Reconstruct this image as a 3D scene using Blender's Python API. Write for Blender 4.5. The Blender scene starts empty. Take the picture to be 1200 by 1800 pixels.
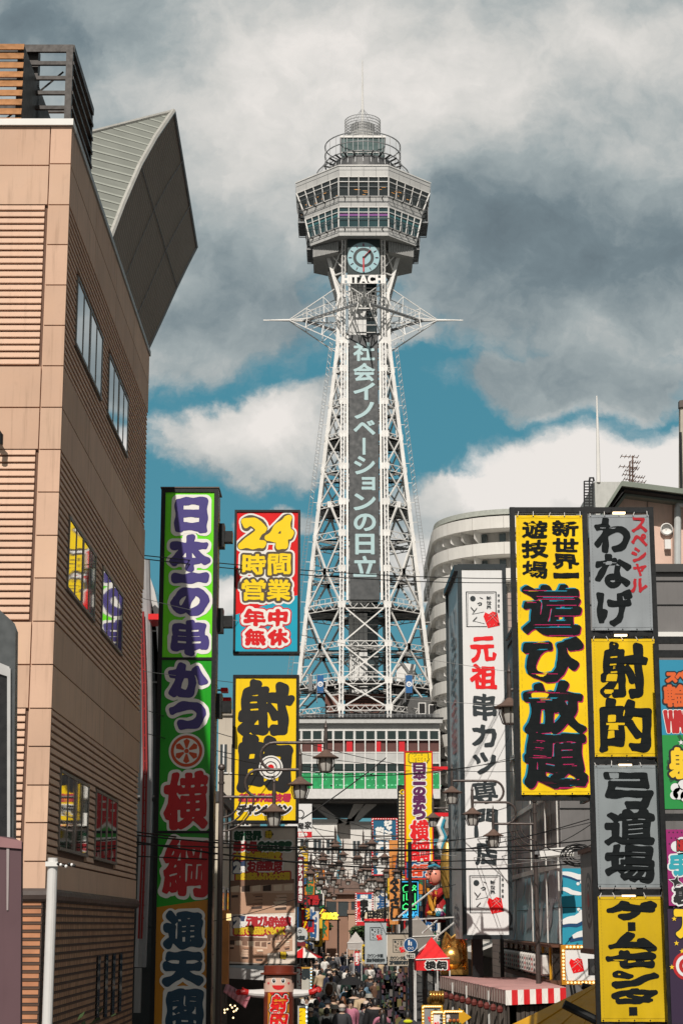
import bpy, math, random
import numpy as np
from mathutils import Vector
random.seed(7)
R = math.radians
scn = bpy.context.scene
COL = scn.collection

# ------------------------------------------------------------------ camera
CAMZ, F, PITCH = 3.86, 3200.0, R(12.77)
CT, ST = math.cos(PITCH), math.sin(PITCH)
cam = bpy.data.cameras.new('camera')
cam.sensor_fit = 'VERTICAL'; cam.sensor_height = 36.0; cam.lens = 64.0
cam.clip_start = 0.5; cam.clip_end = 6000
camo = bpy.data.objects.new('camera', cam); COL.objects.link(camo)
camo.location = (0, 0, CAMZ); camo.rotation_euler = (math.pi/2 + PITCH, 0, 0)
scn.camera = camo

def P(px, py, Y):
    """world point of a photo pixel (1200x1800) on the vertical plane at distance Y"""
    u, v = (px-600)/F, (900-py)/F
    d = CT - v*ST
    return (u*Y/d, Y, CAMZ + Y*(ST + v*CT)/d)
def ZP(py, Y): return P(600, py, Y)[2]
def XP(px, py, Y): return P(px, py, Y)[0]

# ------------------------------------------------------------------ light and sky
SUN_AZ, SUN_EL = R(7.5), R(42)          # behind the camera, a little to its left
sl = bpy.data.lights.new('sun', 'SUN'); sl.energy = 3.9; sl.angle = R(0.53); sl.color = (1.0, 0.93, 0.84)
so = bpy.data.objects.new('sun', sl); COL.objects.link(so)
sdir = Vector((-math.sin(SUN_AZ)*math.cos(SUN_EL), -math.cos(SUN_AZ)*math.cos(SUN_EL), math.sin(SUN_EL)))
so.rotation_euler = sdir.to_track_quat('Z', 'Y').to_euler(); so.location = (-30, -60, 80)

scn.view_settings.view_transform = 'Standard'; scn.view_settings.look = 'None'
scn.view_settings.exposure = 0.0; scn.view_settings.gamma = 1.0
scn.view_settings.use_curve_mapping = False

def srgb(r, g, b):
    f = lambda c: (c/255/12.92) if c/255 <= 0.04045 else ((c/255+0.055)/1.055)**2.4
    return (f(r), f(g), f(b))

class NT:
    """small node-tree writer"""
    def __init__(s, nt): s.nt = nt; s.N = nt.nodes; s.L = nt.links
    def n(s, typ, **kw):
        o = s.N.new(typ)
        for k, v in kw.items(): setattr(o, k, v)
        return o
    def put(s, sock, v):
        if hasattr(v, 'is_output'): s.L.new(v, sock)
        else: sock.default_value = v
    def math(s, op, a, b=0.0, c=None, clamp=False):
        o = s.n('ShaderNodeMath', operation=op); o.use_clamp = clamp
        s.put(o.inputs[0], a); s.put(o.inputs[1], b)
        if c is not None: s.put(o.inputs[2], c)
        return o.outputs[0]
    def vmath(s, op, a, b=None):
        o = s.n('ShaderNodeVectorMath', operation=op); s.put(o.inputs[0], a)
        if b is not None: s.put(o.inputs[1], b)
        return o.outputs['Value'] if op in ('LENGTH', 'DOT_PRODUCT') else o.outputs[0]
    def mix(s, fac, a, b, blend='MIX'):
        o = s.n('ShaderNodeMix', data_type='RGBA', blend_type=blend)
        s.put(o.inputs[0], fac); s.put(o.inputs[6], a); s.put(o.inputs[7], b)
        return o.outputs[2]
    def noise(s, vec, scale, detail=4, rough=0.55, out=0, lac=2.0):
        o = s.n('ShaderNodeTexNoise'); s.put(o.inputs['Vector'], vec)
        o.inputs['Scale'].default_value = scale; o.inputs['Detail'].default_value = detail
        o.inputs['Roughness'].default_value = rough; o.inputs['Lacunarity'].default_value = lac
        return o.outputs[out]
    def ramp(s, fac, stops):
        o = s.n('ShaderNodeValToRGB'); s.put(o.inputs[0], fac)
        e = o.color_ramp.elements
        while len(e) < len(stops): e.new(0.5)
        for k, (p, c) in enumerate(stops):
            e[k].position = p; e[k].color = (*c, 1) if len(c) == 3 else c
        return o.outputs[0]
    def maprange(s, v, a, b, c=0.0, d=1.0, mode='SMOOTHSTEP'):
        o = s.n('ShaderNodeMapRange', interpolation_type=mode)
        s.put(o.inputs[0], v)
        for k, x in enumerate((a, b, c, d)): o.inputs[k+1].default_value = x
        return o.outputs[0]

world = bpy.data.worlds.new('World'); scn.world = world; world.use_nodes = True
W = NT(world.node_tree); W.N.clear()
wo = W.n('ShaderNodeOutputWorld'); bg = W.n('ShaderNodeBackground'); W.L.new(bg.outputs[0], wo.inputs[0])
SKY_STR = 0.1
bg.inputs[1].default_value = SKY_STR
sky = W.n('ShaderNodeTexSky', sky_type='NISHITA'); sky.sun_disc = False
sky.sun_elevation = SUN_EL; sky.sun_rotation = math.pi + SUN_AZ
sky.altitude = 0; sky.air_density = 1.0; sky.dust_density = 1.5; sky.ozone_density = 2.0
tc = W.n('ShaderNodeTexCoord')
sx = W.n('ShaderNodeSeparateXYZ'); W.L.new(tc.outputs['Generated'], sx.inputs[0])
ay = W.math('MAXIMUM', W.math('ABSOLUTE', sx.outputs[1]), 0.22)
cx = W.n('ShaderNodeCombineXYZ')
W.L.new(W.math('DIVIDE', sx.outputs[0], ay), cx.inputs[0]); W.L.new(W.math('DIVIDE', sx.outputs[2], ay), cx.inputs[1])
PL = cx.outputs[0]
wn = W.noise(PL, 13, 7, 0.6, out=1)
warp = W.vmath('MULTIPLY', W.vmath('SUBTRACT', wn, (0.5, 0.5, 0.5)), (0.085, 0.06, 0))
PW = W.vmath('ADD', PL, warp)
fb = W.noise(PW, 24, 10, 0.62); fbs = W.noise(PL, 9, 5, 0.55)
def blob(px, py, rx, ry, vec=None):
    q = P(px, py, 1.0)
    d = W.vmath('LENGTH', W.vmath('MULTIPLY', W.vmath('SUBTRACT', PW if vec is None else vec, (q[0], q[2]-CAMZ, 0)), (F/rx/1.05, F/ry/1.05, 0)))
    return W.math('SUBTRACT', 1.0, d)
cover = None
for b in ((600, 120, 1500, 470), (1080, 430, 520, 250), (350, 520, 310, 175), (470, 765, 190, 85), (575, 735, 110, 60), (1000, 660, 240, 75), (1080, 880, 330, 150),
          (830, 880, 150, 60), (1230, 790, 150, 90), (745, 975, 90, 80), (480, 905, 60, 40), (398, 1045, 30, 55), (660, 560, 160, 60)):
    x = blob(*b)
    cover = x if cover is None else W.math('SMOOTH_MAX', cover, x, 0.1)
dens = W.math('ADD', cover, W.math('MULTIPLY', W.math('SUBTRACT', fb, 0.5), 0.75))
dens = W.math('ADD', dens, W.math('MULTIPLY', W.math('SUBTRACT', fbs, 0.5), 0.35))
mask = W.maprange(dens, -0.08, 0.30)
# unseen sky beyond the blue gap set overcast to neutralise the ambient light
q0 = P(640, 850, 1.0)
away = W.vmath('LENGTH', W.vmath('MULTIPLY', W.vmath('SUBTRACT', PL, (q0[0], q0[2]-CAMZ, 0)), (1.0, 0.8, 0)))
over = W.maprange(W.math('ADD', away, W.math('MULTIPLY', W.math('SUBTRACT', fbs, .5), .3)), 0.42, 0.62)
back = W.maprange(sx.outputs[1], -0.05, 0.10, 1, 0)
over = W.math('MAXIMUM', over, back)
mask = W.math('MAXIMUM', mask, W.math('MULTIPLY', over, .92))
br = W.math('ADD', 0.55, W.math('MULTIPLY', W.math('SUBTRACT', fb, 0.5), 0.55))
br = W.math('ADD', br, W.math('MULTIPLY', W.math('SUBTRACT', fbs, 0.5), 0.7))
for (px, py, rx, ry, w) in ((560, 160, 430, 260, 0.45), (1050, 60, 420, 180, 0.26), (760, 210, 200, 140, 0.12), (1080, 830, 330, 130, 0.75), (850, 850, 160, 80, 0.55), (460, 750, 170, 90, 0.55),
                            (1030, 440, 440, 190, -0.42), (50, 60, 230, 120, -0.28), (420, 540, 280, 170, -0.14), (300, 330, 160, 120, -0.04), (1010, 660, 240, 80, -0.25), (1230, 760, 160, 120, 0.4), (398, 1045, 60, 80, .5), (745, 985, 80, 90, .5)):
    br = W.math('ADD', br, W.math('MULTIPLY', W.math('MAXIMUM', blob(px, py, rx, ry), 0.0), w))
ccol = W.ramp(br, [(0.04, srgb(92, 105, 113)), (0.30, srgb(118, 133, 140)), (0.52, srgb(160, 170, 172)), (0.76, srgb(210, 209, 205)), (0.97, srgb(236, 231, 226))])
ocol = W.mix(back, (*srgb(94, 95, 93), 1), (*srgb(150, 147, 141), 1))  # brighter grey added behind the camera to fill the shaded front faces
ccol = W.mix(W.math('MULTIPLY', over, .85), ccol, ocol)
ccol = W.mix(1.0, ccol, (1/SKY_STR, 1/SKY_STR, 1/SKY_STR, 1), 'MULTIPLY')
blue = W.mix(1.0, sky.outputs[0], (0.62, 0.90, 0.78, 1), 'MULTIPLY')
blue = W.mix(0.8, blue, tuple(c/SKY_STR for c in srgb(70, 138, 157))+(1,))
W.L.new(W.mix(mask, blue, ccol), bg.inputs[0])
# ------------------------------------------------------------------ materials
MATS = {}
def mat(name, col, rough=0.6, metal=0.0, var=0.12, vscale=3.0, bump=0.0, bscale=40.0, streak=0.0, spec=0.5, alpha=1.0, emit=None, estr=1.0, dirt=0.0):
    if name in MATS: return MATS[name]
    m = bpy.data.materials.new(name); m.use_nodes = True
    T = NT(m.node_tree); b = T.N['Principled BSDF']
    tcn = T.n('ShaderNodeTexCoord'); ob = tcn.outputs['Object']
    c = (*col, 1)
    if var:
        n1 = T.noise(ob, vscale, 5, 0.6)
        v = T.maprange(n1, 0.25, 0.75, 1-var, 1+var, 'LINEAR')
        g = T.n('ShaderNodeCombineColor')
        for k in range(3): T.L.new(v, g.inputs[k])
        c = T.mix(1.0, c, g.outputs[0], 'MULTIPLY')
    if streak:
        mp = T.n('ShaderNodeMapping'); T.L.new(ob, mp.inputs[0]); mp.inputs['Scale'].default_value = (6, 6, 0.35)
        n2 = T.noise(mp.outputs[0], 1.6, 5, 0.65)
        c = T.mix(T.maprange(n2, 0.5, 0.78, 0, streak), c, (col[0]*0.35, col[1]*0.33, col[2]*0.3, 1))
    if dirt:
        n3 = T.noise(ob, vscale*5, 7, 0.7)
        c = T.mix(T.maprange(n3, 0.55, 0.8, 0, dirt), c, (col[0]*0.3+.01, col[1]*0.28+.01, col[2]*0.25+.01, 1))
    T.put(b.inputs['Base Color'], c)
    nr = T.noise(ob, vscale*4, 3, 0.5)
    rv = 0.08 if var >= .1 else .02
    T.L.new(T.maprange(nr, 0.3, 0.7, max(0.02, rough-rv), min(1, rough+rv), 'LINEAR'), b.inputs['Roughness'])
    b.inputs['Metallic'].default_value = metal
    b.inputs['Specular IOR Level'].default_value = spec
    if bump:
        bn = T.n('ShaderNodeBump'); bn.inputs['Strength'].default_value = bump; bn.inputs['Distance'].default_value = 0.02
        T.L.new(T.noise(ob, bscale, 5, 0.6), bn.inputs['Height']); T.L.new(bn.outputs[0], b.inputs['Normal'])
    if alpha < 1: b.inputs['Alpha'].default_value = alpha
    if emit: b.inputs['Emission Color'].default_value = (*emit, 1); b.inputs['Emission Strength'].default_value = estr
    MATS[name] = m
    return m
def paint(r, g, b, name=None, rough=0.45, **kw):
    """painted or printed colour given as an sRGB triple"""
    return mat(name or f'paint {r} {g} {b}', srgb(r, g, b), rough, **{'var': 0.03, 'vscale': 1.2, **kw})
def glass(name, col, rough=0.06):
    return mat(name, col, rough, 0.0, var=0.25, vscale=0.7, spec=0.9)

# ------------------------------------------------------------------ mesh builder
class MB:
    def __init__(s): s.v = []; s.f = []; s.m = []; s.mats = []; s.smooth = False
    def mi(s, m):
        if m not in s.mats: s.mats.append(m)
        return s.mats.index(m)
    def add(s, vs, fs, m):
        o = len(s.v); k = s.mi(m)
        s.v += [tuple(p) for p in vs]
        for f in fs: s.f.append([i+o for i in f]); s.m.append(k)
    def box(s, a, b, m):
        (x0, y0, z0), (x1, y1, z1) = a, b
        x0, x1 = sorted((x0, x1)); y0, y1 = sorted((y0, y1)); z0, z1 = sorted((z0, z1))
        s.add([(x0,y0,z0),(x1,y0,z0),(x1,y1,z0),(x0,y1,z0),(x0,y0,z1),(x1,y0,z1),(x1,y1,z1),(x0,y1,z1)],
              [(0,3,2,1),(4,5,6,7),(0,1,5,4),(1,2,6,5),(2,3,7,6),(3,0,4,7)], m)
    def prism(s, poly, z0, z1, m):
        """plan polygon (counter-clockwise) raised from z0 to z1"""
        n = len(poly)
        s.add([(x, y, z0) for x, y in poly]+[(x, y, z1) for x, y in poly],
              [list(range(n))[::-1], list(range(n, 2*n))]+[(i, (i+1) % n, n+(i+1) % n, n+i) for i in range(n)], m)
    def slab(s, poly3, d, m):
        """planar polygon of 3-D points thickened by the vector d"""
        n = len(poly3); q = [tuple(Vector(p)+Vector(d)) for p in poly3]
        s.add(list(poly3)+q, [list(range(n))[::-1], list(range(n, 2*n))]+[(i, (i+1) % n, n+(i+1) % n, n+i) for i in range(n)], m)
    def beam(s, p, q, w, m, h=None):
        p, q = Vector(p), Vector(q); d = q-p
        if d.length < 1e-6: return
        d.normalize(); h = h or w
        up = Vector((0, 0, 1)) if abs(d.z) < 0.95 else Vector((0, 1, 0))
        a = d.cross(up).normalized()*(w/2); b = a.cross(d).normalized()*(h/2)
        s.add([p-a-b, p+a-b, p+a+b, p-a+b, q-a-b, q+a-b, q+a+b, q-a+b],
              [(0,3,2,1),(4,5,6,7),(0,1,5,4),(1,2,6,5),(2,3,7,6),(3,0,4,7)], m)
    def tube(s, pts, r, m, n=8, cap=True, rs=None):
        pts = [Vector(p) for p in pts]; k = len(pts); vs = []; fs = []
        a = None
        for i, p in enumerate(pts):
            d = (pts[min(i+1, k-1)]-pts[max(i-1, 0)]).normalized()
            if a is None:
                a = d.cross(Vector((0, 0, 1)) if abs(d.z) < 0.9 else Vector((0, 1, 0))).normalized()
            else: a = (a-d*a.dot(d)).normalized()
            b = d.cross(a); rr = rs[i] if rs else r
            vs += [p+a*(rr*math.cos(2*math.pi*j/n))+b*(rr*math.sin(2*math.pi*j/n)) for j in range(n)]
        for i in range(k-1):
            for j in range(n): fs.append((i*n+j, i*n+(j+1) % n, (i+1)*n+(j+1) % n, (i+1)*n+j))
        if cap: fs += [list(range(n))[::-1], list(range((k-1)*n, k*n))]
        s.add(vs, fs, m)
    def lathe(s, prof, c, m, n=16, a0=0.0, a1=2*math.pi, axis='z'):
        """profile of (radius, height) turned about a vertical axis at c"""
        full = abs(a1-a0-2*math.pi) < 1e-6; k = n if full else n+1; vs = []; fs = []
        for r, z in prof:
            for j in range(k):
                t = a0+(a1-a0)*j/n
                vs.append((c[0]+r*math.cos(t), c[1]+r*math.sin(t), c[2]+z) if axis == 'z' else (c[0]+r*math.cos(t), c[1]-z, c[2]+r*math.sin(t)))
        for i in range(len(prof)-1):
            for j in range(n):
                j2 = (j+1) % k
                fs.append((i*k+j, i*k+j2, (i+1)*k+j2, (i+1)*k+j))
        s.add(vs, fs, m)
    def ball(s, c, r, m, n=10, k=6, sc=(1,1,1)):
        pr = [(math.sin(math.pi*i/k), -math.cos(math.pi*i/k)) for i in range(k+1)]
        vs = []; fs = []
        for a, z in pr:
            for j in range(n):
                t = 2*math.pi*j/n; vs.append((c[0]+r*sc[0]*a*math.cos(t), c[1]+r*sc[1]*a*math.sin(t), c[2]+r*sc[2]*z))
        for i in range(k):
            for j in range(n): fs.append((i*n+j, i*n+(j+1) % n, (i+1)*n+(j+1) % n, (i+1)*n+j))
        s.add(vs, fs, m)
    def disc(s, c, r, m, n=24, r0=0.0, face='y', sx=1.0):
        """flat disc or ring facing -Y ('y') ; c is its centre"""
        out = [(c[0]+r*sx*math.cos(2*math.pi*j/n), c[1], c[2]+r*math.sin(2*math.pi*j/n)) for j in range(n)]
        if r0 <= 0: s.add(out, [list(range(n))], m)
        else:
            inn = [(c[0]+r0*sx*math.cos(2*math.pi*j/n), c[1], c[2]+r0*math.sin(2*math.pi*j/n)) for j in range(n)]
            s.add(out+inn, [(j, (j+1) % n, n+(j+1) % n, n+j) for j in range(n)], m)
    def build(s, name, parent=None, smooth=None, loc=None):
        base = Vector((0, 0, 0))
        p = parent
        while p is not None: base += p.location; p = p.parent
        if loc is not None: base = base+Vector(loc)
        me = bpy.data.meshes.new(name)
        me.from_pydata([(a-base.x, b-base.y, c-base.z) for a, b, c in s.v], [], s.f)
        for m in s.mats: me.materials.append(m)
        me.polygons.foreach_set('material_index', s.m)
        if smooth or s.smooth: me.polygons.foreach_set('use_smooth', [True]*len(me.polygons))
        me.update()
        o = bpy.data.objects.new(name, me); COL.objects.link(o)
        if parent is not None: o.parent = parent
        if loc is not None: o.location = loc
        return o

def tag(o, label=None, cat=None, group=None, kind=None):
    if label: o['label'] = label
    if cat: o['category'] = cat
    if group: o['group'] = group
    if kind: o['kind'] = kind
    return o
def thing(name, label, cat, loc=(0, 0, 0), group=None):
    o = bpy.data.objects.new(name, None); COL.objects.link(o); o.location = loc; o.empty_display_size = 0.3
    return tag(o, label, cat, group)
def copy_tree(o, parent=None):
    c = o.copy(); COL.objects.link(c)
    if parent is not None: c.parent = parent
    for ch in list(o.children): copy_tree(ch, c)
    return c

# ------------------------------------------------------------------ lettering: glyph outlines -> signed distance -> bold and outlined shapes
_fc = bpy.data.curves.new('glyph', 'FONT'); _fo = bpy.data.objects.new('glyph', _fc); COL.objects.link(_fo)
_fc.size = 1.0; _fc.resolution_u = 4
_gl = {}
def outline(ch):
    if ch in _gl: return _gl[ch]
    _fc.body = ch; bpy.context.view_layer.update()
    ev = _fo.evaluated_get(bpy.context.evaluated_depsgraph_get()); cc = ev.to_curve(bpy.context.evaluated_depsgraph_get())
    polys = []
    for s in cc.splines:
        bp = s.bezier_points; k = len(bp); pts = []
        for i in range(k):
            a, b = bp[i], bp[(i+1) % k]
            p0, p1, p2, p3 = (np.array(q)[:2] for q in (a.co, a.handle_right, b.handle_left, b.co))
            if np.linalg.norm(np.cross(p3-p0, p1-p0))+np.linalg.norm(np.cross(p3-p0, p2-p0)) < 1e-5: pts.append(p0)
            else:
                for t in (0, .25, .5, .75):
                    pts.append(p0*(1-t)**3+3*p1*t*(1-t)**2+3*p2*t*t*(1-t)+p3*t**3)
        if len(pts) > 2: polys.append(np.array(pts))
    ev.to_curve_clear()
    _gl[ch] = polys
    return polys
CHARS = set()
def sdf(polys, xs, ys):
    A = np.concatenate(polys); B = np.concatenate([np.roll(p, -1, 0) for p in polys])
    gx, gy = np.meshgrid(xs, ys); q = np.stack([gx.ravel(), gy.ravel()], 1)
    D = B-A; L2 = (D**2).sum(1)+1e-12; out = np.empty(len(q))
    for s in range(0, len(q), 4000):
        r = q[s:s+4000, None, :]-A[None]
        t = np.clip((r*D[None]).sum(2)/L2, 0, 1)
        d = np.sqrt(((r-t[..., None]*D[None])**2).sum(2)).min(1)
        yy = q[s:s+4000, 1][:, None]; xx = q[s:s+4000, 0][:, None]
        up = (A[None, :, 1] <= yy) & (B[None, :, 1] > yy); dn = (A[None, :, 1] > yy) & (B[None, :, 1] <= yy)
        xi = A[None, :, 0]+(yy-A[None, :, 1])*D[None, :, 0]/np.where(np.abs(D[None, :, 1]) < 1e-12, 1e-12, D[None, :, 1])
        w = (up & (xi > xx)).sum(1)-(dn & (xi > xx)).sum(1)
        out[s:s+4000] = np.where(w != 0, d, -d)
    return out.reshape(len(ys), len(xs))
def march(f, xs, ys):
    """polygons of the region f > 0 (whole cells merged along rows)"""
    ins = f > 0; V = []; Fc = []
    full = ins[:-1, :-1] & ins[1:, :-1] & ins[:-1, 1:] & ins[1:, 1:]
    some = (ins[:-1, :-1] | ins[1:, :-1] | ins[:-1, 1:] | ins[1:, 1:]) & ~full
    for j in range(full.shape[0]):
        row = full[j]; i = 0; n = len(row)
        if not row.any(): continue
        while i < n:
            if row[i]:
                k = i
                while k < n and row[k]: k += 1
                o = len(V); V += [(xs[i], ys[j]), (xs[k], ys[j]), (xs[k], ys[j+1]), (xs[i], ys[j+1])]; Fc.append((o, o+1, o+2, o+3)); i = k
            else: i += 1
    for j, i in zip(*np.nonzero(some)):
        c = [(i, j), (i+1, j), (i+1, j+1), (i, j+1)]; pts = []
        for a in range(4):
            p, q = c[a], c[(a+1) % 4]; fp, fq = f[p[1], p[0]], f[q[1], q[0]]
            if fp > 0: pts.append((xs[p[0]], ys[p[1]]))
            if (fp > 0) != (fq > 0):
                t = fp/(fp-fq); pts.append((xs[p[0]]+t*(xs[q[0]]-xs[p[0]]), ys[p[1]]+t*(ys[q[1]]-ys[p[1]])))
        if len(pts) > 2: o = len(V); V += pts; Fc.append(tuple(range(o, o+len(pts))))
    return V, Fc
class Plane:
    """a flat sign face: origin, across and up vectors, outward normal"""
    def __init__(s, o, ex=(1, 0, 0), ez=(0, 0, 1)):
        s.o = Vector(o); s.ex = Vector(ex).normalized(); s.ez = Vector(ez).normalized(); s.n = s.ex.cross(s.ez).normalized()
    def at(s, x, z, h=0.0): return s.o+s.ex*x+s.ez*z+s.n*h
_gi = 0
def _mx(a, r):
    for ax in (0, 1):
        b = a.copy()
        for k in range(1, r+1):
            n = a.shape[ax]
            if k >= n: break
            lo = [slice(None)]*2; hi = [slice(None)]*2; lo[ax] = slice(0, n-k); hi[ax] = slice(k, n)
            b[tuple(lo)] = np.maximum(b[tuple(lo)], a[tuple(hi)]); b[tuple(hi)] = np.maximum(b[tuple(hi)], a[tuple(lo)])
        a = b
    return a
def _blur(a, n=2):
    for _ in range(n):
        p = np.pad(a, 1, mode='edge'); a = (p[:-2, 1:-1]+p[2:, 1:-1]+p[1:-1, :-2]+p[1:-1, 2:]+2*a)/6
    return a
def glyph(mb, pl, ch, x0, x1, z0, z1, layers, fit=True, wob=0.0, res=46, italic=0.0, shift=None, keep=0.58):
    """one character filling the box, layers = [(offset in metres, material, height)] from the bottom up"""
    polys = outline(ch)
    if not polys: return
    al = np.concatenate(polys); mn, mx = al.min(0), al.max(0); sz = np.maximum(mx-mn, 1e-3)
    w, h = x1-x0, z1-z0
    if fit: sc = np.array([w, h])/sz; off = np.array([x0, z0])-mn*sc
    else: sc = np.array([w, h]); off = np.array([x0+(w-(mn[0]+mx[0])*w)/2 if False else x0, z0+0.12*h])
    ps = [p*sc+off for p in polys]
    if italic: ps = [np.stack([p[:, 0]+(p[:, 1]-(z0+z1)/2)*italic, p[:, 1]], 1) for p in ps]
    s = max(w, h)
    if wob:
        ph = (ord(ch) % 97)*0.7
        ps2 = []
        for p in ps:
            u, v = (p[:, 0]-x0)/s, (p[:, 1]-z0)/s
            ps2.append(np.stack([p[:, 0]+s*wob*0.5*np.sin(7*v+ph)+s*wob*.3*np.sin(15*v+2*u+ph), p[:, 1]+s*wob*0.7*np.sin(5.5*u+ph*1.3)-s*wob*.3*np.cos(13*u)], 1))
        ps = ps2
    mo = max(l[0] for l in layers); al = np.concatenate(ps); lo = al.min(0)-mo-s/res*1.5; hi = al.max(0)+mo+s/res*1.5
    nx = max(4, int((hi[0]-lo[0])/s*res)); nz = max(4, int((hi[1]-lo[1])/s*res))
    xs = np.linspace(lo[0], hi[0], nx); zs = np.linspace(lo[1], hi[1], nz)
    D = sdf(ps, xs, zs)
    if wob:
        gx, gz = np.meshgrid((xs-x0)/s, (zs-z0)/s)
        mod = 1+0.45*np.sin(8*gx+5*gz+ph)*np.cos(6*gz-4*gx)
    else: mod = 1.0
    base = layers[-1][0]
    # bold strokes that keep their counters open: the thickening is held to a share of the local gap
    px = max(xs[1]-xs[0], zs[1]-zs[0]); gap = _mx(np.maximum(-D, 0), max(1, int(base*1.5/px)+1))
    off_ = _blur(np.minimum(base*mod, gap*keep), 4) if base > 0 else base
    global _gi
    _gi += 1; jit = (_gi % 5)*0.0007
    for li, (o, m, hh) in enumerate(layers):
        hh = hh+jit
        f = D+off_ if o == base else D+o
        V, Fc = march(f, xs, zs)
        dx, dz = (shift[li] if shift else (0, 0))
        mb.add([pl.at(a+dx, b+dz, hh) for a, b in V], Fc, m)
def line(mb, pl, txt, x0, z0, size, layers, adv=1.0, vertical=False, wob=0.0, res=30, italic=0.0, wsc=1.0):
    """a simple run of text (full-width cells); vertical runs go downwards from z0"""
    x, z = x0, z0
    for ch in txt:
        if ch != ' ':
            polys = outline(ch)
            if polys:
                al = np.concatenate(polys); mn, mx = al.min(0), al.max(0)
                cw = size*wsc
                asc = ord(ch) < 256
                if vertical:
                    ww = (mx[0]-mn[0])*cw; a = x-ww/2; b = z-size+(mn[1]+0.12)*size
                else:
                    ww = (mx[0]-mn[0])*cw; a = x+(mn[0]*cw if not asc else 0); b = z0+(mn[1])*size
                if vertical and ch in 'ー':
                    glyph(mb, pl, 'I', x-0.03*size, x+0.03*size, z-size*0.88, z-size*.12, layers, True, 0, res)
                else: glyph(mb, pl, ch, a, a+ww, b, b+(mx[1]-mn[1])*size, layers, True, wob, res, italic)
                if not vertical and asc: x += ww+0.08*size; continue
        if vertical: z -= size*adv
        else: x += size*wsc*adv*(0.5 if ch == ' ' else 1)

# ------------------------------------------------------------------ common materials
BLACK = mat('black steel', srgb(26, 28, 30), 0.45, 0.3, var=0.2, dirt=0.2)
WHITE = mat('white enamel', (0.78, 0.77, 0.75), 0.4, var=0.05)
STEELW = mat('white painted steel', (0.74, 0.73, 0.71), 0.45, var=0.14, vscale=0.8, dirt=0.35)
GREYP = mat('grey painted steel', srgb(128, 130, 132), 0.45, 0.2)
DARK = mat('dark recess', srgb(30, 30, 31), 0.8, var=0.3)
CONC = mat('concrete', srgb(165, 160, 152), 0.85, var=0.12, streak=0.35, bump=0.2)
RUBBER = mat('black cable', srgb(22, 22, 23), 0.6)
# ------------------------------------------------------------------ ground
g = MB(); g.box((-700, -60, -0.3), (700, 1500, 0.0), mat('asphalt', (0.055, 0.054, 0.053), 0.85, var=0.25, vscale=0.6, bump=0.3, bscale=60))
tag(g.build('ground'), kind='structure')
g = MB()
pv = mat('pavement tiles', (0.16, 0.15, 0.14), 0.8, var=0.25, vscale=1.5, bump=0.2)
g.box((-4.4, -10, 0.0), (-3.3, 185, 0.12), pv); g.box((5.9, -10, 0), (7.0, 185, 0.12), pv)
tag(g.build('pavement'), kind='structure')
g = MB()
for y in range(20, 185, 9): g.box((1.2, y, 0.001), (1.35, y+5, 0.005), mat('road paint', (0.6, 0.6, 0.58), 0.7, dirt=0.6))
tag(g.build('road_marking'), kind='structure')

# ------------------------------------------------------------------ the lattice tower
TD, TX = 207.0, 2.58
tower = thing('observation_tower', 'tall white lattice steel tower with clock and octagonal observation deck at the street end', 'tower', (TX, TD, 0))
def legq(z):                       # half width of the outer legs
    return 7.8-(z-27.2)/43.5*4.8 if z < 70.7 else (3.0-(z-70.7)*0.02 if z < 76.6 else 2.88+(z-76.6)*0.27)
def legp(z): return 2.62-(z-27.2)/43.5*0.24 if z < 84 else 2.3
def leg(sx, sy, front, z):         # front: leg of the +-Y faces; else of the +-X faces
    p, q = legp(z), legq(z)
    return (TX+sx*(p if front else q), TD+sy*(q if front else p), z)
LV = [ZP(y, TD) for y in (1258, 1211, 1147, 1080, 1017, 955, 900, 837, 780, 722, 663, 613)]
ZTOP = 83.6
zs_leg = [LV[0]-1.2, 70.7, 76.6, ZTOP]
for sx in (-1, 1):
    for sy in (-1, 1):
        for fr in (True, False):
            m = MB(); pts = [Vector(leg(sx, sy, fr, z)) for z in zs_leg]
            if fr:
                # box lattice column: two plates with zigzag lacing between, dark inside
                w = 0.54
                for a, b in zip(pts, pts[1:]):
                    for dx in (-w/2+.09, w/2-.09):
                        for dy in (-w/2, w/2): m.beam(a+Vector((dx, dy, 0)), b+Vector((dx, dy, 0)), 0.15, STEELW, 0.12)
                    m.beam(a+Vector((0, .08, 0)), b+Vector((0, .08, 0)), 0.16, GREYP, 0.30)
                    n = int((b-a).length/0.62)
                    for k in range(n):
                        u, v = a.lerp(b, k/n), a.lerp(b, (k+1)/n); s = 1 if k % 2 else -1
                        m.beam(u+Vector((-s*w/2, -w/2-.02, 0)), v+Vector((s*w/2, -w/2-.02, 0)), 0.09, STEELW, 0.05)
            else:
                for a, b in zip(pts, pts[1:]): m.beam(a, b, 0.42, STEELW)
            m.build('leg', tower)
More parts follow.
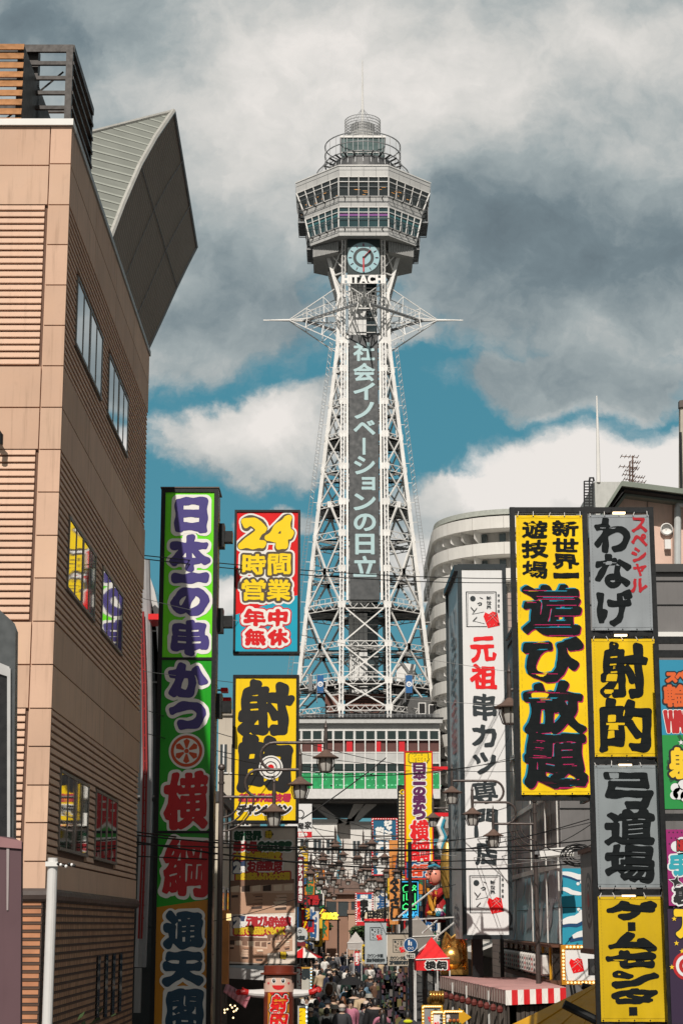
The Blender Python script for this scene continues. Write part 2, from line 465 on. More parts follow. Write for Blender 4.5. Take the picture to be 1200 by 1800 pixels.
# bracing: level belts (lattice girders) and X panels on the eight faces
FACES = []
for sx in (-1, 1):
    for sy in (-1, 1): FACES.append(((sx, sy, True), (sx, sy, False)))
FACES += [((-1, -1, True), (1, -1, True)), ((-1, 1, True), (1, 1, True)), ((-1, -1, False), (-1, 1, False)), ((1, -1, False), (1, 1, False))]
ZSIGN0, ZSIGN1 = 39.2, 71.3
def girder(m, a, b, h, t=0.09):
    a, b = Vector(a), Vector(b); H = Vector((0, 0, h/2))
    m.beam(a+H, b+H, t, STEELW, t); m.beam(a-H, b-H, t, STEELW, t)
    n = max(4, int((b-a).length/(h*0.9))); n += n % 2
    for k in range(n):
        u, v = a.lerp(b, k/n), a.lerp(b, (k+1)/n)
        m.beam(u+(H if k % 2 else -H), v+(-H if k % 2 else H), t*0.7, STEELW, t*0.7)
for i, z in enumerate(LV):
    belt = MB()
    for fi, (A, B) in enumerate(FACES[:8]):
        if fi == 4 and ZSIGN0-0.5 < z < ZSIGN1+.5: continue
        girder(belt, leg(*A, z), leg(*B, z), 0.55 if i % 2 == 0 else 0.75)
    for sx in (-1, 1):
        for sy in (-1, 1):
            for fr_ in (True, False):
                c = Vector(leg(sx, sy, fr_, z)); n_ = Vector((0, sy*.3, 0)) if fr_ else Vector((sx*.24, 0, 0))
                belt.box(c+n_+Vector((-.45, -.45, -.32) if False else ((-.42, -.02, -.36) if fr_ else (-.02, -.42, -.36))), c+n_+Vector((.42, .02, .36) if fr_ else (.02, .42, .36)), STEELW)
    belt.build('girder', tower)
for fi, (A, B) in enumerate(FACES):
    br_ = MB()
    front = fi == 4
    for i in range(0, 11):
        z0, z1 = LV[i], LV[i+1]
        if front and z1 > ZSIGN0: continue
        a0, a1, b0, b1 = (Vector(leg(*A, z0)), Vector(leg(*A, z1)), Vector(leg(*B, z0)), Vector(leg(*B, z1)))
        wide = fi < 4 and i < 7
        if fi < 4 and i < 6:
            # K/X over two bands: legs to mid belt
            if i % 2 == 1: m0, ends = (a1+b1)/2, (a0, b0)
            else: m0, ends = (a0+b0)/2, (a1, b1)
            if i == 0: m0, ends = (a1+b1)/2, (a0, b0)
            for e in ends:
                br_.beam(e, m0, 0.19, STEELW); br_.beam(e+Vector((0, 0.5, 0)), m0+Vector((0, .5, 0)), 0.11, STEELW)
            br_.box(m0+Vector((-.35, -.12, -.35)), m0+Vector((.35, .12, .35)), STEELW)
            # secondary struts
            for e in ends:
                c = (e+m0)/2; oth = a1 if (e-a0).length < 1e-6 else (b1 if (e-b0).length < 1e-6 else (a0 if (e-a1).length < 1e-6 else b0))
                br_.beam(c, (e+oth)/2, 0.12, STEELW)
        else:
            br_.beam(a0, b1, 0.15, STEELW); br_.beam(b0, a1, 0.15, STEELW)
            c = (a0+b1)/2
    br_.build('bracing', tower)
# plan decks with open trusses seen from below
for i, z in enumerate(LV):
    m = MB(); q, p = legq(z), legp(z)
    ring = [(TX-p, TD-q), (TX+p, TD-q), (TX+q, TD-p), (TX+q, TD+p), (TX+p, TD+q), (TX-p, TD+q), (TX-q, TD+p), (TX-q, TD-p)]
    for k in range(0, 8, 1):
        a = ring[k]
        for j in (3, 4, 5): 
            b = ring[(k+j) % 8]; m.beam((a[0], a[1], z-.2), (b[0], b[1], z-.2), 0.10, STEELW, 0.16)
    if i in (1, 3, 6, 8):
        inner = [(TX+(x-TX)*0.97, TD+(y-TD)*0.97) for x, y in ring]
        hole = [(TX+(x-TX)*0.45, TD+(y-TD)*0.45) for x, y in ring]
        for k in range(8):
            k2 = (k+1) % 8
            m.slab([(*inner[k], z), (*inner[k2], z), (*hole[k2], z), (*hole[k], z)], (0, 0, 0.08), GREYP)
        if i < 4:
            for k in range(8):
                k2 = (k+1) % 8
                for h in (0.5, 1.0): m.beam((*inner[k], z+h), (*inner[k2], z+h), 0.05, STEELW)
                for t in range(6):
                    x, y = inner[k][0]+(inner[k2][0]-inner[k][0])*t/6, inner[k][1]+(inner[k2][1]-inner[k][1])*t/6
                    m.beam((x, y, z), (x, y, z+1.0), 0.05, STEELW)
    m.build('platform', tower)
# maintenance ladders along the outer legs
for sx in (-1, 1):
    m = MB(); z0, z1 = LV[0], 76
    n = 110
    off = Vector((sx*0.85, -0.2, 0)); off2 = Vector((sx*1.35, -0.2, 0))
    for zz0, zz1 in ((LV[0]+1, 70.7),):
        a0, a1 = Vector(leg(sx, -1, False, zz0)), Vector(leg(sx, -1, False, zz1))
        m.beam(a0+off, a1+off*0.7, 0.05, GREYP); m.beam(a0+off2, a1+off2*0.7, 0.05, GREYP)
        for k in range(n):
            u = a0.lerp(a1, k/n); s = 1-0.3*k/n
            m.beam(u+off*s, u+off2*s, 0.035, GREYP)
            if k > 60 and k % 2: m.beam(u+off*s, a0.lerp(a1, (k+1)/n)+off2*s, 0.05, STEELW)
            if k % 6 == 0: m.beam(u, u+off*s, 0.06, STEELW)
    m.build('ladder', tower)
# lift shaft in the middle
m = MB()
pw = mat('white shaft panel', (0.70, 0.70, 0.69), 0.5, var=0.08, streak=0.3)
dg = glass('shaft glass', (0.03, 0.045, 0.05))
m.box((TX-1.75, TD-1.9, LV[0]-1), (TX+0.35, TD+1.9, 83), pw)
m.box((TX+0.35, TD-1.75, LV[0]-1), (TX+1.6, TD+1.9, 83), dg)
for k in range(60):
    z = LV[0]+k*0.92
    m.box((TX-1.76, TD-1.915, z), (TX+.35, TD-1.9, z+0.04), GREYP)
    m.box((TX+0.35, TD-1.80, z), (TX+1.6, TD-1.75, z+0.07), STEELW)
for x in (-1.2, -.65, -.1): m.box((TX+x, TD-1.92, LV[0]-1), (TX+x+.05, TD-1.9, 83), GREYP)
for z in np.arange(LV[0], 39, 0.45): m.beam((TX-1.45, TD-2.3, z), (TX-0.75, TD-2.3, z), 0.06, STEELW)
for x in (-1.5, -.7): m.beam((TX+x, TD-2.3, LV[0]), (TX+x, TD-2.3, 39), 0.1, STEELW)
m.build('lift_shaft', tower)
# vertical sign panel leaning with the front face
a = Vector((TX, TD-legq(ZSIGN0)-0.45, ZSIGN0)); b = Vector((TX, TD-legq(ZSIGN1)-0.45, ZSIGN1)); ez = (b-a).normalized(); HL = (b-a).length
SP = Plane(a, (1, 0, 0), ez)
m = MB(); sg = mat('charcoal sign panel', srgb(47, 51, 54), 0.55, var=0.12, vscale=0.5, streak=0.15)
hw = 1.68
m.slab([SP.at(-hw, 0, 0), SP.at(hw, 0, 0), SP.at(hw, HL, 0), SP.at(-hw, HL, 0)], SP.n*-0.35, sg)
for k in range(1, 8): m.slab([SP.at(-hw, HL*k/8, .003), SP.at(hw, HL*k/8, .003), SP.at(hw, HL*k/8+.05, .003), SP.at(-hw, HL*k/8+.05, .003)], SP.n*-0.002, BLACK)
for x in (-2.05, 1.8):
    m.slab([SP.at(x, 0, -.2), SP.at(x+.25, 0, -.2), SP.at(x+.25, HL, -.2), SP.at(x, HL, -.2)], SP.n*-0.2, STEELW)
sp = m.build('sign_panel', tower)
m = MB(); tl = paint(158, 188, 192, 'pale teal letters', 0.5)
def sp_z(py):
    # height along the panel for a photo row
    return max(0, min(HL, HL*(1072-py)/(1072-604)*1.0))
ROWS = [('社', 618, 653, 1), ('会', 656, 690, 1), ('イ', 692, 724, 1), ('ノ', 727, 758, .9), ('ベ', 760, 787, 1), ('|', 792, 822, .14), ('シ', 824, 857, .95), ('ョ', 861, 885, .62), ('ン', 890, 920, 1), ('の', 925, 956, 1), ('日', 960, 996, .86), ('立', 998, 1034, 1.05)]
for ch, y0, y1, wf in ROWS:
    x0, x1 = -1.2*wf, 1.2*wf
    if ch == '|': m.slab([SP.at(-.17, sp_z(y1), .03), SP.at(.17, sp_z(y1), .03), SP.at(.17, sp_z(y0), .03), SP.at(-.17, sp_z(y0), .03)], SP.n*.01, tl); continue
    if ch == 'ョ': x0, x1 = -.3, 1.15
    glyph(m, SP, ch, x0+.08, x1+.02, sp_z(y1)+.1, sp_z(y0)-.1, [(0.085, tl, 0.03)], res=60)
m.build('lettering', sp)
# clock
CY = TD-5.1; cz = ZP(453, CY); ck = MB()
ck.box((TX-1.9, CY, ZP(490, CY)), (TX+1.9, CY+.3, ZP(417, CY)), mat('dark green clock board', srgb(28, 45, 46), 0.6))
cb = ck.build('clock', tower)
m = MB(); cf = paint(150, 188, 196, 'pale blue clock face', 0.5); ring = paint(28, 40, 44, 'dark ring'); red = paint(190, 15, 40, 'clock hand red'); mag = paint(112, 30, 70, 'plum tick')
m.disc((TX, CY-.05, cz), 1.93, cf, 48); m.disc((TX, CY-.055, cz), 1.93, mat('clock rim', srgb(90, 110, 116)), 48, 1.86)
m.disc((TX, CY-.06, cz), 1.22, ring, 48, 0.86)
for k in range(12):
    t = k*math.pi/6; d = Vector((math.sin(t), 0, math.cos(t)))
    c0 = Vector((TX, CY-.08, cz)); m.beam(c0+d*1.38, c0+d*1.74, 0.17, mag, 0.03)
m.build('clock_face', cb)
m = MB(); c0 = Vector((TX, CY-.16, cz)); t = R(43); d = Vector((math.sin(t), 0, math.cos(t)))
m.beam(c0+d*.1, c0+d*1.25, 0.30, red, 0.04); m.beam(c0+Vector((0, -.06, 0)), c0+Vector((0, -.06, -1.8)), 0.17, red, 0.04)
m.ball(c0, 0.14, ring)
m.build('clock_hand', cb)
m = MB(); wl = paint(235, 233, 230, 'white sign letters', 0.4)
HP = Plane((TX, CY-.35, 0))
z0, z1 = ZP(499, CY), ZP(486, CY); x = -2.52
for ch, w in zip('HITACHI', (.78, .2, .72, .86, .8, .78, .2)):
    glyph(m, HP, ch, x+.06, x+w, z0, z1, [(0.085, wl, 0)], res=30)
    x += w+.115
for zz in (z0-.05, z1+.05): m.beam((TX-2.6, CY-.3, zz), (TX+2.6, CY-.3, zz), 0.06, STEELW)
m.build('lettering', tower)
# star-shaped wings
wz = ZP(563, TD); wing_tip = 11.9
def rot(k, x, y, z):
    for _ in range(k): x, y = -y, x
    return Vector((TX+x, TD+y, z))
for k in range(4):
    m = MB()
    tip = rot(k, wing_tip, 0, wz); t2 = 8.7
    for s in (-1, 1):
        e = .35*s
        m.beam(rot(k, 2.4, 1.6*s, wz+.1), rot(k, t2, e*.5, wz), 0.12, STEELW)
        m.beam(rot(k, 2.6, 2.2*s, wz+3.7), rot(k, t2, e*.5, wz+.1), 0.09, STEELW)
        m.beam(rot(k, 2.9, 2.3*s, wz-3.5), rot(k, t2, e*.5, wz-.1), 0.11, STEELW)
        for q, r_ in ((0.35, .35), (.68, .68)):
            u = rot(k, 2.4, 1.6*s, wz).lerp(rot(k, t2, e*.5, wz), q); a = rot(k, 2.6, 2.2*s, wz+3.7).lerp(rot(k, t2, e*.5, wz), q); b = rot(k, 2.9, 2.3*s, wz-3.5).lerp(rot(k, t2, e*.5, wz), q)
            m.beam(a, u, 0.08, STEELW); m.beam(u, b, 0.08, STEELW)
            q2 = q-.33; u2 = rot(k, 2.4, 1.6*s, wz).lerp(rot(k, t2, e*.5, wz), q2)
            m.beam(a, u2, 0.07, STEELW); m.beam(b, u2, 0.07, STEELW)
    for q in (.3, .6):
        m.beam(rot(k, 2.4, 1.6, wz).lerp(rot(k, t2, 0, wz), q), rot(k, 2.4, -1.6, wz).lerp(rot(k, t2, 0, wz), q), 0.1, STEELW)
    m.beam(rot(k, 6.5, 0, wz), tip, 0.13, STEELW); m.tube([rot(k, 8.6, 0, wz), rot(k, 9.6, 0, wz), tip], .1, STEELW, 8, rs=[.17, .14, .06])
    # diamond catwalk to the next wing
    a, b = rot(k, 7.2, 0, wz-.1), rot(k, 0, 7.2, wz-.1)
    for s in (0, .55):
        aa, bb = rot(k, 7.2-s, 0, wz-.1), rot(k, 0, 7.2-s, wz-.1); m.beam(aa, bb, 0.10, GREYP, 0.16)
    for h in (.55, 1.05): m.beam(a+Vector((0, 0, h)), b+Vector((0, 0, h)), 0.04, STEELW)
    for j in range(14):
        u = a.lerp(b, j/14); m.beam(u, u+Vector((0, 0, 1.05)), 0.04, STEELW)
        v = rot(k, 6.65, 0, wz-.1).lerp(rot(k, 0, 6.65, wz-.1), (j+.5)/14); m.beam(u, v, 0.06, STEELW)
    m.beam(a.lerp(b, .5), rot(k, 2.3, 2.3, wz+3), 0.1, STEELW); m.beam(a.lerp(b, .5), rot(k, 2.3, 2.3, wz-3), 0.1, STEELW)
    m.build('wing_truss', tower)
# neck: upper collar frames between waist and deck
m = MB()
for z in (76.6, 79.0, 81.3):
    for (A, B) in FACES: 
        if not (A[2] and B[2]): m.beam(leg(*A, z), leg(*B, z), 0.16, STEELW)
for (A, B) in FACES[:4]:
    m.beam(leg(*A, 76.6), leg(*B, 79.4), .13, STEELW); m.beam(leg(*B, 76.6), leg(*A, 79.4), .13, STEELW)
    m.beam(leg(*A, 79.4), leg(*B, 82.4), .13, STEELW); m.beam(leg(*B, 79.4), leg(*A, 82.4), .13, STEELW)
for z in (74.8, 76.8): 
    m.beam((TX-2.4, TD-3, z), (TX+2.4, TD-3, z), .14, STEELW)
m.beam((TX-2.4, TD-3, 76.8), (TX, TD-3, 74.8), .12, STEELW); m.beam((TX+2.4, TD-3, 76.8), (TX, TD-3, 74.8), .12, STEELW)
m.build('neck_frame', tower)

# observation deck: octagonal rings
def octo(r, a): return [(TX-a, TD-r), (TX+a, TD-r), (TX+r, TD-a), (TX+r, TD+a), (TX+a, TD+r), (TX-a, TD+r), (TX-r, TD+a), (TX-r, TD-a)]
def ringwall(m, r0, a0, z0, r1, a1, z1, mt, cap=None):
    A, B = octo(r0, a0), octo(r1, a1)
    for k in range(8):
        j = (k+1) % 8
        m.add([(*A[k], z0), (*A[j], z0), (*B[j], z1), (*B[k], z1)], [(0, 1, 2, 3)], mt)
    if cap: m.add([(*p, z1) for p in B], [list(range(8))], mt); 
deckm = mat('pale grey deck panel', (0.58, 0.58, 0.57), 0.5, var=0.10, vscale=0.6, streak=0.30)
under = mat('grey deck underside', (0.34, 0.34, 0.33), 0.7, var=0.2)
AF = 2.9
m = MB()
ringwall(m, 8.05, AF, 90.55, 7.95, AF, 89.25, deckm); m.add([(*p, 90.55) for p in octo(8.05, AF)], [list(range(8))], deckm)
ringwall(m, 8.15, AF, 90.50, 8.15, AF, 90.62, STEELW); 
ringwall(m, 7.15, AF, 87.05, 6.9, AF, 85.9, deckm); m.add([(*p, 87.05) for p in octo(7.15, AF)], [list(range(8))], deckm)
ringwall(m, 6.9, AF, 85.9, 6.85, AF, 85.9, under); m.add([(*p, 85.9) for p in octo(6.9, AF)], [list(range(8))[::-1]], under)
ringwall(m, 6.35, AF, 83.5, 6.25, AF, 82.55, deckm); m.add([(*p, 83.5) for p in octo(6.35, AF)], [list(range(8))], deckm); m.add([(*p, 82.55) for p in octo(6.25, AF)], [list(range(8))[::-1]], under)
for z, r in ((90.0, 8.03), (86.5, 7.05), (83.1, 6.33)):
    ringwall(m, r, AF, z, r-.0, AF, z+.05, GREYP)
for k in range(8):
    for q in range(4):
        for (r0, z0, r1, z1) in ((8.03, 89.25, 8.08, 90.5), (6.93, 85.9, 7.18, 87.05), (6.28, 82.6, 6.38, 83.5)):
            A, B = octo(r0+.01, AF), octo(r1+.01, AF); j = (k+1) % 8
            m.beam((A[k][0]+(A[j][0]-A[k][0])*q/4, A[k][1]+(A[j][1]-A[k][1])*q/4, z0), (B[k][0]+(B[j][0]-B[k][0])*q/4, B[k][1]+(B[j][1]-B[k][1])*q/4, z1), .035, GREYP)
m.build('deck_wall', tower)
m = MB()
for sx in (-1, 1):
    pl_ = [(TX+sx*2.95, TD-4.6), (TX+sx*5.95, TD-2.7), (TX+sx*5.95, TD+2.7), (TX+sx*2.95, TD+4.6)]
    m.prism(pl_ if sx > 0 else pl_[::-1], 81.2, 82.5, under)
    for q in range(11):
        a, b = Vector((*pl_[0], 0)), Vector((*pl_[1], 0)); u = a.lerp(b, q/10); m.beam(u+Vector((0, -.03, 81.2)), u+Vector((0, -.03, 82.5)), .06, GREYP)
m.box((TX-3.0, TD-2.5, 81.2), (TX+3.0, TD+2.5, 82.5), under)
m.build('deck_base', tower)
dgl = glass('deck window glass', (0.035, 0.045, 0.048)); tgl = glass('teal window glass', (0.03, 0.075, 0.085))
amber = mat('amber lit interior', srgb(150, 110, 60), 0.6, var=0.4, emit=srgb(230, 160, 80), estr=1.1)
for (r0, z0, r1, z1, gm, strip) in ((7.12, 87.05, 7.92, 89.25, dgl, None), (6.32, 83.5, 6.86, 85.9, tgl, paint(150, 95, 160, 'violet light strip'))):
    A, B = octo(r0, AF), octo(r1, AF)
    for k in range(8):
        j = (k+1) % 8; w = MB(); gl = MB()
        a0, a1, b0, b1 = Vector((*A[k], z0)), Vector((*A[j], z0)), Vector((*B[k], z1)), Vector((*B[j], z1))
        gl.add([a0, a1, b1, b0], [(0, 1, 2, 3)], gm)
        nrm = (a1-a0).cross(b0-a0).normalized()*0.06
        for q in range(6):
            t = q/5; w.beam(a0.lerp(a1, t)+nrm, b0.lerp(b1, t)+nrm, 0.10 if q not in (0, 5) else .14, STEELW)
        for t in (0.02, .74, .98): w.beam(a0.lerp(b0, t)+nrm, a1.lerp(b1, t)+nrm, 0.08, STEELW)
        wf = w.build('window_frame', tower)
        if strip is not None: gl.slab([a0.lerp(b0, .56)+nrm*.1, a1.lerp(b1, .56)+nrm*.1, a1.lerp(b1, .66)+nrm*.1, a0.lerp(b0, .66)+nrm*.1], nrm*.3, strip if k == 0 else paint(70, 120, 125, 'teal light strip'))
        else:
            rr = random.Random(k)
            for q in range(7):
                t = rr.uniform(.06, .94); s = rr.uniform(.05, .45); c = a0.lerp(a1, t).lerp(b0.lerp(b1, t), s)
                gl.slab([c+nrm*.1, c+nrm*.1+(a1-a0).normalized()*rr.uniform(.2, .6), c+nrm*.1+(a1-a0).normalized()*.2+Vector((0, 0, rr.uniform(.15, .8)))], nrm*.1, amber)
        gl.build('pane', wf)
# railings hung outside the windows
m = MB()
for (r, zb, h) in ((7.6, 86.95, 1.15), (6.75, 83.4, 1.15)):
    A = octo(r, AF+.15)
    for k in range(8):
        j = (k+1) % 8
        a, b = Vector((*A[k], zb)), Vector((*A[j], zb))
        for t in (0, 1): m.beam(a+Vector((0, 0, h*t)), b+Vector((0, 0, h*t)), 0.045, GREYP)
        for q in range(6): u = a.lerp(b, q/5); m.beam(u, u+Vector((0, 0, h)), 0.03, GREYP)
        for q in range(4):
            u = a.lerp(b, (q+.5)/4); c = Vector((TX, TD, zb)); m.beam(u, u.lerp(c, .16)+Vector((0, 0, -.3)), 0.1, BLACK)
for sx in (-1, 1):
    for (r, zb) in ((7.75, 85.7), (6.7, 82.3)):
        a = [Vector((TX+sx*r, TD-2.4, zb)), Vector((TX+sx*r, TD+2.4, zb))]
        for q in range(6):
            u = a[0].lerp(a[1], q/5)
            m.beam(u, u+Vector((0, 0, 2.4)), 0.05, GREYP); m.beam(u+Vector((-sx*.9, 0, 0)), u+Vector((-sx*.9, 0, 2.6)), .07, GREYP)
            m.beam(u, u+Vector((-sx*1.0, 0, 0)), .07, GREYP); m.beam(u+Vector((0, 0, 2.6)), u+Vector((-sx*1.2, 0, 2.6)), .07, GREYP)
        for h in (0, .6, 1.2, 1.9, 2.6): m.beam(a[0]+Vector((0, 0, h)), a[1]+Vector((0, 0, h)), 0.06, GREYP)
        m.box((TX+sx*(r-.05), TD-2.3, zb+.1), (TX+sx*(r-.9), TD+2.3, zb+.18), GREYP)
m.build('railing', tower)
# top: dark dome drum, open-air terrace, glass room, wire cage, rod
m = MB(); c = (TX, TD, 0)
m.lathe([(4.5, 90.6), (4.45, 92.2), (4.1, 93.4), (3.7, 93.9), (0, 93.95)], c, mat('dark roof drum', (0.07, 0.072, 0.075), 0.5, var=0.25), 40, )
for k in range(28):
    t = 2*math.pi*k/28; m.beam((TX+4.55*math.cos(t), TD+4.55*math.sin(t), 90.6), (TX+4.15*math.cos(t), TD+4.15*math.sin(t), 93.4), .07, GREYP)
m.build('roof_drum', tower)
m = MB()
for (r, z) in ((5.6, 92.7), (5.6, 91.9), (5.6, 91.2), (4.6, 94.0), (4.6, 95.2), (4.6, 96.4)):
    pts = [(TX+r*math.cos(2*math.pi*k/36), TD+r*math.sin(2*math.pi*k/36), z) for k in range(37)]
    for a, b in zip(pts, pts[1:]):
        t = math.atan2(a[1]-TD, a[0]-TX)
        if r > 5 and abs(math.cos(t)) < 0.75: continue
        m.beam(a, b, 0.10, GREYP)
for k in range(24):
    t = 2*math.pi*k/24; cs, sn = math.cos(t), math.sin(t)
    m.beam((TX+4.6*cs, TD+4.6*sn, 93.6), (TX+4.6*cs, TD+4.6*sn, 96.4), .07, GREYP)
    m.beam((TX+4.7*cs, TD+4.7*sn, 94.0), (TX+3.6*cs, TD+3.6*sn, 93.7), .16, BLACK)
    if abs(cs) > .72: 
        m.beam((TX+5.6*cs, TD+5.6*sn, 90.6), (TX+5.6*cs, TD+5.6*sn, 92.7), .08, GREYP); m.beam((TX+5.6*cs, TD+5.6*sn, 92.7), (TX+4.6*cs, TD+4.6*sn, 94), .07, GREYP)
        m.beam((TX+5.6*cs, TD+5.6*sn, 91.9), (TX+4.4*cs, TD+4.4*sn, 91.9), .2, GREYP)
m.build('terrace_railing', tower)
m = MB(); m.box((TX-2.6, TD-2.6, 93.9), (TX+2.6, TD+2.6, 96.5), glass('pale green glass', (0.10, 0.15, 0.15), .1)); m.box((TX-2.75, TD-2.75, 96.5), (TX+2.75, TD+2.75, 96.75), STEELW)
for x in (-2.6, -1.9, -.6, .6, 1.9, 2.6): m.beam((TX+x, TD-2.64, 93.9), (TX+x, TD-2.64, 96.5), .08, GREYP)
m.beam((TX-2.6, TD-2.65, 94.6), (TX+2.6, TD-2.65, 94.6), .08, STEELW)
m.build('glass_room', tower)
m = MB(); m.lathe([(1.5, 96.7), (1.5, 99.2), (0, 99.3)], c, mat('grey core tank', (.45, .45, .44), .4, .3, var=.15), 20)
m.lathe([(1.95, 96.75), (1.95, 97.9)], c, mat('pale cage drum', (.55, .55, .53), .5), 24)
for k in range(60):
    t = 2*math.pi*k/60; m.beam((TX+2.18*math.cos(t), TD+2.18*math.sin(t), 96.7), (TX+2.18*math.cos(t), TD+2.18*math.sin(t), 99.8), .055, GREYP)
for z in np.linspace(97.2, 99.8, 8):
    pts = [(TX+2.18*math.cos(2*math.pi*k/30), TD+2.18*math.sin(2*math.pi*k/30), z) for k in range(31)]
    for a, b in zip(pts, pts[1:]): m.beam(a, b, .06, GREYP)
m.build('wire_cage', tower)
m = MB(); m.tube([(TX, TD, 99.0), (TX, TD, 102), (TX, TD, 108)], .1, STEELW, 8, rs=[.17, .14, .055])
for k in range(4):
    t = R(45+90*k); m.beam((TX+1.5*math.cos(t), TD+1.5*math.sin(t), 99.7), (TX, TD, 101.6), .035, GREYP)
m.build('lightning_rod', tower)
# foot of the tower: brown brick huts, sloping white screen, plant machines
m = MB(); bk = mat('brown brick hut', srgb(112, 76, 66), 0.8, var=0.2, vscale=2, dirt=.3)
zb = ZP(1262, TD)
m.box((TX-4.4, TD-5.5, zb), (TX-2.9, TD-3, ZP(1231, TD)), bk); m.build('brick_hut', tower); m = MB(); m.box((TX+3, TD-4, zb), (TX+7.4, TD, ZP(1233, TD)), mat('dark plant room', (.09, .09, .09))); m.build('plant_room', tower); m = MB(); m.box((TX-2.2, TD-4.8, zb), (TX+2.2, TD-3, ZP(1229, TD)), bk)
for z in np.arange(zb, ZP(1231, TD), .3):
    m.box((TX-2.22, TD-4.83, z), (TX+2.22, TD-4.8, z+.06), DARK)
m.build('brick_hut', tower)
m = MB()
m.slab([P(694, 1258, TD-1.5), P(712, 1258, TD-1.5), P(730, 1168, TD-1.5), P(697, 1164, TD-1.5)], (0, .3, 0), STEELW)
m.slab([P(712, 1222, TD-1), P(726, 1222, TD-1), P(731, 1168, TD-1), P(716, 1170, TD-1)], (0, .3, 0), STEELW)
m.build('sloping_screen', tower)
m = MB()
m.box(P(542, 1215, TD-6), (*P(549, 1188, TD-6)[:1], TD-5, P(542, 1188, TD-6)[2]), GREYP)
m.build('plant_unit', tower)
for (x0, x1, y0, y1) in ((735, 748, 1235, 1255), (753, 766, 1238, 1256), (575, 586, 1195, 1205), (566, 574, 1197, 1210), (588, 596, 1200, 1211)):
    m = MB(); a, b = P(x0, y1, TD-6), P(x1, y0, TD-6); m.box(a, (b[0], TD-5, b[2]), WHITE); m.box((a[0]+.1, TD-6.05, a[2]+.1), (b[0]-.1, TD-6, b[2]-.1), DARK)
    m.build('plant_unit', tower)
for cxp in (563, 718.5):
    m = MB(); yy = TD-8.6; bl = paint(20, 92, 150, 'blue pennant', .6)
    a, b = P(cxp-5.6, 1218, yy), P(cxp+5.6, 1187, yy); m.box((a[0], yy, a[2]), (b[0], yy+.05, b[2]), bl); mid = ((a[0]+b[0])/2, yy-.02, (a[2]+b[2])/2); m.disc(mid, .3, wl, 18); m.disc((mid[0], yy-.03, mid[2]-.02), .16, bl, 12, .09)
    m.beam((a[0]-.05, yy+.1, a[2]-1.0), (a[0]-.05, yy+.1, b[2]+.2), .08, GREYP); m.beam((a[0]-.05, yy+.1, a[2]-.8), (a[0]-.05, yy+2.2, a[2]-.8), .08, GREYP)
    m.build('pennant', tower)

# ------------------------------------------------------------------ base building under the tower
BY = 190.0
baseb = thing('base_building', 'white banded base building with green netting between the legs below the lattice tower', 'building', (XP(640, 1300, BY), BY, 0))
xl, xr = P(455, 1300, BY)[0], P(772, 1300, BY)[0]
def zb_(py): return ZP(py, BY)
m = MB(); bw = mat('white base panel', (.50, .50, .49), .5, var=.12, vscale=.5, streak=.45)
m.box((xl, BY, zb_(1300)), (xr, BY+30, zb_(1272)), bw)
m.box((xl, BY-.6, zb_(1272)), (xr+.3, BY+30, zb_(1264)), mat('pale cornice', (.5, .5, .49), .6))
m.box((xl, BY-.7, zb_(1264)), (xr+.4, BY+30, zb_(1262)), DARK)
m.box((xl, BY+.25, zb_(1322)), (xr, BY+30, zb_(1300)), mat('maroon panel', srgb(92, 55, 50), .6, var=.15))
m.box((xl, BY, zb_(1342)), (xr, BY+30, zb_(1322)), bw)
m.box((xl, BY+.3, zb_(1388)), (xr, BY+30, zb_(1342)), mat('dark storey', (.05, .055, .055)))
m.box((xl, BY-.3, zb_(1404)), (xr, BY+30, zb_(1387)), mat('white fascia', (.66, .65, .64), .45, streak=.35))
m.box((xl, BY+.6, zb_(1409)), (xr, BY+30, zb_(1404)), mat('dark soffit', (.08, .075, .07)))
for k in range(18):
    x = xl+(xr-xl)*k/17; m.box((x-.06, BY-.08, zb_(1388)), (x+.06, BY, zb_(1284)), STEELW)
for py in (1284, 1300.5, 1322.5, 1341.5, 1357): m.box((xl, BY-.05, zb_(py)-.05), (xr, BY, zb_(py)+.05), STEELW)
for k in range(40):
    x = xl+(xr-xl)*k/39; m.beam((x, BY+.3, zb_(1262)), (x, BY+.3, zb_(1254)), .05, GREYP)
for py in (1255, 1258): m.beam((xl, BY+.3, zb_(py)), (xr, BY+.3, zb_(py)), .06, GREYP)
m.build('wall', baseb)
wg = glass('greenish window', (.02, .035, .033))
for (y0, y1) in ((1285, 1299.5), (1343, 1356)):
    for k in range(17):
        a, b = xl+(xr-xl)*(k+.12)/17, xl+(xr-xl)*(k+.88)/17
        m = MB(); m.box((a, BY-.03, zb_(y1)), (b, BY+.0, zb_(y0)), wg); m.build('window', baseb)
m = MB(); gn = mat('green netting', srgb(22, 148, 84), .6, var=.35, vscale=1.5)
m.box((xl, BY+.05, zb_(1386)), (xr, BY+.28, zb_(1358)), gn)
for i in range(120):
    x = random.uniform(xl, xr); py = random.choice((1361, 1362, 1381, 1382, 1371)); m.box((x, BY+.03, zb_(py)), (x+.25, BY+.05, zb_(py)+.12), mat('pale green net mark', srgb(120, 215, 165), .6))
m.build('safety_netting', baseb)
m = MB(); rd = paint(205, 20, 35, 'vermilion')
for px in (563, 614, 664, 706):
    m = MB(); m.box((P(px-5, 1310, BY)[0], BY+.1, zb_(1321)), (P(px+5, 1310, BY)[0], BY+.25, zb_(1303)), rd); m.build('red_panel', baseb)
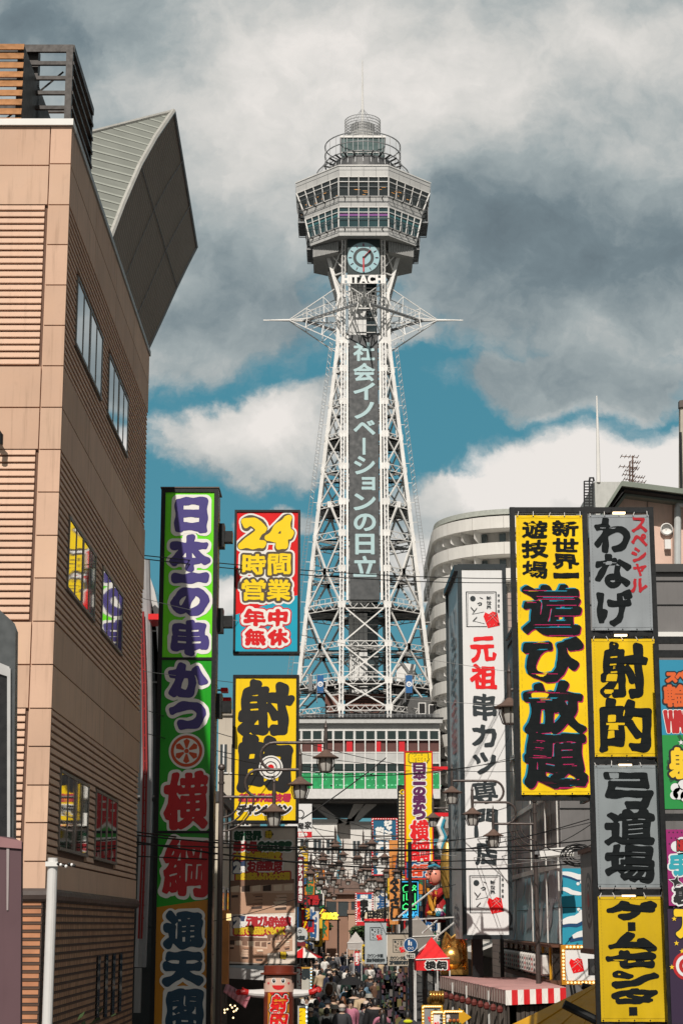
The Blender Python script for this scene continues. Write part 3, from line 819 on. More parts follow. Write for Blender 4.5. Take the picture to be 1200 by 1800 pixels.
# splayed pillars
m = MB(); pc = mat('pale concrete pillar', (.60, .57, .54), .75, var=.08, streak=.25)
yy = BY+4
def pq(px, py, Y=yy): return Vector(P(px, py, Y))
for (poly) in (((586, 1455), (624, 1455), (622, 1440), (590, 1438)), ((540, 1408), (556, 1408), (604, 1446), (590, 1450)), ((652, 1404), (672, 1404), (622, 1450), (606, 1450)), ((622, 1412), (640, 1412), (620, 1445), (608, 1445))):
    m.slab([pq(*p) for p in poly], (0, 2.2, 0), pc)
m.slab([pq(590, 1700), pq(600, 1480), pq(588, 1455), pq(624, 1455), pq(640, 1465), pq(620, 1500), pq(612, 1700)], (0, 2.4, 0), pc)
m.build('pillar', baseb)
m = MB()
m.slab([P(x, y, BY+9) for x, y in ((500, 1462), (500, 1452), (700, 1445), (700, 1462))], (0, 2, 0), pc)
m.box(P(512, 1700, BY+10), (P(588, 1470, BY+10)[0], BY+16, P(588, 1462, BY+10)[2]), bw)
m.build('gallery', baseb)
# ------------------------------------------------------------------ tan louvred office block on the left
BX, BY0, BY1 = -4.46, 28.0, 40.5
ob_ = thing('louvred_building', 'tan louvred office block with sunlit front, shaded window side and metal roof wedge at left', 'building', (BX-4, BY0, 0))
tan = mat('tan render', srgb(214, 178, 154), 0.8, var=0.09, vscale=1.0, streak=0.42, dirt=.12, bump=0.15, bscale=80)
tan2 = mat('tan louvre blade', srgb(216, 180, 156), 0.75, var=0.10, vscale=0.8, streak=.30)
TANS = [tan]+[mat('tan render shade %d' % k, srgb(*c), 0.8, var=0.10, vscale=1.0, streak=0.5, dirt=.15) for k, c in enumerate(((205, 170, 146), (219, 183, 157), (209, 175, 151)))]
joint = mat('dark panel joint', srgb(92, 70, 58), 0.9)
backm = mat('louvre recess', srgb(110, 84, 70), 0.9)
def zf(py): return ZP(py, BY0)
ZC = zf(222)
XL = -13.0
w = MB()
w.box((XL, BY0+.06, zf(1566)), (BX-.06, BY1, ZC), tan)
PAN = [222, 288, 360]
Z = lambda *a: [zf(p) for p in a]
zc = [zf(360), zf(643), zf(790), zf(1092), zf(1245), zf(1514), zf(1563)]
bands_plain = [(zc[0], ZC), (zc[2], zc[1]), (zc[4], zc[3]), (zc[6], zc[5])]
for z0, z1 in bands_plain:
    n = 2 if z1-z0 > .8 else 1
    if z1-z0 < .6: 
        continue
    for k in range(n):
        a, b = z0+(z1-z0)*k/n+.012, z0+(z1-z0)*(k+1)/n-.012
        for x0, x1 in ((XL, -8.2), (-8.17, BX-.36)): w.box((x0, BY0, a), (x1, BY0+.06, b), random.choice(TANS))
        ys = np.linspace(BY0+.06, BY1, 5)
        for y0, y1 in zip(ys, ys[1:]): w.box((BX-.06, y0+.012, a), (BX, y1-.012, b), random.choice(TANS))
# corner strip
st = [ZC, zf(288), zf(360), zf(430), zf(501), zf(572), zf(643), zf(716), zf(790), zf(865), zf(941), zf(1016), zf(1092), zf(1168), zf(1245), zf(1312), zf(1380), zf(1446), zf(1514)]
for a, b in zip(st, st[1:]): w.box((BX-.34, BY0-.004, b+.01), (BX, BY0+.055, a-.01), random.choice(TANS))
w.box((BX-.34, BY0, zf(1566)), (BX, BY0+.06, zf(1514)-.01), tan)
w.box((XL, BY0+.01, zf(1566)), (BX-.36, BY0+.06, zf(1514)), tan); w.box((BX-.06, BY0+.06, zf(1566)), (BX-.01, BY1, zf(1514)), tan)
w.build('wall', ob_)
# louvre bands, front and side, with the window openings left out on the side
WINS = []
for k, (zt, zl) in enumerate(((14.52, 13.38), (10.36, 9.22), (6.22, 5.06))):
    WINS += [(29.15, 32.5, zl, zt, k), (33.45, 36.7, zl, zt, k)]
def blade_front(m, x0, x1, z, h):
    y = BY0+.06
    m.add([(x0, y, z), (x0, y-.055, z), (x0, y-.058, z+.01), (x0, y-.042, z+h), (x0, y, z+h), (x1, y, z), (x1, y-.055, z), (x1, y-.058, z+.01), (x1, y-.042, z+h), (x1, y, z+h)],
          [(0, 1, 6, 5), (1, 2, 7, 6), (2, 3, 8, 7), (3, 4, 9, 8), (0, 4, 3, 2, 1), (5, 6, 7, 8, 9)], tan2)
def blade_side(m, y0, y1, z, h):
    x = BX-.06
    m.add([(x, y0, z), (x+.055, y0, z), (x+.058, y0, z+.01), (x+.042, y0, z+h), (x, y0, z+h), (x, y1, z), (x+.055, y1, z), (x+.058, y1, z+.01), (x+.042, y1, z+h), (x, y1, z+h)],
          [(0, 5, 6, 1), (1, 6, 7, 2), (2, 7, 8, 3), (3, 8, 9, 4), (0, 1, 2, 3, 4), (5, 9, 8, 7, 6)], tan2)
for bi, (z0, z1) in enumerate(((zc[1], zc[0]), (zc[3], zc[2]), (zc[5], zc[4]))):
    mf, ms = MB(), MB()
    n = round((z1-z0)/.1145); h = (z1-z0)/n
    mf.box((XL, BY0+.052, z0), (BX-.36, BY0+.059, z1), backm); ms.box((BX-.059, BY0+.06, z0), (BX-.052, BY1, z1), backm)
    for k in range(n):
        z = z0+k*h
        blade_front(mf, XL, BX-.40, z+.03, h-.03)
        segs = [(BY0+.14, BY1-.1)]
        for (a, b, zl, zt, kk) in WINS:
            if z+h > zl-.05 and z < zt+.05:
                segs = [s for t in segs for s in (((t[0], a), (b, t[1])) if t[0] < a and t[1] > b else (t,))]
        for a, b in segs: blade_side(ms, a, b, z+.03, h-.03)
    mf.build('louvre_panel', ob_); ms.build('louvre_panel', ob_)
frm = mat('grey brown window frame', srgb(122, 114, 106), 0.5, var=.1)
mirror = mat('dark mirror glass', (0.64, 0.65, 0.66), 0.03, 1.0, var=0.06, vscale=.5)
dkgl = mat('dark reflecting window glass', (0.045, 0.05, 0.052), 0.03, 0.0, var=.1, spec=1.0)
for (a, b, zl, zt, kk) in WINS:
    f = MB(); x = BX
    f.box((x-.045, a, zl-.05), (x+.03, b, zl), frm); f.box((x-.045, a, zt), (x+.02, b, zt+.05), frm)
    for q in range(5):
        y = a+(b-a)*q/4; ww = .05 if q % 2 else .08
        f.box((x-.045, max(a, y-ww), zl), (x+.012+(.003*(q % 2 == 0)), min(b, y+ww), zt), frm)
    fo = f.build('window', ob_)
    for q in range(4):
        y0, y1 = a+(b-a)*q/4+.06, a+(b-a)*(q+1)/4-.06
        pn = MB(); pn.box((x-.04, y0, zl), (x+.006, y1, zt), mirror)
        pn.build('pane', fo)
# parapet cap, lower tube and brick base
m = MB(); capm = mat('white parapet cap', (.74, .73, .70), .45, var=.06)
m.box((-7.2, BY0-.06, ZC), (BX+.03, BY0+.3, zf(211)), capm); m.box((XL, BY0-.02, ZC-.1), (-7.22, BY0+.3, zf(216)), capm)
m.box((BX-.25, BY0+.3, ZC), (BX+.03, BY1+.03, zf(211)), mat('grey side coping', (.42, .42, .41), .5))
m.build('parapet', ob_)
m = MB(); tb = mat('dark brown tube moulding', srgb(70, 58, 54), .5, var=.15)
zt_, r_ = zf(1573), .105
m.tube([(XL, BY0+.02, zt_), (BX-.02, BY0+.02, zt_), (BX-.02, BY1, zt_)], r_, tb, 10)
m.build('moulding', ob_)
def brickmat(name, c1, c2, mortar, ax, sx=.42, sz=.118):
    if name in MATS: return MATS[name]
    mm = bpy.data.materials.new(name); mm.use_nodes = True; T = NT(mm.node_tree); b = T.N['Principled BSDF']
    t = T.n('ShaderNodeTexCoord'); s = T.n('ShaderNodeSeparateXYZ'); T.L.new(t.outputs['Object'], s.inputs[0])
    cc = T.n('ShaderNodeCombineXYZ'); T.L.new(s.outputs[ax], cc.inputs[0]); T.L.new(s.outputs[2], cc.inputs[1])
    br = T.n('ShaderNodeTexBrick'); T.L.new(cc.outputs[0], br.inputs['Vector'])
    br.offset = 0.0; br.inputs['Scale'].default_value = 1; br.inputs['Brick Width'].default_value = sx; br.inputs['Row Height'].default_value = sz
    br.inputs['Mortar Size'].default_value = .012; br.inputs['Mortar Smooth'].default_value = .1
    br.inputs['Color1'].default_value = (*c1, 1); br.inputs['Color2'].default_value = (*c2, 1); br.inputs['Mortar'].default_value = (*mortar, 1)
    n = T.noise(t.outputs['Object'], 2.5, 5, .6); g2 = T.n('ShaderNodeCombineColor'); v = T.maprange(n, .3, .7, .8, 1.15, 'LINEAR')
    for k in range(3): T.L.new(v, g2.inputs[k])
    T.put(b.inputs['Base Color'], T.mix(1.0, br.outputs[0], g2.outputs[0], 'MULTIPLY')); b.inputs['Roughness'].default_value = .7
    bp = T.n('ShaderNodeBump'); bp.inputs['Strength'].default_value = .8; bp.inputs['Distance'].default_value = .02; bp.invert = True
    T.L.new(br.outputs['Fac'], bp.inputs['Height']); T.L.new(bp.outputs[0], b.inputs['Normal'])
    MATS[name] = mm; return mm
bf = brickmat('orange brown tile front', srgb(200, 140, 102), srgb(180, 122, 88), srgb(60, 46, 40), 0, .36)
bs = brickmat('brown tile side', srgb(196, 150, 116), srgb(172, 128, 100), srgb(56, 44, 38), 1, .20)
m = MB(); m.box((XL, BY0+.03, 0), (BX-.03, BY0+.3, zt_), bf); m.box((BX-.3, BY0+.3, 0), (BX-.031, BY1, zt_), bs)
for z in np.arange(.1, zt_-.1, .118): 
    m.box((XL, BY0+.018, z-.013), (BX-.035, BY0+.03, z+.013), joint); m.box((BX-.03, BY0+.3, z-.013), (BX-.018, BY1, z+.013), joint)
m.build('tiled_base', ob_)
for k in range(4):
    m = MB(); y = 34.4+k*1.15; m.box((BX-.05, y, 2.15), (BX+.0, y+.4, 3.3), mat('dark slot glass', (.015, .015, .016), .1))
    m.build('slot_window', ob_)
# rooftop slat screen
m = MB(); brn = mat('brown aluminium slat', srgb(150, 104, 62), .4, .35, var=.2, vscale=2, dirt=.35); ribd = mat('dark ribbed cladding', (.10, .10, .098), .5, .2, var=.15)
sx_, sy0, sy1 = -5.5, 29.0, 33.2; zt0, zt1 = ZC-.05, 18.78
n = 12
for k in range(n):
    z = zt0+(zt1-zt0)*k/n+.05; h = (zt1-zt0)/n
    m.slab([(XL, sy0, z), (sx_, sy0, z), (sx_, sy0+.05, z+h*.74), (XL, sy0+.05, z+h*.74)], (0, .04, 0), brn)
    for x in (-6.2, -7.6): m.box((x, sy0+.1, z), (x+.06, sy0+.2, z+h), BLACK)
for k in range(36):
    y = sy0+.12+(sy1-sy0)*k/36; m.box((sx_-.10, y, zt0), (sx_-.01, y+.11, zt1), ribd)
m.box((sx_-.12, sy0+.1, zt0), (sx_-.06, sy1, zt1), ribd)
m.build('slat_screen', ob_)
m = MB(); fx, fy0, fy1, fz0, fz1 = -4.92, 30.4, 33.0, ZC-.2, 19.42
darkst = mat('dark brown steel', srgb(52, 48, 46), .5, .3, var=.2)
for x, y in ((fx, fy0), (fx, fy1), (-8.5, fy0), (-8.5, fy1)): m.beam((x, y, fz0), (x, y, fz1), .12, darkst)
m.beam((-5.62, fy0+.2, fz0), (-5.62, fy0+.2, fz1), .22, darkst)
for k in range(11):
    z = fz1-.04-k*.29
    m.beam((-9, fy0, z), (fx+.05, fy0, z), .06, darkst, .07 if k else .14)
    m.beam((fx, fy0-.02, z), (fx, fy1+.05, z), .16, darkst, .06 if k else .14)
    if k % 4 == 0: m.beam((-9, fy1, z), (fx, fy1, z), .07, darkst)
m.beam((-6.3, fy0, fz0+1.2), (-5.1, fy0+.4, fz1-.3), .03, darkst); m.beam((-5.1, fy0, fz0+.6), (-6.6, fy0+.4, fz1-1), .03, darkst)
m.build('steel_frame', ob_)
# metal-clad wedge leaning out over the street
def ridged(name, col, axis, sc, rough=.4):
    mm = bpy.data.materials.new(name); mm.use_nodes = True; T = NT(mm.node_tree); b = T.N['Principled BSDF']
    t = T.n('ShaderNodeTexCoord'); s = T.n('ShaderNodeSeparateXYZ'); T.L.new(t.outputs['Object'], s.inputs[0])
    v = T.math('MULTIPLY', s.outputs[axis], sc); fr = T.math('FRACT', v)
    edge = T.maprange(T.math('ABSOLUTE', T.math('SUBTRACT', fr, .5)), .30, .42, 0, 1)
    nn = T.noise(t.outputs['Object'], 1.3, 4); base = T.mix(T.maprange(nn, .35, .65, 0, .35), (*col, 1), tuple(c*.72 for c in col)+(1,))
    T.put(b.inputs['Base Color'], T.mix(edge, base, tuple(min(1, c*1.5) for c in col)+(1,)))
    bp = T.n('ShaderNodeBump'); bp.inputs['Strength'].default_value = .9; bp.inputs['Distance'].default_value = .06
    T.L.new(edge, bp.inputs['Height']); T.L.new(bp.outputs[0], b.inputs['Normal'])
    b.inputs['Roughness'].default_value = rough; b.inputs['Metallic'].default_value = .2
    return mm
RF = ridged('grey green ribbed metal', srgb(150, 153, 146), 2, 3.4, .55)
RS = ridged('grey ribbed metal side', srgb(140, 128, 116), 1, 4.0, .85)
cb_ = thing('curved_building', 'dark glazed building with curved wall and a ribbed metal roof wedge behind the louvred block', 'building', (-8, 50, 0))
cur1 = [P(150, 500, 46), P(190, 428, 47.5), P(217, 357, 48.6), P(246, 290, 49.6), P(274, 240, 50.8), P(305, 195, 52.0)]
cur2 = [P(225, 690, 55.5), P(256, 622, 56.5), P(285, 560, 57.6), P(310, 505, 58.8), P(329, 466, 60.0), P(345, 435, 61.5)]
E_ = P(125, 241, 48.5)
m = MB()
for i in range(5): m.add([cur1[i], cur1[i+1], E_], [(0, 1, 2)], RF)
m.add([cur1[0], E_, (E_[0]-1, 49, 20), (cur1[0][0], 46, 20)], [(0, 1, 2, 3)], RF)
D2 = (E_[0]-1, 61.5, cur2[-1][2])
m.add([cur1[-1], cur2[-1], D2, E_], [(0, 1, 2, 3)], RF)
wedge = m.build('roof_wedge', cb_)
m = MB(); K = 5
for i in range(5):
    for j in range(K):
        q = lambda c1, c2, t: tuple(Vector(c1).lerp(Vector(c2), t))
        m.add([q(cur1[i], cur2[i], j/K), q(cur1[i], cur2[i], (j+1)/K), q(cur1[i+1], cur2[i+1], (j+1)/K), q(cur1[i+1], cur2[i+1], j/K)], [(0, 1, 2, 3)], RS)
m.add(cur2+[D2, (D2[0], 56, 20)], [tuple(range(8))], RS)
m.build('canted_wall', wedge)
m = MB(); trimm = mat('pale metal trim', (.50, .49, .46), .4, .2); gtr = mat('grey trim', (.2, .2, .2), .5)
m.tube(cur1, .08, trimm, 6); m.tube([cur1[-1], cur2[-1]], .07, gtr, 6); m.tube([cur1[-1], E_], .06, trimm, 6); m.tube(cur2, .06, gtr, 6)
for i in (1, 3): m.tube([Vector(cur1[i])+Vector((.03, -.02, 0)), Vector(cur2[i])+Vector((.03, -.02, 0))], .014, gtr, 5)
for t in (.33, .66): m.tube([Vector(a).lerp(Vector(b), t)+Vector((.04, -.02, 0)) for a, b in zip(cur1, cur2)], .014, gtr, 5)
m.build('edge_trim', wedge)
# its curved glazed wall, seen in the gap beside the green sign
m = MB(); cgl = glass('dark curved glazing', (.05, .06, .065), .08); wtr = mat('white curved rib', (.62, .61, .60), .4)
arc = [(P(px, py, 52)[0], ZP(py, 52)) for px, py in ((246, 985), (258, 1010), (268, 1040), (275, 1072), (281, 1110), (286, 1200), (287, 1400), (284, 1600))]
arc = arc+[(arc[-1][0], 0)]
for (a, b), (c, d) in zip(arc, arc[1:]):
    m.slab([(a, 52, b), (c, 52, d), (c, 66, d), (a, 66, b)], (-.2, 0, -.05), cgl); m.slab([(-9, 52, b), (a, 52, b), (c, 52, d), (-9, 52, d)], (0, .3, 0), cgl)
m.build('glazed_wall', cb_)
m = MB(); m.tube([(a, 51.9, b) for a, b in arc[:-1]], .09, wtr, 6)
for k in range(1, 7): m.beam((-6.6, 51.9, arc[k][1]), (arc[k][0], 51.9, arc[k][1]), .05, gtr)
m.build('curved_rib', cb_)
m = MB(); duct = mat('grey duct', (.34, .34, .35), .5)
m.tube([P(px, py, 50.5) for px, py in ((254, 985), (257, 1100), (259, 1300), (256, 1450), (250, 1620), (247, 1700))], .16, duct, 10)
m.build('duct', cb_)
m = MB(); rp = paint(150, 40, 40, 'red pipe')
for dx in (0, 5): m.tube([P(px+dx, py, 50.2) for px, py in ((247, 1075), (251, 1200), (253, 1350), (250, 1500), (244, 1650))], .03, rp, 6)
for k in range(24):
    py = 1085+k*23; px = 247+6*math.sin((py-1075)/590*math.pi); m.beam(P(px, py, 50.2), P(px+5, py, 50.2), .03, rp)
m.build('red_pipe', cb_)
m = MB(); q, r = P(262, 1091, 50), P(284, 1081, 50); m.box((q[0], 49.8, q[2]), (r[0], 51, r[2]), paint(225, 16, 24, 'red lamp box'))
m.build('red_lamp_box', cb_)
m = MB(); q, r = P(236, 1780, 42.5), P(249, 1702, 42.5); m.box((q[0], 42.4, q[2]), (r[0], 42.6, r[2]), mat('grey notice', (.3, .3, .3), .5)); COLM(m, 42.4, 'PIAFE', 238, 1712, 247, 1770, [(.01, BLACK, .008)], 0, 16) if False else None
m.build('notice', cb_)
# small black wall lamp at the frame's edge
m = MB(); yy = BY0-.25; c = P(-2, 768, yy)
m.tube([(c[0]-.05, BY0+.06, c[2]+.05), (c[0]-.05, yy, c[2]+.12), (c[0]+.03, yy-.02, c[2]+.02), (c[0]+.03, yy-.02, c[2]-.13)], .05, BLACK, 8)
tag(m.build('wall_lamp'), 'small black lamp fixed to the sunlit tan louvred wall at picture edge', 'lamp')

# near street cabinet, maroon board and white pole at the left edge
nb = thing('sign_cabinet', 'grey metal cabinet with rounded top and dark opening beside tan louvred wall', 'cabinet', (-2.9, 15, 0))
Y = 15.0; m = MB(); gm = mat('weathered grey sheet', srgb(84, 88, 90), .4, .3, var=.2, dirt=.3)
xr_, xq = P(31, 1110, Y)[0], P(26, 1110, Y)[0]
m.slab([P(-60, 1520, Y), P(24, 1520, Y), P(28, 1108, Y), P(22, 1092, Y), P(0, 1072, Y), P(-60, 1040, Y)], (0, .12, 0), gm)
m.build('cabinet_body', nb)
m = MB(); m.slab([P(-60, 1500, Y-.02), P(13, 1500, Y-.02), P(15, 1190, Y-.02), P(-60, 1160, Y-.02)], (0, .015, 0), mat('dark opening', (.02, .02, .022), .3)); 
m.build('opening', nb)
m = MB(); m.slab([P(13, 1520, Y-.05), P(18, 1520, Y-.05), P(19, 1175, Y-.05), P(13, 1175, Y-.05)], (0, .06, 0), mat('pale edge strip', (.5, .5, .5), .4)); m.slab([P(-60, 1165, Y-.04), P(17, 1190, Y-.04), P(17, 1172, Y-.04), P(-60, 1140, Y-.04)], (0, .03, 0), mat('pale edge strip', (.5, .5, .5), .4))
m.build('frame', nb)
m = MB(); Y = 14.0; mr = mat('faded maroon board', srgb(96, 70, 76), .6, var=.15, vscale=.8, streak=.3)
m.slab([P(-60, 1850, Y), P(36, 1850, Y), P(38, 1480, Y), P(22, 1472, Y), P(20, 1472, Y), P(-60, 1462, Y)], (0, .08, 0), mr)
m.slab([P(12, 1600, Y-.01), P(15, 1600, Y-.01), P(17, 1478, Y-.01), P(12, 1478, Y-.01)], (0, .01, 0), mat('pale slit', (.35, .3, .3)))
m.slab([P(-60, 1484, Y-.02), P(38.5, 1492, Y-.02), P(38.5, 1478, Y-.02), P(-60, 1460, Y-.02)], (0, .02, 0), mat('faded pink edge', srgb(150, 110, 112), .6))
tag(m.build('maroon_board'), 'faded maroon board with a pale slit below the grey cabinet', 'board')
wp = thing('white_pole', 'plain white pole with a cable clamp in front of the brown tiled wall', 'pole', (P(93, 1600, 24)[0], 24, 0))
m = MB(); x = P(93, 1520, 24)[0]; m.tube([(x, 24, 0), (x, 24, ZP(1508, 24))], .066, mat('white plastic pole', (.68, .67, .66), .45, var=.06, dirt=.2), 14)
m.build('pole', wp)
m = MB(); zc_ = ZP(1519, 24)
m.box((x-.08, 23.91, zc_-.03), (x+.08, 23.94, zc_+.03), WHITE)
for k in range(7): m.ball((x+.08+k*.035, 23.92+.01*(k % 3), zc_-.01*(k % 4)), .022, WHITE if k % 2 else RUBBER, 6, 4)
m.build('clamp', wp)
m = MB(); rr = random.Random(3)
lf = mat('dark green leaf', (.05, .085, .03), .6, var=.4)
for k in range(260):
    c = Vector((-4.1+rr.gauss(0, .4), 30.5+rr.gauss(0, 1.2), 1.6+rr.gauss(0, .35))); a = Vector((rr.uniform(-1, 1), rr.uniform(-1, 1), rr.uniform(-.5, .5))).normalized()*.09; b = a.cross(Vector((rr.uniform(-1, 1), rr.uniform(-1, 1), 1))).normalized()*.05
    m.add([c-a, c+b, c+a, c-b], [(0, 1, 2, 3)], lf)
for k in range(6): m.tube([(-4.1+rr.gauss(0, .1), 30.5+rr.gauss(0, .3), 0), (-4.1+rr.gauss(0, .35), 30.5+rr.gauss(0, 1), 1.7)], .02, darkst, 5)
tag(m.build('shrub'), 'small dark green shrub at the foot of the brown tiled wall', 'shrub')
# ------------------------------------------------------------------ sign helpers
def rect(px0, py0, px1, py1, Y):
    pm = (py0+py1)/2
    return P(px0, pm, Y)[0], P(px1, pm, Y)[0], ZP(py1, Y), ZP(py0, Y)
def front(Y): return Plane((0, Y, 0))
def G(mb, Y, ch, px0, py0, px1, py1, layers, wob=0.0, res=46, shift=None, pl=None, italic=0):
    a, b = P(px0, (py0+py1)/2, Y), P(px1, (py0+py1)/2, Y)
    glyph(mb, pl or front(Y), ch, a[0], b[0], ZP(py1, Y), ZP(py0, Y), layers, True, wob, res, italic, shift)
def ROW(mb, Y, txt, px0, py0, px1, py1, layers, wob=0.0, res=26, italic=0.0, gap=.06):
    n = len(txt); w = (px1-px0)/n
    for k, ch in enumerate(txt):
        if ch != ' ': G(mb, Y, ch, px0+w*(k+gap), py0, px0+w*(k+1-gap), py1, layers, wob, res, None, None, italic)
def COLM(mb, Y, txt, px0, py0, px1, py1, layers, wob=0.0, res=26, gap=.07):
    n = len(txt); h = (py1-py0)/n
    for k, ch in enumerate(txt):
        if ch in 'ー|': G(mb, Y, 'I', (px0+px1)/2-(px1-px0)*.05, py0+h*(k+.12), (px0+px1)/2+(px1-px0)*.05, py0+h*(k+.88), layers, 0, res)
        elif ch == '一': G(mb, Y, ch, px0, py0+h*(k+.4), px1, py0+h*(k+.6), layers, wob, res)
        elif ch in 'っょャ': G(mb, Y, ch, px0+(px1-px0)*.35, py0+h*(k+.2), px1, py0+h*(k+.75), layers, wob, res)
        elif ch != ' ': G(mb, Y, ch, px0, py0+h*(k+gap), px1, py0+h*(k+1-gap), layers, wob, res)
def boxsign(root, px0, py0, px1, py1, Y, depth, fr, facem, fw=6, name='housing'):
    """box with a rim standing proud of a recessed face; returns its rectangle"""
    x0, x1, z0, z1 = rect(px0, py0, px1, py1, Y); f = fw*Y/3200
    m = MB()
    m.box((x0, Y, z0), (x0+f, Y+depth, z1), fr); m.box((x1-f, Y, z0), (x1, Y+depth, z1), fr)
    m.box((x0+f, Y, z0), (x1-f, Y+depth, z0+f), fr); m.box((x0+f, Y, z1-f), (x1-f, Y+depth, z1), fr)
    m.box((x0+f, Y+.06, z0+f), (x1-f, Y+depth-.02, z1-f), fr)
    m.build(name, root)
    if facem:
        m = MB(); m.box((x0+f, Y+.03, z0+f), (x1-f, Y+.055, z1-f), facem); m.build('sign_face', root)
    return x0+f, x1-f, z0+f, z1-f

# ------------------------------------------------------------------ tall green column sign
Y = 43.0
gs = thing('column_sign', 'tall lime green vertical sign column with purple and red lettering, orange at its foot', 'sign', (P(330, 1300, Y)[0], Y, 0))
x0, x1, z0, z1 = rect(279, 858, 380, 1300, Y)[0], rect(279, 858, 381, 1300, Y)[1], 0.6, ZP(858, Y)
f = .105; dp = 1.0
m = MB(); sd = mat('sign side sheet', srgb(150, 140, 128), .5, .2, var=.15, streak=.3)
m.box((x0, Y, z0), (x0+f, Y+dp, z1), BLACK); m.box((x1-f, Y, z0), (x1, Y+.35, z1), BLACK); m.box((x1-f, Y+.35, z0), (x1-.02, Y+dp, z1-.05), sd)
m.box((x0+f, Y, z1-.1), (x1-f, Y+dp, z1), BLACK); m.box((x0+f, Y+.06, z0), (x1-f, Y+dp-.02, z1-.1), BLACK)
m.box((x0-.02, Y-.02, z1), (x1+.02, Y+dp+.02, z1+.03), mat('brown cap strip', srgb(90, 70, 58), .5))
for py in range(900, 1800, 60): m.box((x1-.021, Y+.36, ZP(py, Y)), (x1-.015, Y+dp, ZP(py, Y)+.03), BLACK)
for py in (1157.5, 1462.5): m.box((x0+f, Y+.0, ZP(py, Y)-.03), (x1-f, Y+.06, ZP(py, Y)+.03), BLACK)
m.build('housing', gs)
FADE = dict(var=.09, vscale=.5, streak=.22, dirt=.10); lime = paint(112, 232, 28, 'lime acrylic', .3, **FADE); lime_shade = paint(28, 160, 30, 'shaded lime acrylic', .3, **FADE); org = paint(200, 132, 24, 'orange acrylic', .3, **FADE)
zs = ZP(1588, Y)
m = MB(); yy = Y+.03
def poly_face(m, pts, mt, y, t=.02): m.slab([(a, y, b) for a, b in pts], (0, t, 0), mt)
za, zbb = ZP(1595, Y), ZP(1581, Y)
poly_face(m, [(x0+f, ZP(1156, Y)), (x1-f, ZP(1156, Y)), (x1-f, z1-.1), (x0+f, z1-.1)], lime, yy)
poly_face(m, [(x0+f, za), (x1-f, zbb), (x1-f, ZP(1159, Y)), (x0+f, ZP(1159, Y))], lime_shade, yy)  # deeper green puts the shade of the lower panels into the colour
poly_face(m, [(x0+f, z0), (x1-f, z0), (x1-f, zbb), (x0+f, za)], org, yy)
m.build('sign_face', gs)
wht = paint(238, 236, 232, 'white print', .35); ind = paint(72, 62, 130, 'indigo print', .35); crim = paint(196, 24, 36, 'crimson print', .35); navy = paint(22, 66, 92, 'teal navy print', .35)
m = MB(); yl = Y+.03
for ch, a, b, c, d, mt in (('日', 312, 879, 361, 931, ind), ('本', 303, 945, 363, 998, ind), ('一', 307, 1012, 361, 1019, ind), ('の', 305, 1037, 363, 1078, ind), ('串', 305, 1094, 361, 1146, ind),
                           ('か', 300, 1169, 359, 1221, ind), ('つ', 301, 1238, 357, 1279, ind), ('横', 292, 1362, 362, 1453, crim), ('綱', 290, 1478, 362, 1571, crim), ('通', 294, 1608, 352, 1662, navy), ('天', 292, 1679, 352, 1728, navy), ('閣', 297, 1745, 353, 1808, navy)):
    k = .072 if mt is not crim else .062
    G(m, yl, ch, a, b, c, d, [(k+.075, wht, .006), (k, mt, .012)], .022, 62)
c = P(328, 1320, Y); cc = (c[0], yl-.006, c[2]); orr = paint(205, 78, 34, 'vermilion wheel', .4)
m.disc(cc, .42, wht, 40); m.disc((cc[0], yl-.01, cc[2]), .37, orr, 40); m.disc((cc[0], yl-.014, cc[2]), .30, wht, 40); m.disc((cc[0], yl-.018, cc[2]), .055, orr, 16)
for k in range(6):
    t = k*math.pi/3+.52; d = Vector((math.cos(t), 0, math.sin(t))); e = Vector((-math.sin(t), 0, math.cos(t))); b = Vector((cc[0], yl-.018, cc[2]))
    m.add([b+d*.07-e*.02, b+d*.07+e*.02, b+d*.24+e*.075, b+d*.29, b+d*.24-e*.075], [(0, 4, 3, 2, 1)], orr)
m.build('lettering', gs)
# brackets to the smaller signs
for py, q in ((941, 412), (1090, 412), (1240, 410)):
    m = MB(); z = ZP(py, Y+.6); m.box((x1-.02, Y+.55, z-.17), (P(q+1, py, 44.6)[0], Y+.85, z+.1), BLACK); m.box((x1-.02, Y+.5, z-.3), (x1+.12, Y+.9, z+.28), BLACK); m.build('bracket', gs)
for k, (a, b, cy) in enumerate(((388, 400, 1212), (391, 406, 1229))):
    m = MB(); q = P(a, cy, 46.5); r = P(b, cy, 46.5); m.box((q[0], 46.5, q[2]-.05), (r[0], 46.9, r[2]+.05), paint(220, 20, 30, 'red lamp box')); m.box((q[0]-.25, 46.6, q[2]-.02), (q[0], 46.65, q[2]+.02), BLACK)
    tag(m.build('red_marker'), ('upper', 'lower')[k]+' small red marker box beside the green column sign', 'marker')

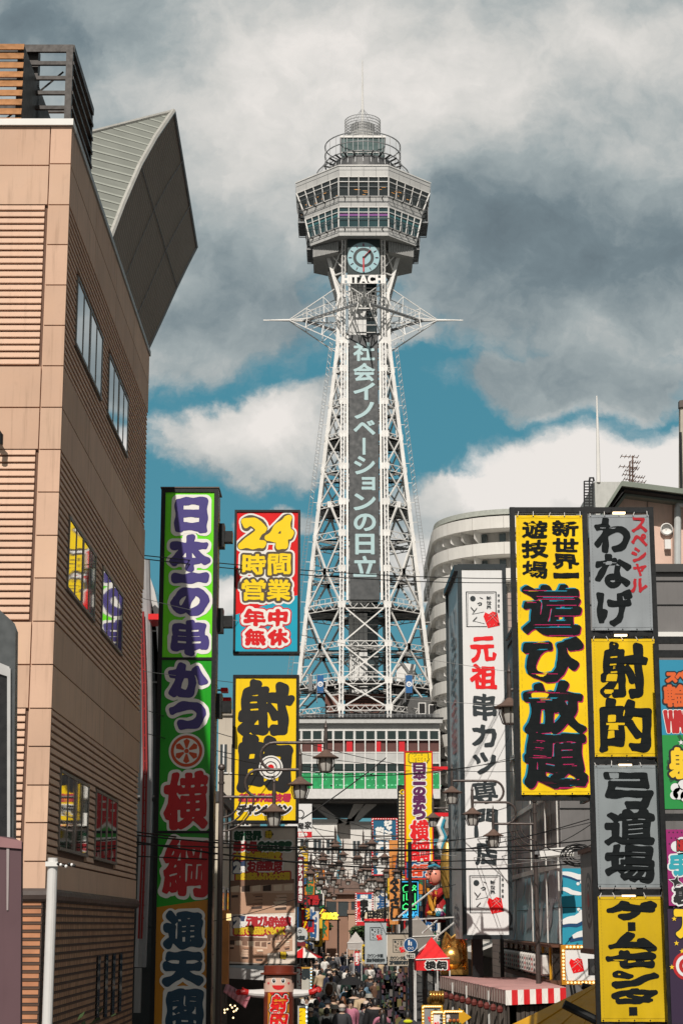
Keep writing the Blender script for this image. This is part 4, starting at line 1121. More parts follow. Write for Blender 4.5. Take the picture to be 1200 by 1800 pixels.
# ------------------------------------------------------------------ round-the-clock sign
Y = 44.6
s24 = thing('hanging_sign', 'red and cyan hanging sign with large yellow 24 above white-edged red writing', 'sign', (P(470, 1020, Y)[0], Y, 0))
x0, x1, z0, z1 = boxsign(s24, 411, 896, 527, 1149, Y, .38, BLACK, None, 4)
rdp = paint(226, 18, 22, 'signal red acrylic', .3, **FADE); cyp = paint(28, 166, 196, 'cyan acrylic', .3, **FADE)
m = MB(); za, zb2 = ZP(1080, Y), ZP(1046, Y)
mx = (x0+x1)/2+.1
poly_face(m, [(x0, za), (mx, za+.28), (mx+.2, za+.40), (x1, zb2), (x1, z1), (x0, z1)], rdp, Y+.03); poly_face(m, [(x0, z0), (x1, z0), (x1, zb2), (mx+.2, za+.40), (mx, za+.28), (x0, za)], cyp, Y+.03)
m.build('sign_face', s24)
yel = paint(250, 214, 10, 'yellow print', .35); umb = paint(88, 76, 62, 'umber print', .35); redp = paint(218, 16, 24, 'red print', .35)
m = MB()
for ch, a, b, c, d in (('2', 429, 914, 464, 960), ('4', 472, 913, 509, 961), ('時', 428, 975, 465, 1009), ('間', 472, 975, 509, 1009), ('営', 427, 1020, 465, 1054), ('業', 471, 1020, 509, 1054)):
    k = .045 if ch in '24' else .012
    if ch in '24': G(m, Y+.03, ch, a, b, c, d, [(k+.12, wht, .004), (k+.075, umb, .008), (k+.03, yel, .012)], .05, 56, None, None, .12)
    else: G(m, Y+.03, ch, a, b, c, d, [(k+.115, wht, .004), (k+.068, umb, .008), (k+.012, yel, .012)], .02, 60)
for ch, a, b, c, d in (('年', 430, 1073, 464, 1098), ('中', 474, 1073, 503, 1098), ('無', 433, 1108, 464, 1132), ('休', 473, 1108, 503, 1132)):
    G(m, Y+.03, ch, a, b, c, d, [(.13, redp, .005), (.10, wht, .009), (.035, redp, .013)], .03, 56)
m.build('lettering', s24)

# ------------------------------------------------------------------ yellow shooting gallery sign with a bullseye
Y = 44.4
ys = thing('hanging_sign', 'yellow hanging sign with huge black brush characters and a bullseye, over the poster', 'sign', (P(468, 1320, Y)[0], Y, 0))
boxsign(ys, 408, 1186, 525, 1447, Y, .38, BLACK, paint(248, 208, 14, 'yellow acrylic', .3, **FADE), 5)
blk = paint(26, 26, 28, 'black print', .4)
m = MB()
G(m, Y+.03, '射', 423, 1205, 510, 1287, [(.10, blk, .008)], .045, 70); G(m, Y+.03, '的', 425, 1300, 506, 1384, [(.12, blk, .008)], .045, 70)
c = P(476, 1349, Y); c = (c[0], Y+.018, c[2])
for k, (r, mt) in enumerate(((.29, wht), (.255, blk), (.23, wht), (.15, blk), (.125, wht), (.075, redp))): m.disc((c[0], c[1]-.003*k, c[2]), r, mt, 32)
mar = paint(190, 34, 74, 'raspberry print', .4)
ROW(m, Y+.03, '新世界遊技場', 420, 1396, 511, 1408.5, [(.02, mar, .006)], 0, 30, .2); ROW(m, Y+.03, 'チャンピオン', 418, 1416, 511, 1431, [(.045, wht, .006), (.02, blk, .010)], 0, 34, .25)
m.build('lettering', ys)

# ------------------------------------------------------------------ restaurant poster wall below it
Y = 46.5
po = thing('poster_board', 'weathered beige restaurant poster with room photographs and outlined lettering below yellow sign', 'poster', (P(462, 1570, Y)[0], Y, 0))
pap = mat('weathered poster paper', srgb(226, 212, 198), .6, var=.12, vscale=2, dirt=.2)
boxsign(po, 402, 1452, 522, 1697, Y, .5, mat('dark poster frame', (.06, .058, .055)), pap, 3)
m = MB(); pg = paint(20, 78, 52, 'dark green print'); pr = paint(176, 34, 44, 'dull red print'); pb = paint(46, 64, 96, 'dull blue print'); yl2 = paint(222, 190, 40, 'dull yellow print'); yb = Y+.03
ROW(m, yb, '新世界', 412, 1462, 460, 1476, [(.06, wht, .005), (.025, pg, .009)]); ROW(m, yb, '最大級', 411, 1480, 452, 1495, [(.06, wht, .005), (.025, pr, .009)]); ROW(m, yb, 'の広さ!!', 453, 1480, 512, 1495, [(.06, wht, .005), (.025, pg, .009)], 0, 26, .1)
ROW(m, yb, '大宴会場完備!', 411, 1498, 494, 1511, [(.045, pr, .005), (.015, yl2, .009)])
for (a, b) in ((1513, 1536), (1610, 1632)):
    r = rect(409, a, 432, b, yb); m.box((r[0], yb-.005, r[2]), (r[1], yb, r[3]), pb); G(m, yb, '2', 411.5, a+3, 422, b-3, [(.05, pb, .008), (.03, wht, .012)]); G(m, yb, '階', 423, a+10, 431, b-3, [(.01, wht, .01)], 0, 24)
ROW(m, yb, 'お座敷席', 435, 1514, 496, 1530, [(.055, wht, .005), (.02, pr, .009)]); ROW(m, yb, '開放感あふれる大広間', 415, 1534, 509, 1546, [(.05, pr, .005), (.014, yl2, .009)])
ROW(m, yb, 'テーブル席も充実', 433, 1612, 511, 1627, [(.055, wht, .005), (.02, pr, .009)]); ROW(m, yb, '家族でも団体でもOK', 412, 1630, 501, 1642, [(.05, pr, .005), (.014, yl2, .009)])
for (a, b, c, d) in ((466, 1459, 479, 1474), (492, 1668, 504, 1690)):
    q = P((a+c)/2, (b+d)/2, yb); m.disc((q[0], yb-.006, q[2]), .12, blk, 5); ROW(m, yb, '宴会', a+1, (b+d)/2-6, c-1, (b+d)/2, [(.008, yl2, .012)], 0, 18); ROW(m, yb, '受付', a+1, (b+d)/2+1, c-1, (b+d)/2+6, [(.008, yl2, .012)], 0, 18)
m.build('lettering', po)
m = MB(); rr = random.Random(5)
fl = [paint(*c, rough=.6) for c in ((190, 150, 124), (214, 182, 158), (130, 98, 80), (70, 54, 46), (236, 214, 190), (160, 120, 96))]
for (a, b, c, d, sl) in ((405, 1548, 517, 1607, -3), (403, 1645, 470, 1690, 4), (470, 1643, 514, 1676, -5)):
    def Q(u, v, h): return P(a+(c-a)*u, b+(d-b)*v+sl*u, yb-h)
    m.slab([Q(0, 1, .005), Q(1, 1, .005), Q(1, 0, .005), Q(0, 0, .005)], (0, .003, 0), fl[1])
    m.slab([Q(0, 1, .008), Q(1, 1, .008), Q(1, .42, .008), Q(0, .35, .008)], (0, .002, 0), fl[0]); m.slab([Q(0, .2, .008), Q(1, .12, .008), Q(1, 0, .008), Q(0, 0, .008)], (0, .002, 0), fl[2])
    for k in range(6):
        u = k/6; m.slab([Q(u+.01, .34, .009), Q(u+.14, .34, .009), Q(u+.14, .15, .009), Q(u+.01, .18, .009)], (0, .002, 0), fl[rr.choice((2, 3, 4))])
    for k in range(9):
        v = .36+.42*(k/9); u = (k*.37) % .76; w = .12+.2*(v-.3); h = .05+.09*v
        m.slab([Q(u+.02, v+h+.07, .011), Q(u+w-.01, v+h+.06, .011), Q(u+w-.01, v+h*.5, .011), Q(u+.02, v+h*.5, .011)], (0, .002, 0), fl[3])
        m.slab([Q(u, v+h, .014), Q(u+w, v+h*.8, .014), Q(u+w*.9, v, .014), Q(u-.03, v+.02, .014)], (0, .002, 0), fl[rr.choice((0, 1, 4, 5))])
m.build('room_photograph', po)

# ------------------------------------------------------------------ big white box sign
Y = 58.0
ws = thing('box_sign', 'tall white box sign with black brush characters and red ones near the top', 'sign', (P(850, 1300, Y)[0], Y, 0))
x0, x1, z0, z1 = P(808, 1300, Y)[0], P(894.5, 1300, Y)[0], ZP(1651, Y), ZP(994, Y)
xb0, yb1 = P(789.5, 1340, 62.6)[0], 62.6
acr = mat('white acrylic', (.80, .80, .80), .3, var=.04, vscale=.5, streak=.12); gyf = mat('grey side acrylic', srgb(222, 222, 222), .4, var=.1, streak=.25); drk = mat('dark slate frame', srgb(44, 52, 56), .45, .3)
m = MB(); f = .13
m.prism([(x0+.02, Y+.06), (x1-.02, Y+.06), (x1+.3, yb1), (xb0+.02, yb1)], z0, z1-.02, gyf)
m.box((x0, Y, z0), (x0+f, Y+.2, z1), drk); m.box((x1-f, Y, z0), (x1, Y+.2, z1), drk); m.box((x0+f, Y, z1-f), (x1-f, Y+.1, z1), drk); m.box((x0+f, Y, z0), (x1-f, Y+.1, z0+f), drk)
m.beam((x0-.02, Y, z1-.08), (xb0-.02, yb1, z1-.08), .2, drk); m.beam((xb0, yb1, z0), (xb0, yb1, z1), .12, drk)
m.prism([(x0, Y), (x1, Y), (x1+.3, yb1), (xb0, yb1)], z1, z1+.05, drk)
m.build('housing', ws)
m = MB(); m.box((x0+f, Y+.03, z0+f), (x1-f, Y+.055, ZP(1528, Y)), acr); m.box((x0+f, Y+.03, ZP(1526, Y)), (x1-f, Y+.055, z1-f), acr); m.box((x0+f, Y+.02, ZP(1528, Y)), (x1-f, Y+.05, ZP(1526, Y)), drk); m.build('sign_face', ws)
m = MB(); yl = Y+.03; ink = paint(44, 52, 56, 'slate ink', .4); rdi = paint(232, 12, 22, 'red ink', .4)
def seal(m, y, cx, cy, s):
    """tilted red seal with white brush strokes"""
    def q(u, v, h): return P(cx+s*(u*.95+v*.28), cy+s*(v-u*.2), y-h)
    m.slab([q(-.42, .5, .01), q(.42, .5, .01), q(.5, -.35, .01), q(.2, -.5, .01), q(-.1, -.38, .01), q(-.3, -.55, .01), q(-.5, -.3, .01)], (0, .003, 0), rdi)
    for (u0, v0, u1, v1, w) in ((-.45, .15, .45, -.3, .07), (-.05, -.4, .3, .25, .08), (.12, -.45, .42, .1, .06), (-.2, -.2, .2, -.32, .05), (-.3, .42, -.2, .3, .08), (0, .42, .1, .32, .08)):
        m.beam(q(u0, v0, .015), q(u1, v1, .015), w*s*Y/3200, wht, .004)
def logo(m, y, a, b, c, d, sealed=True):
    """square brush frame with flowing hiragana, a place name and a red seal"""
    W_, H_ = c-a, d-b; k = y/3200
    for (u0, v0, u1, v1) in ((0, 0, 1, 0), (1, 0, 1, .72), (0, 0, .02, 1), (0, 1, .7, 1)): m.beam(P(a+W_*u0, b+H_*v0, y-.01), P(a+W_*u1, b+H_*v1, y-.01), W_*.035*k, ink, .006)
    for (u0, v0, u1, v1) in ((.06, .05, .94, .05), (.06, .05, .07, .95)): m.beam(P(a+W_*u0, b+H_*v0, y-.01), P(a+W_*u1, b+H_*v1, y-.01), W_*.008*k, ink, .006)
    q = P(a+W_*.22, b+H_*.2, y-.01); m.disc((q[0], q[1], q[2]), W_*.095*k, ink, 18)
    G(m, y, 'っ', a+W_*.38, b+H_*.32, a+W_*.52, b+H_*.40, [(W_*.012*k, ink, .01)], .03, 24)
    m.beam(P(a+W_*.45, b+H_*.16, y-.01), P(a+W_*.56, b+H_*.2, y-.01), W_*.05*k, ink, .006)
    for (u0, v0, u1, v1, w) in ((.15, .44, .27, .56, .10), (.36, .46, .25, .58, .07), (.27, .56, .2, .64, .03), (.2, .65, .6, .58, .012), (.36, .72, .22, .84, .085), (.22, .84, .62, .92, .012)):
        m.beam(P(a+W_*u0, b+H_*v0, y-.01), P(a+W_*u1, b+H_*v1, y-.01), W_*w*k, ink, .006)
    COLM(m, y, '新世界', a+W_*.68, b+H_*.12, a+W_*.84, b+H_*.52, [(W_*.004*k, ink, .01)], .05, 26, .12)
    COLM(m, y, '商標登録', a+W_*1.05, b+H_*.04, a+W_*1.13, b+H_*.64, [(W_*.001*k, ink, .01)], 0, 18, .2)
    if sealed: seal(m, y, a+W_*.86, b+H_*.8, W_*.5)
    q = P(a+W_*1.1, b+H_*.93, y-.01); m.disc(q, W_*.045*k, ink, 16, W_*.035*k); G(m, y, 'R', a+W_*1.07, b+H_*.91, a+W_*1.13, b+H_*.96, [(W_*.003*k, ink, .01)], 0, 14)
logo(m, yl, 819, 1040, 871, 1101); logo(m, yl, 825, 1539, 878, 1604)
for ch, a, b, c, d, mt in (('元', 828, 1121, 869, 1162, rdi), ('祖', 828, 1170, 871, 1211, rdi), ('串', 831, 1220, 870, 1263, ink), ('カ', 831, 1274, 870, 1311, ink), ('ツ', 833, 1325, 870, 1361, ink), ('専', 832, 1374, 872, 1411, ink), ('門', 834, 1424, 873, 1468, ink), ('店', 836, 1479, 873, 1519, ink)):
    G(m, yl, ch, a, b, c, d, [(.035, mt, .01)], .05, 60)
m.build('lettering', ws)
m = MB(); ez = Vector((0, 0, 1)); ex = Vector((x0-xb0, Y-yb1, 0)).normalized()
PLf = Plane((xb0, yb1, 0), ex, ez); LW = math.hypot(x0-xb0, Y-yb1)
gk = mat('faded grey ink', srgb(120, 124, 128), .6); gr = mat('faded red ink', srgb(206, 140, 138), .6)
for ch, py0, py1, mt in (('い', 1075, 1115, gk), ('っ', 1125, 1145, gk), ('と', 1150, 1190, gk), ('く', 1195, 1230, gk), ('元', 1235, 1275, gr), ('祖', 1280, 1325, gr), ('串', 1335, 1390, gk), ('カ', 1400, 1440, gk), ('ツ', 1450, 1490, gk), ('店', 1590, 1630, gk)):
    glyph(m, PLf, ch, LW*.3, LW*.75, ZP(py1, 60), ZP(py0, 60), [(.035, mt, .02)], True, .04, 40)
m.build('side_lettering', ws)
m = MB(); q = P(838, 1650, Y+1); m.box((q[0]-.17, Y+.9, 1.9), (q[0]+.17, Y+1.3, z0+.05), BLACK); m.build('post', ws)

# ------------------------------------------------------------------ steel frame with cloth banners on the right
Y = 32.0
fr = thing('banner_frame', 'black steel frame carrying five cloth banners at right', 'frame', (P(1030, 1300, Y)[0], Y, 0))
m = MB()
def vx(px, py): return P(px, py, Y)[0]
XA, XB, XC = P(905, 1150, Y)[0], P(1040, 1350, Y)[0], P(1160, 1350, Y)[0]
zT, zL = ZP(896, Y), ZP(1402, Y)
m.box((XA-.045, Y, zL-.05), (XA+.045, Y+.1, zT+.05), BLACK); m.box((XB-.05, Y-.004, .0), (XB+.05, Y+.104, zT+.05), BLACK); m.box((XC-.05, Y-.004, 0), (XC+.05, Y+.104, zT+.05), BLACK)
m.box((XA-.045, Y+.002, zT-.05), (XC+.05, Y+.098, zT+.048), BLACK); m.box((XA+.045, Y+.002, zL-.05), (XB-.05, Y+.098, zL+.05), BLACK)
for py in (1113, 1338, 1568, 1802): m.box((XB+.05, Y+.002, ZP(py, Y)-.05), (XC-.05, Y+.098, ZP(py, Y)+.05), BLACK)
for py in (930, 1000, 1080, 1180, 1280, 1360): m.beam((XA, Y+.05, ZP(py, Y)), (XA+.0, Y+1.6, ZP(py, Y)-.1), .03, BLACK) if False else None
m.box((XB-.04, Y+.1, 6), (XB+.04, Y+1.5, 6.08), BLACK); m.box((XC-.04, Y+.1, 9), (XC+.04, Y+1.5, 9.08), BLACK); m.box((XA-.03, Y+.1, 9), (XA+.03, Y+1.5, 9.06), BLACK)
m.box((XC+.05, Y+.01, ZP(1124, Y)-.07), (XC+1.4, Y+.09, ZP(1124, Y)+.05), BLACK)
m.build('steelwork', fr)
warm = mat('warm lamp', (.9, .8, .6), .4, emit=(1.0, .72, .42), estr=3.0, var=0)
for px, py in ((1087, 902), (1090, 1117), (1098, 1345), (1104, 1575)):
    c = P(px, py, Y-.02); m = MB(); m.box((c[0]-.14, Y-.06, c[2]+.02), (c[0]+.14, Y+.1, c[2]+.07), BLACK); m.box((c[0]-.11, Y-.05, c[2]-.012), (c[0]+.11, Y+.03, c[2]+.018), warm); m.build('lamp', fr)
class Cloth(Plane):
    """a hung cloth: the plane with soft folds"""
    def __init__(s, o, w, h, seed, amp=.014):
        super().__init__(o); s.w, s.h, s.p, s.amp = w, h, seed*1.7, amp
    def fold(s, x, z):
        u, v = x/s.w, z/s.h
        top = max(0, v-.80)/.2; bot = max(0, .12-v)/.12
        d = math.sin(7*u+2.2*v+s.p)*math.cos(3.1*v-1.5*u+s.p)+.5*math.sin(11*v*s.h/s.w*.5+4*u+s.p*2)+.8*(top**2+bot**2)*math.sin(25*u+s.p)+.5*math.sin(16*(u-v*.8)+s.p)*max(0, .5-abs(v-.5))
        return s.amp*d
    def at(s, x, z, h=0.0): return s.o+Vector((x, -h-s.fold(x, z), z))
def banner(px0, py0, px1, py1, label, colr, chars, seed):
    yb = Y-.03; x0, x1, z0, z1 = rect(px0, py0, px1, py1, yb); w, h = x1-x0, z1-z0
    cl = Cloth((x0, yb, z0), w, h, seed)
    b = thing('cloth_banner', label, 'banner', (x0, yb, z0), 'cloth banners on the black frame')
    fab = colr; edge = paint(*[int(c*.8) for c in (colr['c'])], rough=.8) if isinstance(colr, dict) else None
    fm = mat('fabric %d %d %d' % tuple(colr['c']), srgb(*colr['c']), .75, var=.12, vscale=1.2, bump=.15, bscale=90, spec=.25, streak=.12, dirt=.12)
    NX, NZ = 36, int(36*h/w); m = MB()
    vs = [cl.at(w*i/NX, h*j/NZ, 0) for j in range(NZ+1) for i in range(NX+1)]; vb = [v+Vector((0, .006, 0)) for v in vs]; n = len(vs)
    fs = [(j*(NX+1)+i, j*(NX+1)+i+1, (j+1)*(NX+1)+i+1, (j+1)*(NX+1)+i) for j in range(NZ) for i in range(NX)]
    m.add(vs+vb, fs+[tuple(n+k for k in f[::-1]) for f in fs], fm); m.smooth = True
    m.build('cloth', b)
    m = MB(); hm = edge
    # stitched hem lines and eyelets with cord
    for i in range(40):
        for (xx, za, zb_) in ((.045, h*i/40, h*(i+.55)/40), (w-.045, h*i/40, h*(i+.55)/40)): m.slab([cl.at(xx, za, .003), cl.at(xx+.006, za, .003), cl.at(xx+.006, zb_, .003), cl.at(xx, zb_, .003)], (0, -.001, 0), hm)
    for zz in (.05, h-.05):
        for i in range(24): m.slab([cl.at(w*i/24, zz, .003), cl.at(w*(i+1)/24, zz, .003), cl.at(w*(i+1)/24, zz+.005, .003), cl.at(w*i/24, zz+.005, .003)], (0, -.001, 0), hm)
    m.build('stitching', b)
    m = MB()
    for i in range(5):
        xx = .03+(w-.06)*i/4
        for zz, dz in ((h-.02, .1), (.02, -.1)):
            c = cl.at(xx, zz, .004); m.disc((c[0], c[1], c[2]), .013, BLACK, 8); m.beam(c, c+Vector((random.uniform(-.05, .05), .05, dz)), .008, WHITE if dz > 0 else BLACK)
    m.build('eyelet', b)
    m = MB()
    for (ch, a, bb, c, d, kind) in chars:
        q0, q1 = P(a, (bb+d)/2, yb)[0]-x0, P(c, (bb+d)/2, yb)[0]-x0; e0, e1 = ZP(d, yb)-z0, ZP(bb, yb)-z0
        s = max(q1-q0, e1-e0)
        bk = mat('banner black', srgb(22, 27, 29), .85, var=.1, spec=.2)
        if kind == 'big': L = [(s*.05, paint(20, 140, 168, 'banner cyan', .8), .004), (s*.05, paint(190, 20, 96, 'banner magenta', .8), .0075), (s*.05, bk, .011)]; sh = [(-s*.028, s*.018), (s*.014, -s*.014), (0, 0)]
        elif kind == 'mid': L = [(s*.035, bk, .006)]; sh = None
        elif kind == 'heavy': L = [(s*.052, bk, .006)]; sh = None
        elif kind == 'red': L = [(s*.05, paint(178, 24, 38, 'banner red', .8), .006)]; sh = None
        glyph(m, cl, ch, q0+s*.05, q1-s*.05, e0+s*.04, e1-s*.04, L, True, .03, 80 if kind != 'mid' else 56, 0, sh, .75 if kind == 'big' else .62)
    m.build('lettering', b)
banner(911, 906, 1029, 1397, 'long yellow cloth banner with heavy black characters edged cyan and magenta', {'c': (244, 204, 22)},
       [('遊', 916, 915, 962, 947, 'mid'), ('技', 916, 949, 963, 981, 'mid'), ('場', 917, 986, 963, 1017, 'mid'), ('新', 968, 915, 1016, 943, 'mid'), ('世', 969, 946, 1016, 971, 'mid'), ('界', 970, 973, 1017, 1000, 'mid'), ('一', 971, 1006, 1017, 1016, 'mid'),
        ('遊', 917, 1026, 1021, 1117, 'big'), ('び', 920, 1120, 1022, 1199, 'big'), ('放', 919, 1201, 1028, 1289, 'big'), ('題', 919, 1290, 1030, 1385, 'big')], 1)
banner(1037, 905, 1143, 1108, 'grey cloth banner with large black hiragana and a small red column, topmost at right', {'c': (146, 152, 157)},
       [('わ', 1043, 911, 1106, 972, 'heavy'), ('な', 1045, 975, 1107, 1034, 'heavy'), ('げ', 1047, 1038, 1113, 1100, 'heavy'), ('ス', 1109, 910, 1136, 936, 'red'), ('ペ', 1108, 938, 1137, 960, 'red'), ('シ', 1109, 963, 1136, 988, 'red'), ('ャ', 1112, 991, 1135, 1012, 'red'), ('ル', 1107, 1017, 1136, 1041, 'red')], 2)
banner(1042, 1123, 1153, 1330, 'yellow cloth banner with two heavy black kanji under the topmost grey banner', {'c': (226, 188, 24)},  # yellow lowered a little, shade down the frame put into the cloth colour
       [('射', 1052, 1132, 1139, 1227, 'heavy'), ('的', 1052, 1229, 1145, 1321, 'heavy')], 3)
banner(1047, 1345, 1160, 1560, 'darker grey cloth banner with three black characters between two yellow banners', {'c': (138, 146, 150)},
       [('弓', 1061, 1356, 1146, 1422, 'heavy'), ('道', 1061, 1423, 1150, 1485, 'heavy'), ('場', 1063, 1486, 1151, 1551, 'heavy')], 4)
banner(1053, 1576, 1168, 1796, 'dimmed yellow cloth banner with a column of katakana, lowest on the frame', {'c': (206, 172, 22)},  # yellow lowered further, shade at the frame's foot put into the colour
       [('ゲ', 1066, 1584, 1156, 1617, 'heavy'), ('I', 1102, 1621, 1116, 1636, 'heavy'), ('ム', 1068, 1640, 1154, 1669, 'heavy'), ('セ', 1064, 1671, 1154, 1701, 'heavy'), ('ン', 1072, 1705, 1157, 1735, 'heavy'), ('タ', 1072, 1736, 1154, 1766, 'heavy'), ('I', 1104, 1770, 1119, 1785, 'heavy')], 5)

# colourful printed banners cut by the right edge
Y = 31.0
def pane_(label, py0, py1, seed): 
    b = thing('printed_banner', label, 'banner', (P(1166, py0, Y)[0], Y, 0)); return b
b = pane_('blue and green comic style printed banner with orange and yellow characters at right edge', 1160, 1425, 1)
m = MB(); x0 = P(1163, 1300, Y)[0]; x1 = x0+1.2
tealb = paint(30, 136, 170, 'comic blue', .6); cg = paint(22, 140, 62, 'comic green', .6); cdg = paint(12, 84, 40, 'comic dark green', .6)
z = lambda p: ZP(p, Y)
m.box((x0, Y, z(1292)), (x1, Y+.02, z(1160)), tealb); m.box((x0, Y, z(1422)), (x1, Y+.02, z(1292)), cg); 
cxx, czz = x0+.55, z(1350)
for k in range(28):
    t = 2*math.pi*k/28; d = Vector((math.cos(t), 0, math.sin(t))); e = Vector((-d.z, 0, d.x))
    r1 = .5 if abs(d.x) > .5 else .62
    tip = Vector((cxx, Y-.004, czz))+d*.2; o1, o2 = Vector((cxx, Y-.004, czz))+d*r1-e*.03, Vector((cxx, Y-.004, czz))+d*r1+e*.03
    m.add([tip, o1, o2], [(0, 1, 2)], cdg)
m.build('cloth', b)
m = MB(); oro = paint(216, 92, 30, 'comic orange', .6); bl2 = paint(22, 24, 28, 'comic black', .6); cw = paint(224, 226, 228, 'comic white', .6); cy_ = paint(240, 200, 30, 'comic yellow', .6); cr = paint(180, 24, 30, 'comic red', .6)
G(m, Y, 'ス', 1171, 1184, 1187, 1198, [(.045, bl2, .004), (.022, oro, .008)]); G(m, Y, 'ペ', 1188, 1182, 1203, 1194, [(.045, bl2, .004), (.022, oro, .008)])
G(m, Y, '輪', 1168, 1206, 1207, 1240, [(.06, bl2, .004), (.028, oro, .008)], 0, 60)
for ch, a, c in (('W', 1168, 1188), ('A', 1187, 1201), ('N', 1202, 1216)): G(m, Y, ch, a, 1251, c, 1286, [(.04, wht, .004), (.03, cr, .008)])
G(m, Y, '射', 1178, 1317, 1220, 1366, [(.07, bl2, .006), (.035, cy_, .01)], 0, 60)
for (px, py, r) in ((1186, 1385, .08), (1192, 1395, .1), (1200, 1380, .09), (1184, 1398, .07), (1205, 1400, .1)): q = P(px, py, Y-.01); m.disc(q, r, cw, 16)
for (px, py) in ((1196, 1305), (1205, 1300)):
    q = Vector(P(px, py, Y-.012)); m.add([q+Vector((math.sin(t*math.pi/5)*(.05 if t % 2 == 0 else .02), 0, math.cos(t*math.pi/5)*(.05 if t % 2 == 0 else .02))) for t in range(10)], [list(range(10))[::-1]], cw)
m.build('lettering', b)
b = pane_('magenta dotted printed banner with a throwing star and teal character at right edge', 1458, 1592, 2)
m = MB(); mg = paint(150, 24, 106, 'comic magenta', .6); mgd = paint(70, 14, 58, 'comic plum dot', .6); tq = paint(40, 160, 176, 'comic turquoise', .6)
x0 = P(1172, 1525, Y)[0]; x1 = x0+1.1; m.box((x0, Y, z(1592)), (x1, Y+.02, z(1458)), mg)
for i in range(14):
    for j in range(9): m.disc((x0+.05+j*.07+(i % 2)*.035, Y-.003, z(1463)-i*.095), .014, mgd, 8)
m.build('cloth', b)
m = MB(); c = P(1196, 1488, Y-.006)
for dx, dz, r in ((-.08, 0, .09), (.02, .06, .1), (.02, -.07, .1), (.1, 0, .1)): m.disc((c[0]+dx, c[1], c[2]+dz), r, cw, 16)
ROW(m, Y, 'NE', 1189, 1477, 1203, 1486, [(.02, bl2, .01), (.006, cr, .013)]); ROW(m, Y, 'NI', 1189, 1487, 1203, 1495, [(.02, bl2, .01), (.006, cr, .013)])
G(m, Y, '手', 1178, 1504, 1212, 1536, [(.06, cw, .006), (.035, tq, .01)], 0, 56)
q = Vector(P(1187, 1550, Y-.012))
for r, mt in ((.13, cw), (.105, bl2)):
    m.add([q+Vector((math.sin(t*math.pi/4+.3)*(r if t % 2 == 0 else r*.4), -.002*(mt is bl2), math.cos(t*math.pi/4+.3)*(r if t % 2 == 0 else r*.4))) for t in range(8)], [list(range(8))[::-1]], mt)
G(m, Y, '裏', 1184, 1560, 1215, 1588, [(.05, cw, .006), (.02, bl2, .01)], 0, 40)
m.build('lettering', b)
b = pane_('dark purple printed banner with small yellow stars and a red ring at right edge', 1600, 1795, 3)
m = MB(); dp_ = paint(46, 26, 58, 'comic dark purple', .6)
x0 = P(1176, 1700, Y)[0]; x1 = x0+1.1; m.box((x0, Y, z(1800)), (x1, Y+.02, z(1598)), dp_); m.build('cloth', b)
m = MB()
G(m, Y, 'ア', 1188, 1602, 1225, 1645, [(.06, bl2, .004), (.04, cy_, .008)], 0, 50)
for (px, py) in ((1184, 1615), (1188, 1658), (1198, 1672), (1180, 1700)):
    q = Vector(P(px, py, Y-.012)); m.add([q+Vector((math.sin(t*math.pi/5)*(.045 if t % 2 == 0 else .018), 0, math.cos(t*math.pi/5)*(.045 if t % 2 == 0 else .018))) for t in range(10)], [list(range(10))[::-1]], cy_)
c = P(1206, 1698, Y-.006)
for k, (r, mt) in enumerate(((.23, cr), (.18, cw), (.13, cr), (.07, cw))): m.disc((c[0], c[1]-.003*k, c[2]), r, mt, 28)
m.build('lettering', b)
m = MB(); xx = P(1164, 1500, Y+.1)[0]
for py in (1148, 1436, 1597): m.box((xx, Y+.05, z(py)-.06), (xx+1.5, Y+.14, z(py)+.06), BLACK)
m.box((xx-.03, Y+.04, 0), (xx+.05, Y+.15, z(1130)), BLACK)
tag(m.build('support_rail'), 'black steel rails holding the printed banners at right edge', 'rail')
# ------------------------------------------------------------------ far curved apartment block on the right
HY = 190.0
ho = thing('curved_apartment_block', 'pale concrete apartment block with a rounded corner and stacked balconies beside the tower', 'building', (XP(900, 1100, HY), HY, 0))
hx0 = XP(767, 1050, HY); hr = 9.0; hx1 = XP(1110, 1050, HY); zt = ZP(893, HY)
def hplan(off, n=16):
    pts = []
    cx_, cy_ = hx0+hr, HY+hr; r = hr-off
    for k in range(n+1):
        t = math.pi+ (math.pi/2)*k/n; pts.append((cx_+r*math.cos(t), cy_+r*math.sin(t)))
    return pts                                     # from the left flank round to the front
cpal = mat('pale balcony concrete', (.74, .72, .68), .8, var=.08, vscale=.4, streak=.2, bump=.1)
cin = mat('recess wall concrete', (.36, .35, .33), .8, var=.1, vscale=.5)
def hsolid(m, off, z0, z1, mt, back=30):
    p = hplan(off); poly = [(hx0+off, HY+back)]+p+[(hx1, HY+off), (hx1, HY+back)]
    m.prism(poly, z0, z1, mt)
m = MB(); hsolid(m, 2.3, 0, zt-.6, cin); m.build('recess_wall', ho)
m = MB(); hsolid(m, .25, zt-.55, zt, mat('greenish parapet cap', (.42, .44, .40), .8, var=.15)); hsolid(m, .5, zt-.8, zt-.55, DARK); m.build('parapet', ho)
FH = 2.86
m2 = MB(); fin = mat('white balcony fin', (.74, .73, .71), .6)
hw_ = glass('balcony window', (.04, .06, .065))
